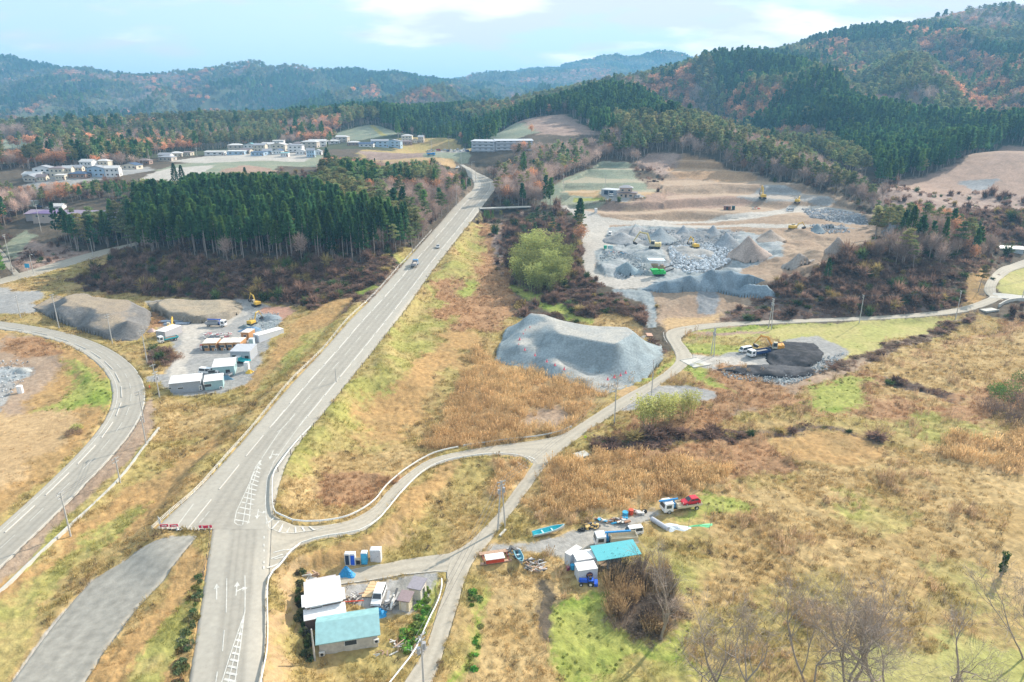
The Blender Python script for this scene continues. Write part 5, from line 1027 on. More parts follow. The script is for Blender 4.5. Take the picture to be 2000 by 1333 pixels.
def excavator(lab, px, py, rz, paint, s=1., arm=0., hrot=0., reach=1.):
    x, y, z = P(px, py); e = empty('excavator', (x, y, z), rz); e.scale = (s, s, s); tag(e, lab, 'excavator'); keepout(x, y, 3 * s)
    for sd in (-1, 1):
        g = Geo(); g.prism([(-1.9, .45), (-1.6, .05), (1.6, .05), (1.9, .45), (1.6, .85), (-1.6, .85)], sd * 1.2 - .28, sd * 1.2 + .28, axis='y'); g.obj('track', M_BLACK, e)
    g = Geo(); g.cyl((0, 0, .6), (0, 0, 1.05), .8, 12); g.obj('turntable', M_BLACK, e); g = Geo(); g.box((-.35, 0, 1.0), (3.2, 2.5, 1.15), top=(.96, .94)); g.box((-1.7, 0, 1.0), (.8, 2.6, 1.3), top=(.8, .95)); o = g.obj('house', paint, e); md = o.modifiers.new('round', 'BEVEL'); md.width = .08
    g = Geo(); g.prism([(-.1, 1.1), (1.35, 1.1), (1.35, 2.1), (1.0, 3.0), (-.1, 3.0)], .35, 1.3, axis='y'); c = g.obj('cab', mat('cab_paint', (.55, .50, .40), .5), e, recalc=True); g = Geo(); g.box((.6, 1.31, 1.75), (1.1, .03, 1.0)); g.box((1.37, .83, 1.6), (.03, .8, .6)); g.obj('pane', M_GLASS, c)
    c1 = np.array([1.2, -.35, 1.6]); c2 = np.array([2.6, -.35, 4.0 + arm]); c3 = np.array([4.7 * reach, -.35, 4.3 + arm]); c4 = np.array([6.3 * reach, -.35, 1.9 + arm * .4]); c5 = c4 + np.array([-.9, 0, -.7])
    g = Geo(); g.tube([c1, c2, c3], [.3, .36, .24], 4, 0, True); b = g.obj('boom', paint, e); g = Geo(); g.tube([c1 + np.array([.2, 0, -.3]), (c2 + c3) / 2 - np.array([.4, 0, .3])], .09, 6); g.obj('hydraulic_ram', M_STEEL, b)
    g = Geo(); g.tube([c3 + np.array([-.3, 0, .35]), c4], [.26, .16], 4, 0, True); g.obj('arm', paint, e); g = Geo(); g.prism([(c4[0] + .2, c4[2]), (c4[0] + .1, c4[2] - .9), (c5[0] - .1, c5[2] - .45), (c5[0] - .5, c5[2] + .1), (c4[0] - .5, c4[2] - .2)], -.95, .25, axis='y'); g.obj('bucket', M_BLACK, e)
    return e
D = math.radians
excavator("orange excavator with a raised arm on the black soil heap", 1515, 686, D(170), ORG, 1.15); excavator("long armed pale yellow excavator digging at the left of the rock face", 1278, 487, D(165), PALEY, 1.5, 1.0, reach=1.1); excavator("yellow excavator seen from behind above the broken blue rock", 1356, 486, D(105), YEL, 1.15)
excavator("yellow excavator on the pale bench road in mid quarry", 1549, 450, D(20), YEL, 1.2, -1); excavator("yellow excavator with an upright arm on the top bench", 1489, 389, D(85), YEL, 1.3, 1.5); excavator("dark and yellow excavator on the top bench at the right", 1557, 397, D(60), YEL, 1.1, -1)
excavator("yellow excavator parked by the steel plates in the work yard", 335, 645, D(110), YEL, .95, -.5); excavator("yellow excavator at the far right corner of the work yard", 501, 598, D(140), YEL, .9, .6); excavator("yellow excavator with raised boom beside the blue grey heaps", 493, 635, D(70), YEL, .85, .8)
# crushers
def crusher(lab, px, py, paint, rz, s=1, tarp=False):
    x, y, z = P(px, py); e = empty('rock_crusher', (x, y, z), rz); e.scale = (s, s, s); tag(e, lab, 'crusher')
    g = Geo(); g.box((0, 0, .9), (6, 1.6, 1.2)); g.obj('body', paint, e); g = Geo(); g.box((-2.4, 0, 2.1), (2.6, 2.2, 1.2), top=(1.35, 1.35)); g.obj('hopper', paint, e); g = Geo(); g.prism([(2.2, 1.2), (7.0, 3.0), (7.0, 3.3), (2.2, 1.6)], -.5, .5, axis='y'); g.obj('conveyor', M_BLACK, e)
    for sd in (-1, 1): g = Geo(); g.prism([(-2.2, .4), (-1.9, .02), (1.9, .02), (2.2, .4), (1.9, .8), (-1.9, .8)], sd * 1.1 - .25, sd * 1.1 + .25, axis='y'); g.obj('track', M_BLACK, e)
    g = Geo(); g.box((1.2, 0, 2.1), (1.8, 1.7, .9)); g.obj('engine_cover', paint, e)
crusher("bright green rock crusher at the foot of the stone heap", 1287, 539, mat('green_machine', (.03, .50, .10), .4), D(10), .95); crusher("rusty tan crusher wedged behind the green one", 1287, 529, mat('rusty_tan', (.34, .24, .15), .7), D(-8), .9)
x, y, z = P(1282, 527); e = empty('tarp_canopy', (x, y + 2, z)); tag(e, "pale blue sheet canopy above the crushers", 'canopy'); g = Geo(); g.box((0, 0, 4.2), (7.6, 5.6, .15), ry=.02); g.obj('sheet', mat('pale_sheet', (.58, .66, .72), .5), e)
for sx in (-3.6, 3.6):
    for sy in (-2.6, 2.6): g = Geo(); g.box((sx, sy, -.5), (.15, .15, 4.8)); g.obj('post', M_STEEL, e)
# ---------------------------------------------------------------- containers, canopy, boats, junk near the lane
CW = corr('container_white', (.66, .68, .72), rough=.5, var=.06); CR = mat('container_roof', (.78, .76, .74), .6, var=.1)
def container(lab, A, B, dep, h, wm=CW, rm=CR, rz=None, L=None, name='container', cat='container', extra=()):
    e = building(name, lab, cat, A, B, dep, h, wm, rm, 'flat', wins=extra, rz=rz, L=L); g = Geo(); l = L or frame(A, B)[2]
    for sx in (-1, 1): g.box((sx * (l / 2 - .04), -dep / 2 - .02, 0), (.12, .08, h))
    g.obj('corner_post', M_FRAME, e); return e
container("white box container standing at the left end of its group", (1103, 1101), (1113, 1107), 3.2, 2.3); container("middle white box container half hidden by the one with the round emblem", (1126, 1117), (1165, 1111), 2.6, 2.3)
e = container("white box container with a round dark emblem, behind the blue tractor", (1129, 1138), (1166, 1133), 2.2, 2.35)
g = Geo(); g.cyl((.3, -1.12, 1.25), (.3, -1.16, 1.25), .62, 24); em = g.obj('emblem', mat('emblem_dark', (.06, .04, .10), .5), e); g = Geo()
for i in range(5): g.box((.3 - .36 + i * .18, -1.18, 1.3 - .02 * abs(i - 2)), (.12, .03, .26 - .03 * abs(i - 2)))
g.obj('emblem_letters', mat('emblem_orange', (.75, .30, .04), .5), em); g = Geo()
for i in range(3): g.box((.3 - .22 + i * .22, -1.18, .98), (.13, .03, .13))
g.obj('emblem_lettering', mat('emblem_pale', (.6, .5, .5), .5), em)
CAN = mat('teal_canopy_sheet', (.08, .40, .45), .5, var=.06)
m, az, l = frame((1165, 1118), (1250, 1104)); e = empty('canopy', (m[0], m[1], m[2]), az); tag(e, "bright teal flat canopy between the containers and the brush", 'canopy'); g = Geo(); g.prism([(-.3, 2.5), (-.3, 2.6), (3.6, 3.1), (3.6, 3.0)], -l / 2, l / 2); g.obj('sheet', CAN, e)
for sx in (-1, 0, 1):
    for yy, hh_ in ((0, 2.5), (3.3, 2.9)): g = Geo(); g.box((sx * (l / 2 - .2), yy, -.4), (.12, .12, hh_ + .4)); g.obj('post', M_STEEL, e)
g = Geo(); g.box((-.8, .35, 0), (2.6, .1, 1.9)); g.obj('side_panel', mat('grey_panel', (.42, .42, .43), .6), e); keepout(m[0], m[1] + 1.5, 4)
def boat(lab, A, B, W_, outer, inner, rim, dz=.25):
    m, az, L = frame(A, B); e = empty('boat', (m[0], m[1], m[2] + dz), az); tag(e, lab, 'boat'); keepout(m[0], m[1], L * .5); n = 13; St = []
    for k in (0, 1):
        V = []
        for i in range(n):
            t = i / (n - 1); w = W_ / 2 * (1 - max(0, (t - .45) / .55) ** 2.2) * (.82 + .18 * min(1, t * 5)); sh = .75 + .35 * t ** 2.5; x = -L / 2 + L * t; q = .0 if k == 0 else .1
            V.append([(x - q * (t > .9) * 2, -max(.02, w - q), sh), (x, -max(.01, w * .62 - q), .12 + q + .25 * t ** 4), (x, 0, q + .35 * t ** 4), (x, max(.01, w * .62 - q), .12 + q + .25 * t ** 4), (x - q * (t > .9) * 2, max(.02, w - q), sh)])
        St.append(np.array(V))
    def skin(V): return [(i * 5 + j, i * 5 + j + 1, (i + 1) * 5 + j + 1, (i + 1) * 5 + j) for i in range(n - 1) for j in range(4)]
    g = Geo(); g.add(St[0].reshape(-1, 3), skin(0)); g.add(St[0][0], [(0, 1, 2, 3, 4)]); g.obj('hull', outer, e, True); g = Geo(); g.add(St[1].reshape(-1, 3), skin(0)); g.add(St[1][0], [(4, 3, 2, 1, 0)]); g.obj('inner_hull', inner, e, True)
    for s in (0, 4): g = Geo(); g.tube(St[0][:, s], .07, 5); g.obj('gunwale', rim, e)
    for t in (.3, .6): g = Geo(); g.box((-L / 2 + L * t, 0, .55), (.3, W_ * .8, .06)); g.obj('thwart', rim, e)
boat("white and turquoise open boat lying beside the gravel drive", (1041, 1050), (1102, 1036), 1.6, mat('boat_white', (.75, .76, .75), .4), mat('boat_turquoise', (.03, .48, .55), .4), mat('boat_rim', (.45, .65, .68), .4))
boat("old blue rimmed boat full of gear beside the wooden barge", (1009, 1084), (1020, 1110), 1.35, mat('boat_grey', (.42, .45, .45), .6), mat('boat_faded_blue', (.12, .30, .38), .6), mat('boat_rim_blue', (.20, .42, .50), .5), .35)
WOOD = mat('weathered_plank', (.42, .28, .20), .85, var=.3, scale=4); M_RED = mat('faded_red_paint', (.60, .08, .04), .6)
m, az, l = frame((938, 1098), (1000, 1090)); e = empty('barge', (m[0], m[1], m[2]), az); tag(e, "derelict wooden barge with a flat white roof and a red stripe", 'barge'); keepout(m[0], m[1], 3.5)
g = Geo(); g.box((0, 1.9, .1), (5.6, .9, .35)); g.box((-.2, -.9, .1), (5.8, .5, .25)); g.obj('deck', WOOD, e); g = Geo()
for i in range(4): g.box((-2.3 + i * 1.5, .5, .15), (.18, 3.2, .2))
g.obj('crossbeam', mat('dark_red_beam', (.22, .06, .05), .7), e); g = Geo(); g.box((-.4, -.6, .3), (3.3, 1.3, .9)); g.obj('cabin', M_RED, e); g = Geo(); g.box((-.4, -.6, 1.2), (3.5, 1.7, .12)); g.obj('roof', CR, e)
# tractor
x, y, z = P(1147, 1142); e = empty('tractor', (x, y, z), D(175)); tag(e, "small blue tractor parked below the round emblem", 'tractor'); keepout(x, y, 2); g = Geo(); g.box((.7, 0, .6), (1.5, .6, .55), top=(.9, .9)); g.obj('bonnet', BLUE, e); g = Geo(); g.box((-.6, 0, .7), (.9, 1.0, .5)); g.obj('fender', BLUE, e); g = Geo(); g.box((-.5, 0, 1.2), (.45, .45, .4)); g.obj('seat', M_BLACK, e); g = Geo(); g.box((-1.5, 0, .2), (.6, 1.4, .5)); g.obj('tiller', BLUE, e)
for xx, rr in ((-.55, .52), (1.1, .33)):
    for s in (-1, 1): g = Geo(); g.cyl((xx, s * .45, rr), (xx, s * .75, rr), rr, 14); q = g.obj('wheel', M_TYRE, e); g = Geo(); g.cyl((xx, s * .75, rr), (xx, s * .77, rr), rr * .5, 10); g.obj('rim', M_FRAME, q)
def drum(lab, px, py, c, r=.32, h=.9, name='drum'):
    x, y, z = P(px, py); e = empty(name, (x, y, z)); tag(e, lab, name); g = Geo(); g.cyl((0, 0, 0), (0, 0, h), r, 12); g.obj('shell', c, e); g = Geo(); g.cyl((0, 0, h), (0, 0, h + .05), r * 1.05, 12); g.obj('lid', c, e)
drum("blue drum in the row of scrap at the edge of the reeds", 1221, 1007, LBLUE, .6, .8); drum("red drum beside the blue one in the row of scrap", 1232, 1005, M_RED, .5, 1.1); drum("blue drum on its end between the containers", 1118, 1112, LBLUE, .4, .9); drum("maroon drum lying by the left container", 1109, 1113, mat('maroon', (.25, .04, .12), .5), .35, .6)
def tyre_stack(lab, px, py, n=3):
    x, y, z = P(px, py); e = empty('tyre_stack', (x, y, z)); tag(e, lab, 'tyres')
    for i in range(n):
        g = Geo(); a = np.linspace(0, 2 * math.pi, 15); ox = random.uniform(-.6, .6) if i > 1 else 0; g.tube(np.stack([ox + .3 * np.cos(a), .3 * np.sin(a), 0 * a + .14 + (.26 * i if i < 2 else 0)], 1), .14, 6); g.obj('tyre', M_TYRE, e)
tyre_stack("black tyres at the right end of the scrap row", 1260, 1001, 4); tyre_stack("black tyres at the left end of the scrap row", 1137, 1037, 5); tyre_stack("tyres piled next to the yellow board in the scrap row", 1150, 1033, 4)
SCR = [mat('scrap_grey', (.42, .42, .43), .7), mat('scrap_rust', (.32, .17, .10), .8), mat('scrap_pale', (.62, .60, .56), .7), WOOD, mat('scrap_dark', (.12, .12, .12), .8), LBLUE]
def scrap(name, lab, cat, px, py, L, W_, h, n, seed, ms=None, rz=0, long=1., ww=1.):
    x, y, z = P(px, py); e = empty(name, (x, y, z), rz); tag(e, lab, cat); r = random.Random(seed); ms = ms or SCR; keepout(x, y, max(L, W_) * .5)
    for k, m in enumerate(ms):
        g = Geo()
        for i in range(max(2, n // len(ms))): g.box((r.uniform(-L, L) / 2, r.uniform(-W_, W_) / 2, r.uniform(0, h) * .7), (r.uniform(.3, 1.6) * long, r.uniform(.1, .6) * ww, r.uniform(.05, .35) * ww), rz=r.uniform(-.7, .7) + (1.57 if r.random() < .2 and long < 2 else 0), ry=r.uniform(-.3, .3))
        g.obj(('plank', 'sheet', 'pipe', 'board', 'frame', 'box')[k % 6], m, e)
scrap('scrap_pile', "long low pile of grey sacks and scrap along the reeds", 'scrap pile', 1195, 1020, 6.5, 1.6, .9, 42, 1); scrap('scrap_pile', "bicycles and yellow board at the near end of the scrap row", 'scrap pile', 1156, 1031, 2.6, 1.1, .8, 18, 2, [SCR[4], mat('yellow_board', (.62, .42, .16), .7)])
scrap('scrap_pile', "grey slabs between the red drum and the tyres", 'scrap pile', 1247, 1003, 2.0, 1.2, .5, 10, 3, [SCR[0], SCR[2]]); scrap('debris_pile', "sun bleached timber and rubbish heap right of the old boat", 'debris', 1044, 1107, 3.6, 3.4, .9, 60, 4, [SCR[2], WOOD, SCR[0], SCR[4]], 0, 1, .55)
scrap('timber_stack', "dark timber frames and trestles beside the old boat", 'timber', 1003, 1085, 2.0, 2.6, 1.2, 16, 5, [SCR[4], SCR[0]]); scrap('pipe_rack', "bundle of long grey pipes between the minivan and the sheds", 'pipes', 766, 1180, 1.2, 1.6, 1.3, 18, 6, [SCR[0], SCR[4], SCR[2]], D(65), 3)
scrap('scrap_pile', "white clutter beside the workshop wall", 'scrap pile', 690, 1172, 2.4, 2.2, 1.2, 30, 7, [SCR[2], SCR[0], SCR[1], SCR[4]], 0, 1, .5); scrap('debris_pile', "old boards and bottles in the weeds below the cottage", 'debris', 750, 1277, 3.4, .9, .3, 9, 8, [WOOD, SCR[2]], 0, 1, .5); scrap('timber_stack', "bleached sticks piled against the white pipe barrier", 'timber', 800, 1270, 1.0, 4.5, .6, 30, 9, [SCR[0], WOOD], D(70), 1.4, .3); scrap('timber_stack', "loose planks behind the workshop", 'timber', 605, 1128, 2.4, 1.4, .8, 16, 10, [SCR[2], WOOD])
scrap('debris_pile', "white litter in the long grass right of the cottage", 'debris', 768, 1256, 1.2, 1.0, .5, 8, 11, [SCR[2], SCR[1]], 0, 1, .5)
for i in range(5): x, y, z = P(717 + i * 3.6, 1165 - i * 6.2); g = Geo(); g.box((0, 0, .03), (1.65, .75, .07)); o = g.obj('plywood_sheet', mat('plywood', (.62, .45, .26), .8)); o.location = (x, y, z + .1); tag(o, "plywood sheet lying on the yard, %s of five in a row" % ['nearest', 'second nearest', 'middle', 'second farthest', 'farthest'][i], 'panel')
x, y, z = P(692, 1188); e = empty('rail_frame', (x, y, z), .1); tag(e, "red topped steel frame in the yard beside the workshop", 'frame'); g = Geo(); g.box((0, 0, 1.3), (3.3, .14, .14)); g.obj('top_bar', M_RED, e); g = Geo(); [g.box((q, 0, -.3), (.07, .07, 1.6)) for q in (-1.5, -.1, 1.5)]; g.obj('leg', M_STEEL, e)
m, az, l = frame((1275, 1022), (1302, 1034)); g = Geo(); g.cyl((-2.2, 0, .5), (2.2, 0, .5), .5, 14); o = g.obj('storage_tank', mat('grey_tank', (.45, .46, .50), .4)); o.location = m; o.rotation_euler[2] = D(-55); tag(o, "grey cylinder tank lying near the scrap under the bare tree", 'tank')
SHEETM = mat('pale_blue_sheet', (.50, .56, .60), .5, var=.2, bump=.1); heap('tarpaulin', "pale blue grey sheeting spread on the grass left of the green netting", 'tarpaulin', 1318, 1033, 4.2, 1.9, .5, SHEETM, seed=9); heap('net_pile', "strip of bright green netting on the grass", 'netting', 1365, 1028, 4.2, .7, .35, mat('green_net', (.16, .60, .28), .7), seed=11, rz=.15)
x, y, z = P(982, 1041); g = Geo(); g.box((0, 0, 0), (.5, 2.4, .3), rz=-.5); o = g.obj('concrete_beam', M_CONC); o.location = P(982, 1042); tag(o, "short pale concrete beam beside the twin legged pole", 'beam')
# barricades and sign at the closed road end
ORW = mat('barrier_red', (.62, .04, .10), .5)
for i, (px, l) in enumerate(((322, "red arrow barrier, leftmost at the closed road end"), (341, "red arrow barrier, second from left at the closed road end"), (394, "dark red barrier board near the right end of the closure"), (407, "red and white barrier board at the corner of the closure"))):
    x, y, z = P(px, 1034 + (i > 1) * 2); e = empty('barricade', (x, y, z), .1); tag(e, l, 'barricade'); g = Geo(); g.box((0, 0, .5), (1.5 if i != 2 else .8, .06, .55)); b = g.obj('board', ORW, e); g = Geo()
    if i < 2: g.box((-.1, -.04, .7), (.7, .03, .14)); g.add([(.2, -.055, .6), (.55, -.055, .775), (.2, -.055, .95)], [(0, 1, 2)])
    else: g.box((.2, -.04, .52), (.2, .03, .5))
    g.obj('arrow', M_WHITE, b); g = Geo(); [g.box((q, .1, 0), (.06, .5, .55)) for q in (-.5, .5)]; g.obj('leg', M_STEEL, e)
for i, px in enumerate((347, 352, 366, 374, 382)): x, y, z = P(px, 1035.5); g = Geo(); g.box((0, 0, 0), (.4, .4, .05)); g.tube([(0, 0, 0), (0, 0, .75)], [.16, .05], 8, 0, True); o = g.obj('traffic_post', WPL); o.location = (x, y, z + .05); tag(o, "white marker post across the closed road end", 'marker post', 'marker posts across the closed road')
x, y, z = P(314, 1031); e = empty('sign_board', (x, y, z), -.75); tag(e, "blank white notice board at the end of the footway fence", 'sign'); g = Geo(); g.box((0, 0, .6), (1.1, .05, 1.6)); g.obj('panel', WPL, e); g = Geo(); g.box((0, .05, 0), (.08, .06, 2.2)); g.obj('post', M_STEEL, e)
for px, py, l in ((1143, 862, "small lime green marker sign at the lane junction"),): x, y, z = P(px, py); e = empty('marker_sign', (x, y, z)); tag(e, l, 'sign'); g = Geo(); g.box((0, 0, .9), (.6, .05, .6)); g.obj('panel', mat('lime_sign', (.55, .75, .05), .5), e); g = Geo(); g.box((0, .04, 0), (.06, .06, 1.4)); g.obj('post', M_STEEL, e)
x, y, z = P(56, 534); e = empty('road_sign', (x, y, z)); tag(e, "blue road sign at the upper left junction", 'sign'); g = Geo(); g.box((0, 0, 2.6), (2.2, .08, 2.0)); g.obj('panel', LBLUE, e); g = Geo(); g.box((0, .1, 0), (.12, .12, 4.6)); g.obj('post', M_STEEL, e)
for px, py, c, l in ((395, 767, None, None),): pass
for px, py, l in ((292, 758, "orange red traffic cone by the curved road"),): x, y, z = P(px, py); g = Geo(); g.box((0, 0, 0), (.6, .6, .06)); g.tube([(0, 0, 0), (0, 0, .9)], [.28, .05], 8, 0, True); o = g.obj('traffic_cone', mat('cone_red', (.75, .08, .03), .5)); o.location = (x, y, z); tag(o, l, 'cone')
x, y, z = P(1293, 562); g = Geo(); g.box((0, 0, 0), (1.6, .5, .7), top=(1, .4)); o = g.obj('road_barrier', M_RED); o.location = (x, y, z); tag(o, "single red barrier block on the edge of the crusher pad", 'barrier')
x, y, z = P(1268, 655); g = Geo(); g.box((0, 0, .1), (2.2, 3.4, .18), ry=.05); o = g.obj('steel_plate', mat('rust_orange_plate', (.50, .30, .22), .8)); o.location = (x, y, z); tag(o, "rusty orange plate where the chute meets the lane", 'plate')
g = Geo(); o = None
m, az, l = frame((1122, 893), (1150, 886)); g = Geo(); g.box((0, 0, -.4), (3.4, 2.6, .5)); o = g.obj('culvert', M_CONC); o.location = (m[0], m[1], m[2] + .2); o.rotation_euler[2] = az; tag(o, "concrete culvert slab beside the lane junction", 'culvert')
# ---------------------------------------------------------------- work yard huts on the left
HG = corr('hut_grey', (.36, .39, .43), rough=.55); HB_ = corr('hut_blue', (.38, .48, .56), rough=.55); HT = corr('hut_teal', (.34, .50, .52), rough=.55); ORN = mat('brown_cladding', (.46, .24, .10), .7, var=.2); RT = mat('pale_module_roof', (.66, .60, .54), .7)
building('site_hut', "long grey ribbed hut with a white roof nearest the camera in the yard", 'hut', (333, 768), (394, 764), 5.4, 2.9, HG, WROOF, 'shed', .35, .15, wins=[('f', -4, 1.4, .9, .5), ('f', -1.3, 1.1, 1.6, .5), ('ac', 4.0, .2), ('ac', 4.0, .9)])
building('site_hut', "short pale blue hut right of the long grey hut", 'hut', (401, 763), (437, 759), 4.8, 2.6, HT, WROOF, 'shed', .3, .15, wins=[('f', -1.6, 1.0, 2.0, .9), ('ac', 1.8, .1)])
building('site_hut', "wide pale hut with a dusty white roof and gear against its wall", 'hut', (417, 737), (459, 733), 6.5, 3.0, HT, WROOF, 'shed', .4, .15, wins=[('f', -3.2, 1.3, 2.4, 1.0), ('d', 1.2, 0, 1.2, 2.0), ('r', 1, 1.2, 1.2, 1)])
building('site_hut', "tall blue grey hut behind the wide pale hut", 'hut', (452, 708), (490, 706), 6.5, 3.4, HG, corr('hut_roof_grey', (.48, .50, .54), rough=.5), 'shed', .3, .12, wins=[('f', -2, 1.6, 1.4, .8), ('d', 2, 0, 1.2, 2.0)])
for i, (a, l) in enumerate(((397, "brown site cabin at the left end of the row of five"), (411, "second brown site cabin from the left"), (429, "middle brown site cabin of the row"), (443.5, "fourth brown site cabin with a window and air unit"), (457.5, "brown site cabin at the right end of the row of five"))):
    building('site_cabin', l, 'cabin', (a, 686 - i * .5), (a + 13, 685.5 - i * .5), 5.4, 2.6, ORN, RT, 'flat', wins=[('f', 0, 1.0, 1.5, .9)] + ([('ac', .8, .1)] if i != 0 else []) + [('d', -.9, 0, .7, 1.9)])
building('site_cabin', "separate brown site cabin behind the right end of the row", 'cabin', (472, 664), (487, 664), 4.5, 2.6, ORN, RT, 'flat', wins=[('f', 0, 1.0, 1.2, .8)]); building('container', "grey white shipping container at the right edge of the yard", 'container', (496, 667), (507, 670), 10, 2.6, CW, CR, 'flat', wins=[('d', 0, 0, 1.6, 2.2, HG)])
building('container', "long dusty grey container behind the teal bedded truck", 'container', (306, 660), (324, 662), 8, 2.5, corr('dusty_grey', (.42, .41, .43), rough=.6), CR, 'flat', wins=[('d', 0, 0, 1.8, 2.2, HG)])
cabinet('portable_toilet', "pale blue portable toilet beside the brown cabins", 'portable toilet', 491, 676, 1.6, 1.6, 2.4, mat('pale_toilet', (.55, .65, .72), .5), HT); cabinet('silo', "white upright tank near the yellow bags", 'tank', 482, 727, 1.3, 1.3, 3.0, WPL, WPL)
cabinet('vending_machine', "small red machine at the left end of the brown cabins", 'machine', 394, 684, .9, .8, 1.7, M_RED, WPL)
heap('bag_pile', "yellow sacks beside the white upright tank", 'sacks', 488, 728, 1.6, 1.0, 1.0, mat('yellow_sack', (.66, .42, .04), .6), seed=13); heap('tarpaulin', "blue sheeting against the wall of the wide pale hut", 'tarpaulin', 443, 741, 2.6, .7, 1.2, mat('steel_blue_tarp', (.12, .25, .36), .6), seed=15)
heap('tarpaulin', "blue grey sheet over a mound in the right of the yard", 'tarpaulin', 492, 645, 4.5, 3.0, 1.3, mat('slate_tarp', (.14, .24, .36), .6), seed=17); heap('bag_pile', "pink and white bags left of the dusty container", 'sacks', 297, 648, 2.0, 1.4, 1.3, mat('pink_bag', (.62, .45, .42), .7), seed=18)
scrap('material_stack', "red and white stacked materials in the middle of the yard", 'materials', 425, 658, 9.5, 3.5, 1.8, 60, 21, [SCR[2], WPL, mat('pink_red', (.55, .18, .20), .6), SCR[0]]); heap('gravel_heap', "small blue grey gravel heap in front of the stacked materials", 'gravel heap', 417, 659, 2.6, 1.3, 1.0, mat('blue_gravel', (.30, .34, .38), .9, bump=.1), seed=20)
for i, (px, py, l) in enumerate(((337, 629, "farther dark steel plate by the yellow excavator"), (346, 634, "nearer dark steel plate by the yellow excavator"))): g = Geo(); g.box((0, 0, 0), (9.5, 2.3, .5)); o = g.obj('steel_plate', mat('dark_steel', (.20, .25, .33), .4, .4)); o.location = P(px, py); o.rotation_euler[2] = .15; tag(o, l, 'steel plate')
drum("pale concrete pipe section lying in the left field", 41, 768, CR, .8, 2.2, 'pipe_section')
# ---------------------------------------------------------------- quarry house, garage, containers
WS = mat('salmon_siding', (.50, .38, .30), .7); DR = mat('dark_tile', (.17, .14, .15), .6, var=.2, scale=5); GRT = mat('grey_tile', (.34, .33, .35), .6, var=.2, scale=5)
e = building('house', "two storey salmon house with a hipped grey roof on the quarry terrace", 'house', (1206, 387), (1243, 387), 8, 3.0, WS, DR, 'hip', .9, .7, wins=[('f', -3.5, .8, 1.4, 1.3), ('f', 2.2, .8, 1.8, 1.3), ('d', -.8, 0, 1.2, 2.1), ('r', 0, 1, 2, 1.2)])
g = Geo(); g.box((-.8, .6, 3.2), (8, 5.6, 2.9)); u = g.obj('upper_wall', WS, e); g = Geo(); X, Y, h = 4.6, 3.4, 6.1; g.add([(-X - .8, -Y + .6, h), (X - .8, -Y + .6, h), (X - .8, Y + .6, h), (-X - .8, Y + .6, h), (-2, .6, h + 1.5), (.4, .6, h + 1.5)], [(3, 2, 1, 0), (0, 1, 5, 4), (1, 2, 5), (2, 3, 4, 5), (3, 0, 4)]); g.obj('upper_roof', GRT, e)
for q in (-3, 1.2): add_window(e, q, 4.0, 1.5, 1.2, 'f', -2.2, n='upper_window')
building('garage', "grey two door garage beside the salmon quarry house", 'garage', (1174, 381), (1205, 381), 7, 3.1, HG, corr('garage_roof', (.50, .53, .57), rough=.5), 'shed', .3, .2, wins=[('d', -2.2, 0, 2.8, 2.6, NAVY), ('d', 1.6, 0, 2.8, 2.6, NAVY)])
building('container', "rust brown container on the lower terrace of the quarry", 'container', (1413, 411), (1427, 411), 2.5, 2.4, mat('rust_brown', (.24, .10, .07), .7), DR, 'flat', wins=[('d', 0, 0, 1.4, 2.1, M_BLACK)]); building('container', "dark teal container right of the rust brown one", 'container', (1429, 411), (1435, 411), 2.5, 2.6, mat('dark_teal', (.03, .16, .18), .6), DR, 'flat', wins=[('d', 0, 0, 1.0, 2.1, M_BLACK)])
scrap('material_stack', "red and teal machinery parts on the quarry terrace", 'materials', 1477, 409, 5, 2, 2.0, 16, 31, [M_RED, HT]); cabinet('site_toilet', "single white toilet box on the quarry slope road", 'portable toilet', 1164, 416, 1.6, 1.6, 2.5, WPL, WPL)
for i, (px, l) in enumerate(((1182, "green drum at the pit road junction"), (1190, "first teal drum by the pit road"), (1194, "second teal drum by the pit road"))): drum(l, px, 486, mat('green_drum', (.02, .35, .22), .5) if i == 0 else HT, .8, 1.5)
scrap('material_stack', "row of dark and red fuel cans beside the pit road", 'materials', 1209, 495, 9, 1.5, .9, 26, 33, [SCR[4], SCR[2], M_RED, SCR[5]])
# ---------------------------------------------------------------- hamlets and town
WC = [mat('house_white', (.66, .66, .66), .7), mat('house_cream', (.60, .54, .44), .7), mat('house_beige', (.50, .44, .38), .7), mat('house_blue', (.34, .46, .58), .7), mat('house_brown', (.30, .20, .16), .7)]
RC = [mat('roof_grey', (.30, .31, .34), .6), mat('roof_navy', (.06, .10, .18), .6), mat('roof_brown', (.24, .19, .19), .6), mat('roof_pale', (.55, .54, .53), .6), mat('roof_teal', (.16, .34, .36), .6)]
WCN = ['white', 'cream', 'beige', 'pale blue', 'brown']; RCN = ['grey', 'navy', 'brown', 'pale', 'teal']
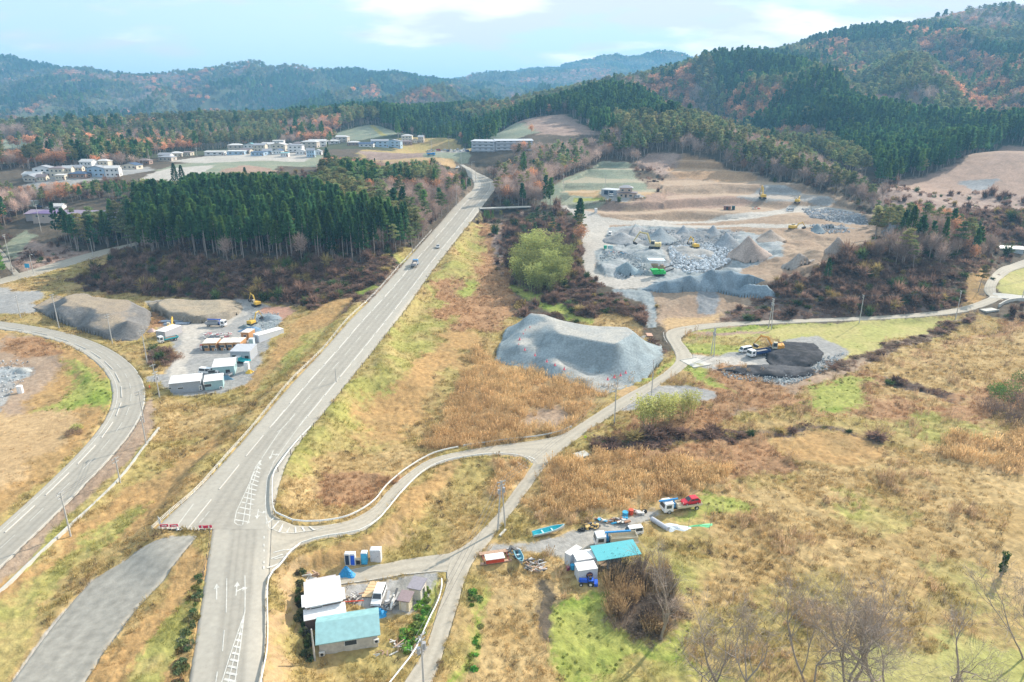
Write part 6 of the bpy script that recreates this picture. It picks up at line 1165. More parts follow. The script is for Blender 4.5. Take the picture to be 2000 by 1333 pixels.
# (px left, px right, py base, floors, wall, roof, shape, where)
HS = [(47, 72, 356, 1, 2, 0, 'gable', "at the front left of the upper left hamlet"), (73, 90, 355, 1, 1, 2, 'gable', "just right of the hamlet's front left house"), (48, 76, 350, 1, 0, 3, 'gable', "behind the hamlet's front left house"), (71, 98, 346, 2, 0, 0, 'gable', "at the hamlet's back left"), (97, 127, 347, 2, 1, 2, 'hip', "in the middle of the hamlet behind the dark roofed one"), (128, 138, 346, 2, 1, 3, 'gable', "right of the hip roofed house in the hamlet"), (133, 170, 349, 1, 4, 1, 'hip', "low and dark at the front of the hamlet"), (139, 160, 336, 1, 1, 0, 'gable', "small at the back of the hamlet"), (155, 183, 332, 2, 0, 3, 'gable', "tall at the back centre of the hamlet"), (171, 206, 346, 2, 3, 0, 'gable', "large at the front right of the hamlet"), (187, 214, 331, 2, 1, 3, 'hip', "three tiered and tall at the back right of the hamlet"), (206, 234, 346, 2, 0, 3, 'gable', "at the right end of the hamlet's front row"), (236, 270, 331, 1, 1, 1, 'gable', "standing apart right of the hamlet"), (266, 292, 322, 1, 4, 2, 'hip', "behind the navy roofed house"),
      (310, 332, 310, 1, 0, 0, 'gable', "at the left end of the far plain"), (333, 354, 307, 1, 1, 3, 'hip', "next to the left end house of the far plain"), (309, 336, 315, 1, 2, 0, 'hip', "in front of the left end house of the far plain"), (402, 436, 304, 1, 0, 3, 'shed', "long and low like a hall on the plain"), (446, 475, 303, 1, 3, 3, 'shed', "low with a blue side beside the hall"), (449, 472, 297, 2, 2, 3, 'hip', "behind the low blue sided building"), (470, 487, 301, 1, 1, 2, 'gable', "left of the teal roofed house"), (479, 498, 296, 2, 0, 4, 'gable', "tall in the town's left part"), (498, 516, 297, 2, 1, 0, 'gable', "right of the teal roofed house"), (516, 533, 295, 2, 0, 3, 'gable', "in the middle of the town"), (532, 556, 296, 2, 1, 3, 'gable', "large with a pale gable in the town"), (534, 554, 287, 2, 0, 3, 'shed', "box like at the back of the town"), (563, 590, 298, 2, 0, 0, 'hip', "wide in the right part of the town"), (578, 598, 303, 1, 0, 3, 'gable', "low in the front row of the town"), (594, 614, 290, 2, 2, 3, 'hip', "beige hip roofed at the back right"), (599, 615, 308, 2, 3, 0, 'gable', "with a sky blue wall at the town's right end"), (611, 628, 303, 1, 0, 0, 'gable', "at the front right corner of the town"), (612, 630, 288, 2, 0, 3, 'gable', "at the far back right of the town"), (490, 515, 305, 1, 3, 1, 'shed', "a dark open shed in the town's front row"), (556, 572, 290, 1, 1, 0, 'gable', "small between the two big roofs"), (486, 500, 290, 1, 4, 2, 'gable', "low behind the teal roofed house"), (514, 530, 302, 1, 3, 0, 'gable', "short in the middle front of the town"), (534, 550, 302, 1, 0, 1, 'gable', "short right of the middle front one"), (574, 588, 286, 1, 4, 2, 'hip', "small at the back right of the town"), (548, 563, 307, 1, 0, 4, 'shed', "lowest in the town's front row"), (462, 476, 292, 1, 0, 0, 'gable', "at the town's back left corner"), (356, 372, 305, 1, 1, 2, 'shed', "tiny right of the plain's hip roofed one"), (110, 126, 352, 1, 1, 3, 'shed', "tiny yard shed before the hamlet's middle"), (214, 232, 337, 1, 4, 0, 'gable', "low behind the hamlet's right end"),
      (637, 660, 282, 1, 0, 3, 'hip', "behind the dark trees of the middle hill"), (652, 676, 279, 2, 2, 3, 'hip', "just left of the purple walled house"), (680, 701, 285, 1, 4, 3, 'hip', "purple walled on the far terrace"), (701, 729, 288, 1, 0, 1, 'gable', "below the green wedge slope"), (732, 753, 288, 2, 3, 0, 'gable', "right of the navy roofed terrace house"), (755, 778, 288, 2, 3, 0, 'gable', "second of the pale blue pair on the terrace"), (780, 804, 283, 1, 4, 2, 'hip', "old style with dark beams on the terrace"), (784, 805, 277, 2, 1, 3, 'hip', "behind the old style terrace house"), (806, 817, 280, 1, 1, 2, 'gable', "small near the right end of the terrace"), (817, 827, 279, 2, 2, 3, 'gable', "at the right end of the terrace row")]
for i, (a, b, py, fl, w, r, sh, wh) in enumerate(HS):
    x0 = P(a, py); x1 = P(b, py); L = math.hypot(x1[0] - x0[0], x1[1] - x0[1]); L = min(max(L, 6), 17); m = P((a + b) / 2, py); dep = min(8, L * .75) ; h = 2.9 * fl + .2; ws = []
    for f in range(fl):
        for q in (-.3, .02, .3): ws.append(('f', q * L, 1 + 2.8 * f, L * .13, 1.2))
    ws.append(('r', 0, 1, dep * .3, 1.2)); ws.append(('d', L * .42, 0, 1.0, 2.0, WC[4]))
    building('house', "%s %shouse, %s roof %s" % (WCN[w], 'tall ' if fl == 2 else '', RCN[r], wh.replace('purple walled ', '')), 'house', (a, py), (b, py), dep, h, WC[w], RC[r], sh, 1.5 if sh != 'shed' else .5, .5, wins=ws, L=L, rz=(-.15, .1, 0, .2)[i % 4], axis='x' if i % 3 else 'y')
# apartment blocks
APW = mat('apartment_wall', (.42, .45, .50), .7); APR = mat('apartment_roof', (.50, .52, .56), .5, .2)
for (a, b, py, lab) in ((921, 966, 297, "left half of the long grey three storey apartment block"), (968, 1040, 296, "right half of the long grey three storey apartment block")):
    m, az, L = frame((a, py), (b, py)); e = building('apartment_block', lab, 'apartments', (a, py), (b, py), 9, 8.6, APW, APR, 'shed', 1.2, .8)
    for f in range(3):
        g = Geo(); g.box((0, -5.2, 1.1 + 2.85 * f), (L * .96, .12, .9)); s = g.obj('balcony', mat('balcony_panel', (.50, .53, .58), .6), e); g = Geo(); g.box((0, -4.9, .95 + 2.85 * f), (L * .96, .8, .14)); g.obj('slab', APW, s)
        n = int(L / 5)
        for q in range(n): add_window(e, -L / 2 + (q + .5) * L / n, .9 + 2.85 * f, 2.6, 1.8, 'f', -4.5)
building('long_hall', "long low building with a purple roof at the left edge", 'building', (52, 432), (235, 428), 12, 3.2, mat('hall_wall', (.46, .42, .44), .7), mat('purple_roof', (.30, .24, .32), .6), 'gable', 1.6, .6, wins=[('f', -20 + q * 5, 1, 2, 1.2) for q in range(6)])
building('hall_wing', "cream upper wing with a violet roof in front of the long low building", 'building', (66, 437), (110, 436), 9, 5.6, mat('wing_wall', (.56, .47, .42), .7), mat('violet_roof', (.18, .12, .26), .6), 'hip', 1.3, .7, wins=[('f', 0, 3.6, 1.4, 1.0), ('f', 4, 3.6, 2.0, 1.0), ('f', -4, 3.6, 1.6, 1)])
building('storage_hut', "small pale green hut behind the white cars at the left", 'hut', (34, 404), (66, 404), 6, 3.2, mat('pale_green_wall', (.45, .55, .50), .7), RC[3], 'flat', wins=[('f', -3, 1, 2, 1), ('f', 2, 1, 2, 1)]); building('storage_hut', "white low hut behind the right of the purple roofed building", 'hut', (103, 412), (122, 411), 6, 2.6, WC[0], RC[3], 'gable', wins=[('f', 0, 1, 2, 1)])
building('greenhouse', "long pale sheet roofed shed at the right edge behind the autumn trees", 'shed', (1953, 488), (1998, 497), 6, 1.6, mat('shed_side', (.34, .38, .42), .6), mat('silver_sheet', (.60, .60, .62), .5), 'gable', .8, .3, wins=[('f', 0, .4, 3, .8)])
# small bridges
def slab(name, A, B, w, t, lab, up=.25, railh=0):
    a = np.array(P(*A)); b = np.array(P(*B)); d = b - a; L = math.hypot(d[0], d[1]); e = empty(name, (a + b) / 2, math.atan2(d[1], d[0])); tag(e, lab, 'bridge'); g = Geo(); g.box((0, 0, up - t), (L, w, t)); g.obj('deck', M_CONC, e)
    for s in (-1, 1): g = Geo(); g.box((0, s * (w / 2 - .1), up), (L, .2, .16)); g.obj('parapet', M_CONC, e)
slab('concrete_bridge', (937, 409), (1040, 405), 4.5, .4, "thin pale bridge running from the highway to the quarry slope", .5); slab('concrete_bridge', (1920, 609), (1944, 605), 3.2, .5, "little pale bridge over the ditch at the right", .4); slab('concrete_ramp', (1342, 712), (1374, 706), 7.5, .5, "pale concrete ramp leading from the lane bend to the gravel pad", .12)
wall_along('concrete_revetment', "1950 600;1965 592;1985 588;2010 588;2060 588", .5, 1.2, M_CONC, "pale concrete bank wall beside the small bridge", 'wall')
# ---------------------------------------------------------------- heaps and banks of spoil
def onplane(px, py, H, back=0):
    """point seen at (px,py) standing H above the ground below it"""
    r = ray(px, py); z = 2.
    for _ in range(6): t = (z + H - CH) / r[2]; z = float(hs(r[0] * t, r[1] * t))
    x, y = r[0] * t, r[1] * t; k = 1 + back / math.hypot(x, y); return x * k, y * k, z + (H if back == 0 else 0)
def bank(name, lab, cat, zero, high, c1, c2, steep=None, res=.7, noise=.25, backs=(), cap=99., gain=1.1):
    """a dumped bank: zero = outline spots on the ground, high = (x,y,height) spots"""
    Z = [onplane(*map(float, t.split()), 0) for t in zero.split(';')]; Hh = [onplane(*map(float, t.split())) for t in high.split(';')]; Bk = [onplane(*map(float, t.split())) for t in backs.split(';')] if backs else []
    S_ = np.array([(*p[:2], 0.) for p in Z] + [(*p[:2], p[2] - float(hs(p[0], p[1]))) for p in Hh] + [(*p[:2], 0.) for p in Bk])
    c = S_[:, :2].mean(0); zr_ = [k for k in range(len(S_)) if S_[k, 2] == 0]; an = np.arctan2(S_[zr_, 1] - c[1], S_[zr_, 0] - c[0]); ring = S_[zr_][np.argsort(an)][:, :2]
    n = len(S_); D_ = np.hypot(S_[:, None, 0] - S_[None, :, 0], S_[:, None, 1] - S_[None, :, 1]); Wt = np.linalg.solve(D_ + np.eye(n) * -.05, S_[:, 2])
    x0, x1, y0, y1 = ring[:, 0].min() - 2, ring[:, 0].max() + 2, ring[:, 1].min() - 2, ring[:, 1].max() + 2; gx = np.arange(x0, x1, res); gy = np.arange(y0, y1, res); X, Y = np.meshgrid(gx, gy); x, y = X.ravel(), Y.ravel()
    h = np.hypot(x[:, None] - S_[None, :, 0], y[:, None] - S_[None, :, 1]) @ Wt; big = c + (ring - c) * 1.04; ins = inpoly(x, y, big); h = np.maximum(h, 0); h = np.minimum(h * gain, cap)
    h = h + np.where(h > .3, (fbm(x / 1.5, y / 1.5, 5, 3) - .5) * noise * 2 + (fbm(x / 6, y / 6, 15, 3) - .5) * noise * 3, 0); h = np.where(ins, h, -.6); g0 = hs(x, y) + .12; z = g0 + h
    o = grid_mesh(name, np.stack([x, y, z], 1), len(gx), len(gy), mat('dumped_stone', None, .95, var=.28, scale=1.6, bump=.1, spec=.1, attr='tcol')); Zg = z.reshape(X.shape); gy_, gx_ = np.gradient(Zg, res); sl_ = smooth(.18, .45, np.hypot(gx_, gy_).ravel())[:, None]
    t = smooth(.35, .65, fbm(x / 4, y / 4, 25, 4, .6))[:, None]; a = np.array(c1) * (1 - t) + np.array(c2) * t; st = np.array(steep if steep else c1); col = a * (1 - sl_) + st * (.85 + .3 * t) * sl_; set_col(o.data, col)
    b = bmesh.new(); b.from_mesh(o.data); dl = [v for v in b.verts if h[v.index] < -.5 and not any(h[q.index] > -.5 for e_ in v.link_edges for q in e_.verts)]; bmesh.ops.delete(b, geom=dl, context='VERTS'); b.to_mesh(o.data); b.free(); tag(o, lab, cat); return o
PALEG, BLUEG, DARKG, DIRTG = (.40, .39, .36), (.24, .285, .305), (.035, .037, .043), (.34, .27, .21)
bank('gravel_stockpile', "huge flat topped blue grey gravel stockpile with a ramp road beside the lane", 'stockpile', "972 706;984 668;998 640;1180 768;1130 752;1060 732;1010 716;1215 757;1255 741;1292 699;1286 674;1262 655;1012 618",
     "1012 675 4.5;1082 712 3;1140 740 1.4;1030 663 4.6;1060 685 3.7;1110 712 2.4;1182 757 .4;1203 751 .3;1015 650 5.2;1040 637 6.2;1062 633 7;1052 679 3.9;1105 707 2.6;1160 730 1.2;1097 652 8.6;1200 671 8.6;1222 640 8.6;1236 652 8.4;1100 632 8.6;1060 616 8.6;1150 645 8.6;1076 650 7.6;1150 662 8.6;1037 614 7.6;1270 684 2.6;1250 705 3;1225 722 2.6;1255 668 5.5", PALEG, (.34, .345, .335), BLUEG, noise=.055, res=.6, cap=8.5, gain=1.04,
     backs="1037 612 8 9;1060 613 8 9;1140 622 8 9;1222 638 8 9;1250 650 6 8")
bank('spoil_bank', "long gravel bank with a dark shaded face behind the roadside poles", 'spoil bank', "95 618;150 642;220 665;265 664;287 640;292 610;68 602;112 578", "122 600 4.5;190 615 4.6;250 631 4.6;160 592 5;240 595 5.4;266 607 3.6;160 568 7;192 582 5.6;240 585 6;132 582 4.6;210 600 5;272 622 2.5", (.33, .27, .20), (.29, .24, .185), (.17, .165, .16), cap=5.2, gain=1.2, res=.6, noise=.15, backs="160 566 7 9;192 580 5.6 8;240 583 6 8;270 592 4 7")  # steep faces get a darker colour, standing in for the bank's unlit side
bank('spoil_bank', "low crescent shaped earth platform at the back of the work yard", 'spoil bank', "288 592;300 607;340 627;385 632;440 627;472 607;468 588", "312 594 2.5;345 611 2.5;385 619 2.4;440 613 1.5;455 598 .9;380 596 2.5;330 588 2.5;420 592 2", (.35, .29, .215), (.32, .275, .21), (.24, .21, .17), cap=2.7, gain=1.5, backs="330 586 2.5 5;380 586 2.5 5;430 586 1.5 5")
bank('soil_heap', "black soil heap under the orange excavator", 'soil heap', "1500 678;1530 668;1590 672;1607 690;1602 706;1570 722;1520 724;1498 706", "1540 681 2.4;1575 686 2.6;1555 700 2.2;1520 691 1.6;1592 694 1.5;1575 708 1.4", DARKG, (.07, .07, .078), DARKG, noise=.3, gain=.75)
bank('soil_heap', "low band of black soil along the near edge of the gravel pad", 'soil heap', "1400 723;1440 716;1500 713;1560 711;1592 719;1586 734;1540 740;1460 734", "1440 723 1.0;1500 722 1.3;1550 721 1.4;1575 722 1.2", DARKG, (.10, .10, .108), DARKG, noise=.25, gain=.7)
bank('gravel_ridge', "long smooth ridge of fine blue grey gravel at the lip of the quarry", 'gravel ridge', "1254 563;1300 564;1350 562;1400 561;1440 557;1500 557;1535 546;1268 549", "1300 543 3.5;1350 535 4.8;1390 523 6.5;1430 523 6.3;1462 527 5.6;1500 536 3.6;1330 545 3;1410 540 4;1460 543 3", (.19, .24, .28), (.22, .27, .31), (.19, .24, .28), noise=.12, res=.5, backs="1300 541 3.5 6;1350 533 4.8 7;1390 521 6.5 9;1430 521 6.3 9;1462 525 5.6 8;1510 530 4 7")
CN = [(1462, 500, 46, 9, (.36, .29, .25), "broad brown spoil cone in the middle of the quarry"), (1637, 494, 30, 7, (.35, .29, .25), "brown spoil cone at the right of the quarry"), (1335, 458, 17, 4.5, (.24, .26, .28), "left of two dark gravel cones beside the upper haul road"), (1393, 458, 17, 4.5, (.24, .26, .28), "right of two dark gravel cones beside the upper haul road"),
      (1596, 455, 17, 4.2, (.23, .28, .31), "blue gravel cone right of the bench road excavator"), (1745, 455, 24, 6, (.22, .26, .29), "dark gravel cone at the quarry's right exit road"), (1560, 520, 34, 5, (.30, .26, .23), "brown heap behind the scrub ridge crest"), (1215, 470, 40, 4, (.27, .28, .29), "grey heap beside the white van in the pit"), (1420, 480, 30, 6, (.25, .27, .29), "grey rock heap behind the yellow excavator"), (1290, 470, 34, 6, (.23, .26, .28), "grey blue bank behind the long armed excavator"),
      (1225, 528, 32, 4.5, (.25, .31, .34), "blue grey heap inside the haul road bend"), (1405, 730, 0, 0, None, None), (525, 622, 26, 1.6, (.26, .30, .33), "flattened blue grey heap at the right of the yard"), (478, 640, 13, 1.6, (.22, .27, .28), "small green grey heap beside the yard excavator"), (40, 725, 24, 1.4, (.36, .37, .36), "pale gravel heap in the left field"), (1640, 440, 44, 4, (.27, .28, .29), "grey stony bench end at the upper right of the quarry"), (1505, 470, 30, 5, (.33, .28, .24), "brown heap in front of the bench road"),
      (1300, 505, 0, 0, None, None)]
for px, py, w, H, c, l in CN:
    if not l: continue
    s = "%f %f;" * 7 % sum(((px + w * math.cos(a), py - w * .22 * math.sin(a)) for a in [i * 6.2832 / 7 for i in range(7)]), ()); s = s[:-1]
    bank('spoil_heap', l, 'spoil heap', s, "%f %f %f;%f %f %f;%f %f %f" % (px, py - H * 4.2, H, px - w * .3, py - H * 2.6, H * .62, px + w * .35, py - H * 2.4, H * .55), c, tuple(q * .85 for q in c), c, res=.8, noise=.22)
def rubble():
    rng = np.random.default_rng(4); pr = []
    for i in range(3):
        b = bmesh.new(); bmesh.ops.create_icosphere(b, subdivisions=1, radius=.5)
        for v in b.verts: v.co *= .7 + .5 * rng.random(); v.co.z *= .8
        me = bpy.data.meshes.new('r'); b.to_mesh(me); b.free(); me.materials.append(M_LEAFROCK); pr.append(bpy.data.objects.new('r', me))
    P_, C_, S_ = [], [], []
    for sp, n, s0, s1, col in (("1305 482;1400 476;1435 492;1425 512;1390 530;1345 535;1310 520", 2600, .5, 1.7, (.50, .53, .56)), ("1565 408;1640 410;1690 425;1700 440;1640 436;1580 425", 1100, .4, 1.3, (.40, .41, .43)), ("1240 448;1440 452;1440 480;1300 478;1230 470", 900, .4, 1.2, (.36, .38, .40)), ("1580 440;1650 440;1660 455;1590 458", 400, .4, 1.2, (.42, .44, .47)), ("1170 500;1190 490;1250 500;1270 535;1210 545;1180 535", 900, .3, .9, (.36, .40, .43)),
                            ("1400 728;1500 722;1600 700;1650 690;1620 722;1550 752;1500 748;1430 742", 1300, .2, .7, (.38, .40, .41)), ("972 706;1000 630;1060 610;1240 640;1292 697;1180 768", 0, .2, .5, (.3, .34, .37)), ("-40 705;60 705;60 735;0 790;-40 800", 260, .2, .8, (.45, .45, .45)), ("490 608;545 612;545 640;500 660", 260, .2, .7, (.36, .38, .40))):
        pl = pts(sp); k = 0
        while k < n:
            q = rng.random((n, 2)) * (pl.max(0) - pl.min(0)) + pl.min(0); q = q[inpoly(q[:, 0], q[:, 1], pl)][:n - k]; k += len(q); P_.append(np.c_[q, hs(q[:, 0], q[:, 1]) + .2]); C_.append(np.array(col) * (.6 + .7 * rng.random((len(q), 1)))); S_.append(s0 + (s1 - s0) * rng.random(len(q)) ** 2.5)
    P_ = np.vstack(P_); C_ = np.vstack(C_); S_ = np.concatenate(S_); n = len(P_)
    scatter('broken_rock', 'broken blue grey rock strewn over the quarry and gravel pads', pr, P_, np.stack([S_] * 3, 1), rng.random((n, 3)) * 6, rng.integers(0, 3, n), C_)
M_LEAFROCK = leafmat('broken_stone', 0., .15); rubble()
# ---------------------------------------------------------------- single trees, bamboo, shrubs
def plant_at(name, lab, cat, px, py, h, tg, col, group=None, wid=1., hb=None, hsize=None, parts=('trunk', 'crown'), nb=0):
    x, y, z = P(px, py); e = empty(name, (x, y, z), random.random() * 6); tag(e, lab, cat, group); s = h / hb; e.scale = (s * wid, s * wid, s); t, g = tg
    for gg, nm, m in ((t, parts[0], M_TRUNK), (g, parts[1], M_LEAF)):
        if gg.n: o = gg.obj(nm, m, e); o['tcol'] = list(map(float, col))
    return e
rg = np.random.default_rng(77)
def top_h(px, py, pt): x, y, z = P(px, py); return hfor(x, y, pt) - z
for px, py, pt, l in ((1762, 468, 411, "tall thin cedar in front of its group on the quarry's right ridge"), (1785, 455, 410, "middle cedar of the group on the quarry's right ridge"), (1802, 450, 395, "dense dark cedar tallest of the group on the right ridge"), (1822, 448, 415, "slim cedar at the right of the ridge group"), (344, 362, 319, "lone dark cedar before the pale far field, left of the pair"), (358, 362, 323, "lone dark cedar before the pale far field, right of the pair"), (481, 360, 327, "dark pointed cedar rising above the knoll top before the far plain"), (1615, 545, 505, "green young cedar on the scrub ridge")):
    plant_at('cedar_tree', l, 'tree', px, py, top_h(px, py, pt), cedar(700, 18, rg, .12, 2.6), (.05, .11, .05), wid=1.3, hb=18)
def bamboo(n, h, rng):
    t = Geo(); g = Geo()
    for i in range(7):
        a = i * .9 + rng.random(); r0 = rng.random() * 1.2; p = [(r0 * math.cos(a), r0 * math.sin(a), -.5), (r0 * 1.6 * math.cos(a), r0 * 1.6 * math.sin(a), h * .6), ((r0 + 1.6) * math.cos(a), (r0 + 1.6) * math.sin(a), h * .95)]; t.tube(p, [.07, .05, .02], 4)
        m = n // 7; u = rng.random(m) ** .7; c = np.array(p[1])[None] * (1 - u[:, None]) + np.array(p[2])[None] * u[:, None]; c[:, 2] -= (1 - u) * h * .35; q = rng.normal(size=(m, 3)) * np.array([.75, .75, .5]) * (h / 14); c = c + q
        g.quads(cards(c, .75 * h / 13, .32 * h / 13, q + np.array([0, 0, .2]) + rng.normal(size=(m, 3)) * .4, rng))
    return t, g
BB = [bamboo(900, 13, rg) for _ in range(3)]; BT = [(t.obj('culm', mat('bamboo_culm', (.28, .30, .12), .6)), g.obj('foliage', M_LEAF)) for t, g in BB]
for a in BT:
    for o in a: COL.objects.unlink(o)
def bam(px, py, h, lab, col, grp=None, w=1.25):
    x, y, z = P(px, py); e = empty('bamboo_clump', (x, y, z), random.random() * 6); s = h / 13; e.scale = (s * w, s * w, s); tag(e, lab, 'bamboo', grp)
    for o in random.choice(BT): o = o.copy(); COL.objects.link(o); o.parent = e; o['tcol'] = list(map(float, col))
for j, (py, xs) in enumerate(((573, (1040, 1058, 1078)), (562, (1022, 1040, 1058, 1076, 1094)), (550, (1012, 1030, 1050, 1070, 1090, 1106)), (536, (1010, 1028, 1050, 1072, 1092, 1108)), (520, (1016, 1036, 1060, 1085, 1104)), (504, (1030, 1055, 1082)))):
    for i, px in enumerate(xs): bam(px + random.uniform(-4, 4), py, random.uniform(8.5, 15.5), "pale green bamboo plume in the big grove beside the quarry road", np.array([.42, .45, .16]) * random.uniform(.45, 1.35), 'bamboo in the big grove')
for px, py, h, l in ((1258, 838, 9.2, "leftmost and widest pale bamboo clump beside the lane"), (1274, 832, 8.6, "bamboo clump second from left beside the lane"), (1300, 828, 8.6, "middle bamboo clump beside the lane"), (1312, 820, 7.6, "bamboo clump just right of the middle one beside the lane"), (1334, 814, 6.2, "darker low bamboo clump beside the gravel lay-by"), (1350, 812, 7.4, "rightmost bamboo clump beside the gravel lay-by")): bam(px, py, h, l, (.60, .60, .22), None, 1.35)
for j, (px, py, h) in enumerate(((1035, 455, 11), (1050, 448, 12), (1066, 452, 11), (1080, 460, 10), (1045, 468, 9), (1025, 470, 8), (1092, 470, 9))):
    plant_at('pine_tree', "dark green tree in the hollow behind the big bamboo grove", 'tree', px, py, h, pine(620, 15, rg), (.10, .15, .08), 'trees behind the bamboo grove', hb=15)
def bush(px, py, h, R, col, lab, grp=None, twig=.2, n=260, leaf=True):
    plant_at('shrub', lab, 'shrub', px, py, h, shrub(n, h, rg, R, twig), col, grp, hb=h)
for px, py, h, R, c in ((1935, 800, 4, 3.5, (.16, .12, .10)), (1955, 780, 4, 3.2, (.13, .20, .06)), (1975, 765, 4, 3, (.16, .24, .07)), (1990, 790, 5, 4, (.20, .15, .13)), (1965, 815, 4, 3.6, (.17, .13, .11)), (1990, 830, 4, 4, (.22, .16, .14)), (1945, 765, 3, 2.4, (.15, .24, .07)), (2000, 745, 4, 3.4, (.13, .21, .07)), (2015, 810, 5, 4, (.15, .13, .10))):
    bush(px, py, h, R, c, "tangled %s bush in the thicket at the right edge" % ('green' if c[1] > c[0] else 'brown leafless'), 'thicket at the right edge', .15 if c[1] > c[0] else .8, 420)
for i in range(52):
    t = random.random(); px = 1195 + 110 * random.random(); py = 1105 + 120 * random.random() + (px - 1200) * .12; c = random.choice([(.20, .15, .11), (.16, .12, .09), (.42, .28, .14), (.36, .25, .13), (.14, .12, .09)]); hq = random.uniform(1.8, 3.4); plant_at('reed_clump' if i % 3 else 'shrub', "brown brush with pale seed heads right of the containers and tractor", 'shrub', px, py, hq, tuft(150, hq, rg, random.uniform(.9, 1.5), .05, 1) if i % 3 else shrub(240, hq, rg, 1.3, .85), (c[0] * 1.15, c[1] * 1.2, c[2] * 1.3), 'brush right of the containers', hb=hq)
for s, c, h in (("925 1180;935 1240;925 1290;915 1333;908 1370", (.16, .27, .06), .8), ("835 1180;828 1205;815 1230;800 1250;792 1262", (.18, .30, .07), .9), ("590 1150;588 1170;590 1195;594 1230;602 1260", (.10, .12, .06), 1.8), ("390 1150;380 1200;370 1240;360 1280;350 1320", (.16, .17, .08), .65)):
    for i, (px, py) in enumerate([tuple(map(float, q.split())) for q in s.split(';')]):
        for k in range(9 if h != .8 else 6): bush(px + random.gauss(0, 4) - (0 if h > 1.5 else 3), py + random.uniform(-32, 32), h * random.uniform(.25, .9), random.uniform(.3, .9), tuple(q * random.uniform(.8, 1.5) for q in c), {0.06: "leafy green weeds along the field ditch", .07: "leafy green weeds inside the white pipe barrier"}.get(c[2] if h != 1.8 and c[0] > .15 else 0, "dark rough bushes left of the workshop" if h == 1.8 else "green and brown weeds on the verge of the main road"), 'weeds %s' % s[:4], .3, 110)
for px, py, c, R in ((345, 700, (.34, .22, .15), 2.6), (330, 695, (.30, .2, .14), 2.2), (318, 700, (.30, .2, .14), 2), (145, 848, (.28, .20, .14), 2.0), (150, 838, (.42, .42, .16), 1.6), (1230, 612, (.17, .12, .10), 4.5), (1205, 612, (.15, .11, .09), 3.6), (1250, 602, (.17, .13, .1), 3)): bush(px, py, R * .9, R, c, "rounded %s bush standing alone on open ground" % ('yellow green' if c[1] >= c[0] else 'brown'), 'lone bushes', .7, 380)
# ivy covered stump
e = plant_at('ivy_stump', "dead trunk wrapped in dark green ivy in the dry grass at the right", 'tree', 1955, 1124, 4.6, (Geo(), Geo()), (.07, .13, .04), hb=4.6); e.scale = (1, 1, 1); g = Geo(); g.tube([(0, 0, -.5), (0, 0, 4.2)], [.25, .2], 6); g.obj('trunk', M_TRUNK, e); u = rg.random(420); a = rg.random(420) * 6.28; rr = (.42 + .22 * np.sin(u * 5) ** 2) * (.5 + .5 * rg.random(420)); g = Geo(); g.quads(cards(np.stack([rr * np.cos(a), rr * np.sin(a), .5 + u * 4.2], 1), .38, .3)); o = g.obj('ivy', M_LEAF, e); o['tcol'] = [.06, .13, .035]
# bare foreground trees, branch by branch
def bare_tree(h, rng, stems=1, spread=.55, r0=.2, first=.35, depth=5):
    T = Geo(); Tw = Geo(); tw = []
    def grow(p, d, l, r, k):
        n = 4; q = [p]; dd = d.copy()
        for i in range(n): dd = dd + rng.normal(size=3) * .10 + np.array([0, 0, .05]); dd /= np.linalg.norm(dd); q.append(q[-1] + dd * l / n)
        T.tube(q, np.linspace(r, r * .62, n + 1), 7 if k < 2 else (5 if k < 3 else 3))
        if k >= depth:
            for _ in range(3): tw.append((q[rng.integers(1, n + 1)], dd + rng.normal(size=3) * .55))
            return
        for i in range(3 if k else 3):
            j = n if i == 0 else rng.integers(2, n + 1); a = rng.normal(size=3) * spread + np.array([0, 0, .18]); nd = dd + a * (0.55 if i == 0 else 1.1); nd /= np.linalg.norm(nd); grow(q[j], nd, l * (.62 + .2 * rng.random()), r * (.62 if i == 0 else .5), k + 1)
    for s in range(stems):
        a = rng.random() * 6.28; d = np.array([math.cos(a) * .35 * (stems > 1), math.sin(a) * .35 * (stems > 1), 1.]); d /= np.linalg.norm(d); grow(np.array([math.cos(a) * .2 * (stems > 1), math.sin(a) * .2 * (stems > 1), -.4]), d, h * first, r0 * (1 if s == 0 else .8), 0)
    C = np.array([t[0] for t in tw]); D_ = np.array([t[1] for t in tw]); D_ /= np.linalg.norm(D_, axis=1)[:, None]; L_ = .5 + .6 * rng.random(len(C)); Tw.quads(cards(C + D_ * L_[:, None] * .5, L_, .022, D_, rng, True)); V = np.vstack(T.v); top = V[:, 2].max(); return T, Tw, top
M_BTW = mat('twig_bark', (.40, .32, .26), .9)
for px, py, pt, st, sp, fi, r0, l in ((1291, 1247, 1040, 1, .42, .42, .34, "tall bare forked tree standing alone left of the field of dry grass"), (1655, 1350, 1120, 3, .55, .3, .26, "many stemmed bare tree in the middle of the bottom right row"), (1585, 1352, 1150, 2, .5, .32, .2, "thin bare tree just left of the middle one in the bottom right row"), (1720, 1355, 1160, 3, .6, .3, .24, "bare tree just right of the middle one in the bottom right row"), (1425, 1362, 1180, 2, .6, .3, .24, "leftmost bare tree of the bottom right row"), (1862, 1345, 1160, 2, .5, .32, .22, "bare tree with a mossy forked trunk toward the right corner"), (2008, 1290, 1130, 3, .5, .32, .18, "bare tree cut by the right edge"), (1375, 1345, 1250, 3, .6, .3, .12, "scrubby bare sapling leaning left at the bottom")):
    T, Tw, top = bare_tree(10, rg, st, sp, r0 * 10 / max(6, top_h(px, py, pt)), fi, 5 if px not in (1375,) else 4); e = empty('bare_tree', P(px, py), 0); s = top_h(px, py, pt) / top; e.scale = (s, s, s); tag(e, l, 'tree'); T.obj('trunk', M_BRANCH, e, True); Tw.obj('twigs', M_BTW, e)
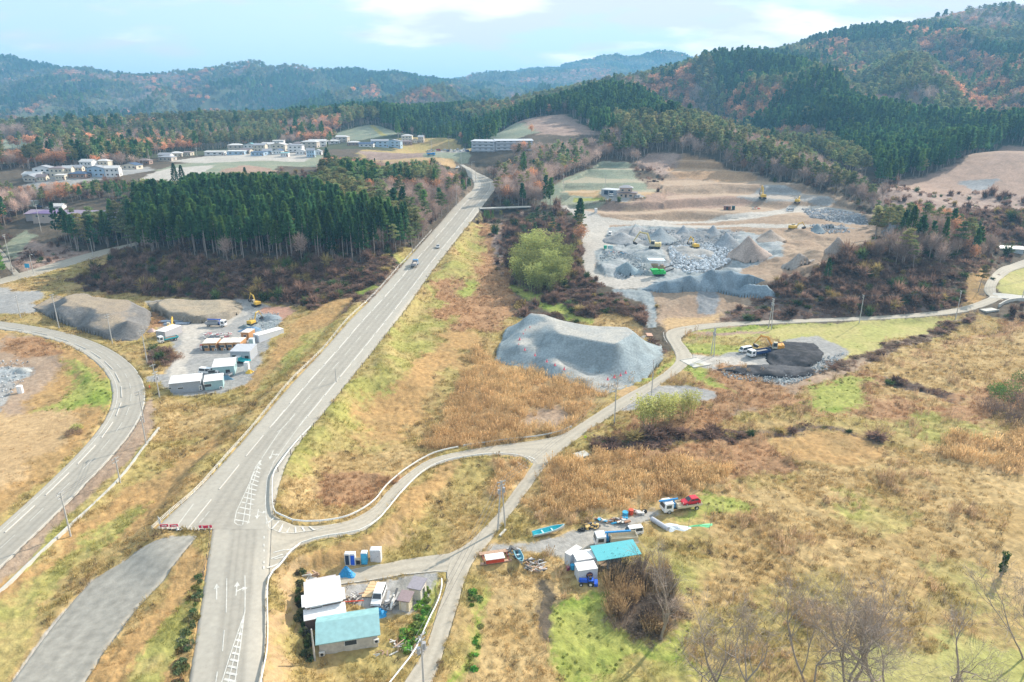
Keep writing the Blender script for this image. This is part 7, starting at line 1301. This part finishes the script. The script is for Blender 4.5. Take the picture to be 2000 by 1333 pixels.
for px, py, pt in ((1375, 1020, 975), (1385, 1035, 985), (1398, 1020, 978), (1410, 1010, 972), (1345, 1035, 990)):
    T, Tw, top = bare_tree(6, rg, 1, .25, .05, .5, 3); e = empty('sapling', P(px, py), 0); s = top_h(px, py, pt) / top; e.scale = (s, s, s); tag(e, "thin grey sapling beside the bright green netting", 'sapling', 'saplings beside the netting'); T.obj('trunk', M_BRANCH, e); Tw.obj('twigs', M_BTW, e)

for i, (px, py) in enumerate(((1013, 676), (1015, 664), (1022, 655), (1026, 648), (1035, 642), (1025, 684), (1045, 695), (1068, 707), (1084, 714), (1102, 722), (1187, 742), (1200, 738), (1212, 734), (1222, 729))):
    x, y, z = onplane(px, py, (4.2, 4.6, 5, 5.4, 6, 3.9, 3.5, 3.1, 2.8, 2.4, 2, 2.4, 2.6, 2.8)[i]); g = Geo(); g.tube([(0, 0, -.1), (0, 0, .9)], [.3, .06], 8, 0, True); g.box((0, 0, -.1), (.7, .7, .14)); o = g.obj('traffic_cone', mat('pink_red_cone', (.70, .16, .20), .6)); o.location = (x, y, z); tag(o, "faded red cone along the ramp of the big gravel stockpile", 'cone', 'cones on the stockpile ramp')
ZC = [('cedar', .96, "250 470;280 505;400 515;550 520;700 515;790 490;800 470;740 430;640 395;480 380;340 388;270 420"),
      ('pine', .85, "590 345 440;700 350 435;810 395 400;830 440 375;790 472 348;710 442 372;620 412 395"),
      ('mix', 1, "600 300 600;700 290 600;880 320 540;880 400 430;800 450 370;740 400 400;640 350 460"),
      ('bare', .8, "840 330 530;900 325 530;915 345 510;880 420 400;820 480 350;810 440 380;860 380 430"),
      ('bare', .86, "940 345;960 320;1040 300;1130 280;1230 262;1290 290;1290 330;1180 330;1100 375;1060 402;1040 440;960 425;940 400"),
      ('pine', .72, "1180 240 720;1300 250 640;1500 310 530;1700 385 445;1690 400 430;1560 360 480;1440 325 530;1340 300 570;1240 310 550;1200 270 640"),
      ('cedar', .93, "1380 225 860;1600 290 690;1700 360 500;1720 372 455;1800 362 490;1900 320 520;2060 270 560;2200 270 560;2200 235 690;1980 240 700;1800 232 760;1600 215 860"),
      ('pinew', .85, "0 300 560;300 290 620;300 330 500;240 400 420;240 480 350;0 520 340;-100 520 340;-100 300 600"),
      ('bare', .7, "1690 500 300;1740 470 300;1800 440 340;1900 440 345;1945 500 335;1910 545 320;1800 520 290"),
      ]
ZC += [('autumn', .72, "1750 85 1400;1820 90 1360;1900 160 1150;1985 205 1020;1950 270 860;1885 292 770;1890 215 960;1790 140 1200"), ('autumn', .7, "1290 150 1180;1350 160 1100;1345 215 920;1300 245 800;1285 190 1000"), ('autumn', .6, "1560 85 1390;1650 85 1350;1670 130 1200;1600 135 1200"), ('autumn', .55, "1370 225 880;1440 205 930;1560 235 830;1450 250 800;1380 250 820"),
       ('bare', .7, "60 262 900;200 268 860;330 272 830;480 268 850;470 285 760;250 290 720;120 285 760;60 280 800"), ('bare', .6, "560 262 900;620 258 910;640 275 780;560 280 780")]
ZC = [(k, p, wpoly(s) if len(s.split(';')[0].split()) == 3 else pts(s)) for k, p, s in ZC]
KINDS_T = ['cedar', 'pine', 'bare', 'autumn']
def kind_at(x, y, rng):
    """0 cedar 1 pine 2 bare 3 autumn"""
    n = len(x); r = np.hypot(x, y); u = rng.random(n); k = np.zeros(n, int)
    a = fbm(x / 190, y / 260, 201, 4, .5); b = fbm(x / 60 + 40, y / 60, 211, 3); w = .5 + (a - .5) * 2.4
    k = np.where(w < .40, 0, np.where(w < .74, 1, np.where(b > .52, 3, 2)))
    sw = u < .07; k = np.where(sw, rng.integers(0, 4, n), k)
    for nm, p, pl in ZC:
        i = inpoly(x, y, pl)
        if nm == 'mix': v = np.where(b < .42, 1, np.where(b < .5, 0, np.where(b < .57, 3, 2)))
        elif nm == 'pinew': v = np.where(b < .58, np.where(rng.random(n) < .3, 0, 1), np.where(b < .63, 3, 2))
        else: v = np.full(n, KINDS_T.index(nm)); v = np.where(rng.random(n) < p, v, np.where(rng.random(n) < .5, 2, 1) if nm in ('cedar', 'pine') else rng.choice([0, 1, 3, 3], n))
        k = np.where(i, v, k)
    return k
PAL = np.array([(.070, .155, .062), (.20, .25, .115), (.44, .33, .28), (.64, .32, .17)])
rng = np.random.default_rng(5)
W = polar_pts(255, 5200, 5.0, 560, seed=3)
x, y = W[:, 0], W[:, 1]; keep = visible(x, y, 16); x, y = x[keep], y[keep]
c = classify(x, y); keep = (c == IDX['floor']) & ~onroad(x, y) & ((np.hypot(x, y) > 330) | inpoly(x, y, ZC[0][2]) | inpoly(x, y, ZC[8][2]))
zb = inpoly(x, y, ZC[8][2]); keep |= zb & (rng.random(len(x)) < .8)
keep &= ~inany(x, y); keep &= ~((~np.isin(c, [IDX['scrub'], IDX['floor'], IDX['scrubl']])) & zb); keep &= ~inpoly(x, y, pts("1070 480;1078 405;1100 350;1190 312;1330 345;1400 410;1300 445;1180 450"))
keep &= ~inpoly(x, y, pts('1925 610;1925 520;1960 495;2140 450;2140 640'))
keep &= ~inpoly(x, y, wpoly("300 325 560;300 306 620;400 296 680;480 288 720;640 278 760;640 320 560"))
keep &= ~inpoly(x, y, np.array(pts("0 540;0 455;60 448;125 470;130 500;60 535")))
x, y = x[keep], y[keep]; k = kind_at(x, y, rng); k = np.where(np.isin(k, [2, 3]) & (rng.random(len(x)) < .12), 1, k)
z = hs(x, y); hh = np.array([17., 14.5, 11, 10.5])[k] * (.8 + .4 * rng.random(len(x))); r = np.hypot(x, y)
kn = inpoly(x, y, ZC[0][2]); hh = np.where(kn & (k == 0), hh * 1.12, hh)
LIMX = [0, 40, 250, 300, 350, 380, 560, 600, 622, 635, 655, 700, 760, 850, 880, 905, 918, 930, 975, 1005, 1060, 1150, 1250, 1330, 1500, 1600, 1690, 1720, 1780, 1830, 1900, 1950, 2000]
LIMY = [352, 356, 350, 348, 352, 337, 335, 346, 330, 272, 275, 302, 316, 308, 330, 348, 345, 330, 314, 304, 280, 250, 226, 208, 248, 300, 345, 395, 392, 392, 425, 470, 480]
px, py, dd = proj(x, y, z); ylim2 = (px > 925) & (px < 1130) & (py > 405); nearb = dd < np.interp(px, [0, 280, 330, 620, 640, 830, 925, 1000, 1250, 1700, 1720, 2000], [520, 540, 665, 700, 700, 700, 600, 560, 640, 600, 420, 420]); ylim = np.interp(px, LIMX, LIMY) + 14 * rng.random(len(x))
pt = proj(x, y, z + hh)[1]; ylim = np.where(ylim2, 411, ylim); bad = nearb & (pt < ylim) & ((px < 1230) | (py > ylim + 6) | (px > 1690)); hh = np.where(bad, hh * np.clip((py - ylim) / np.maximum(py - pt, 1), 0, 1), hh)
tn = (dd > 560) & (dd < 900) & (px < 920) & (z < 56); hh = np.where(tn & (px > 250), hh * .8, hh)
RPX = np.array([tuple(map(float, t.split())) for t in (ROADS['main2'][0] + ';' + ';'.join(ROADS['main2'][1].split(';')[::-1])).split(';')])
def hides(x, y, z, hh, w=2.0):
    r = np.zeros(len(x), bool)
    for f in (.15, .4, .7, 1.):
        for o_ in (-w, w): a, b, _ = proj(x + o_, y, z + hh * f); r |= inpoly(a, b, RPX)
    return r
hh = np.where(hides(x, y, z, hh), 0, hh)
for sp, dl in (("640 271;690 252;718 240;744 241;765 252;800 270", 790), ("905 275;985 237;1010 235;1100 224;1185 262;1120 272;1050 272", 658), ("918 270;1000 270;1000 302;918 302", 585), ("640 300;640 274;830 272;920 285;920 308;700 308", 688), ("0 262;70 260;68 284;0 292", 690), ("290 300;440 290;640 284;625 315;300 325", 640)):
    pl = np.array([tuple(map(float, t.split())) for t in sp.split(';')]); m_ = np.zeros(len(x), bool)
    for f in (.5, .75, 1.): a_, b_, _ = proj(x, y, z + hh * f); m_ |= inpoly(a_, b_, pl)
    hh = np.where(m_ & (dd < dl), 0, hh)
ok = hh > 5.5; x, y, z, hh, k, r, px, py, dd = (q[ok] for q in (x, y, z, hh, k, r, px, py, dd))
big = np.maximum(1, (r / 560)) ** .5; wid = big * (.85 + .4 * rng.random(len(x)))
tint = 1 + (fbm(x / 45, y / 45, 231, 3)[:, None] - .5) * .9; col = PAL[k] * tint * (.75 + .5 * rng.random((len(x), 1)))
fall = k == 3; col[fall] = col[fall] * (1 - .45 * rng.random((fall.sum(), 1))) + np.array([.26, .20, .15]) * .35
ce = (k == 0) & (rng.random(len(x)) < .4); col[ce] = col[ce] * np.array([1.7, 1.35, 1.0]); gp = (k == 1); col[gp, 0] *= .9 + .5 * rng.random(gp.sum())
px, py, dd = proj(x, y, z)
inview = (px > -15) & (px < 2015) & (hh / dd * F > 3)
size = hh / dd
near = {}
PR = {0: [cedar(700, 18, rng, .44 + .07 * i) for i in range(3)] + [cedar(700, 18, rng, .3)], 1: [pine(620, 15, rng) for _ in range(4)], 2: [broad(620, 11, rng, False) for _ in range(4)], 3: [broad(700, 10.5, rng) for _ in range(4)]}
HB = [18, 15, 11, 10.5]; NM = ['cedar_tree', 'pine_tree', 'bare_tree', 'autumn_tree']
ZL = [("in the dark plantation on the knoll", 240, 800, 380, 525), ("on the hillside left of the highway bend", 600, 915, 290, 460), ("on the wooded slope right of the highway bend", 915, 1250, 240, 400), ("along the ridge above the quarry", 1200, 1720, 230, 410),
      ("on the scrubby ridge right of the quarry", 1680, 1960, 420, 560), ("behind the bare brown hill at the right", 1690, 2020, 200, 372), ("beside the long low building at the left", -20, 260, 405, 530), ("below the houses at the upper left", -20, 330, 280, 410)]
ADJ = [['tall dark green cedar', 'dark green narrow conifer', 'straight cedar with a bare lower trunk', 'slender deep green cedar'], ['flat layered pine', 'olive green pine with a spreading top', 'leaning pale green pine', 'broad pine with tiered branches'],
       ['leafless grey brown tree', 'bare purple grey tree', 'bare twiggy broadleaf tree', 'leafless pale tree'], ['russet autumn tree', 'orange brown autumn tree', 'faded rust coloured tree', 'warm brown leafy tree']]
GRP = ['cedars', 'pines', 'bare trees', 'autumn trees']
def where_label(px, py):
    for s, a, b, c_, d_ in ZL:
        if a <= px <= b and c_ <= py <= d_: return s
    return "in the mixed woods around the valley"
used = np.zeros(len(x), bool); protos = {}
for kk in range(4):
    T = []
    for t, g in PR[kk]:
        to = t.obj('trunk', M_TRUNK, None, True); go = g.obj('crown', M_LEAF); COL.objects.unlink(to); COL.objects.unlink(go); T.append((to, go))
    sel = np.nonzero(inview & (k == kk))[0]; sel = sel[np.argsort(-size[sel])][:285]; used[sel] = True
    for q, i in enumerate(sel):
        v = int(rng.integers(0, len(T))); s = hh[i] / HB[kk]; e = empty(NM[kk], (x[i], y[i], z[i] - .1), rng.random() * 6.28); e.scale = (s * wid[i], s * wid[i], s)
        for src in T[v]: o = src.copy(); COL.objects.link(o); o.parent = e; o['tcol'] = [float(v_) for v_ in col[i]]
        wl = where_label(px[i], py[i]); tag(e, ADJ[kk][v] + ' ' + wl, 'tree', GRP[kk] + ' ' + wl)
rest = ~used
far = [mixed('f', cedar(150, 18, rng, .25, 2.3)), mixed('f', cedar(150, 18, rng, .4, 2.3)), mixed('f', pine(150, 15, rng)), mixed('f', pine(150, 15, rng)), mixed('f', broad(170, 11, rng, False)), mixed('f', broad(170, 11, rng, False)), mixed('f', broad(160, 10.5, rng)), mixed('f', broad(160, 10.5, rng))]
ii = np.nonzero(rest)[0]; kz = k[ii]; s = hh[ii] / np.array(HB)[kz]
scatter('distant_woods', 'mixed woods of cedar, pine and autumn trees covering the hills and mountains', far, np.stack([x[ii], y[ii], z[ii] - .1], 1), np.stack([s * wid[ii], s * wid[ii], s * np.minimum(big[ii], 1.25)], 1),
        np.stack([0 * s, 0 * s, rng.random(len(s)) * 6.28], 1), kz * 2 + rng.integers(0, 2, len(s)), col[ii])
print('trees', used.sum(), rest.sum())
cover()
haze()
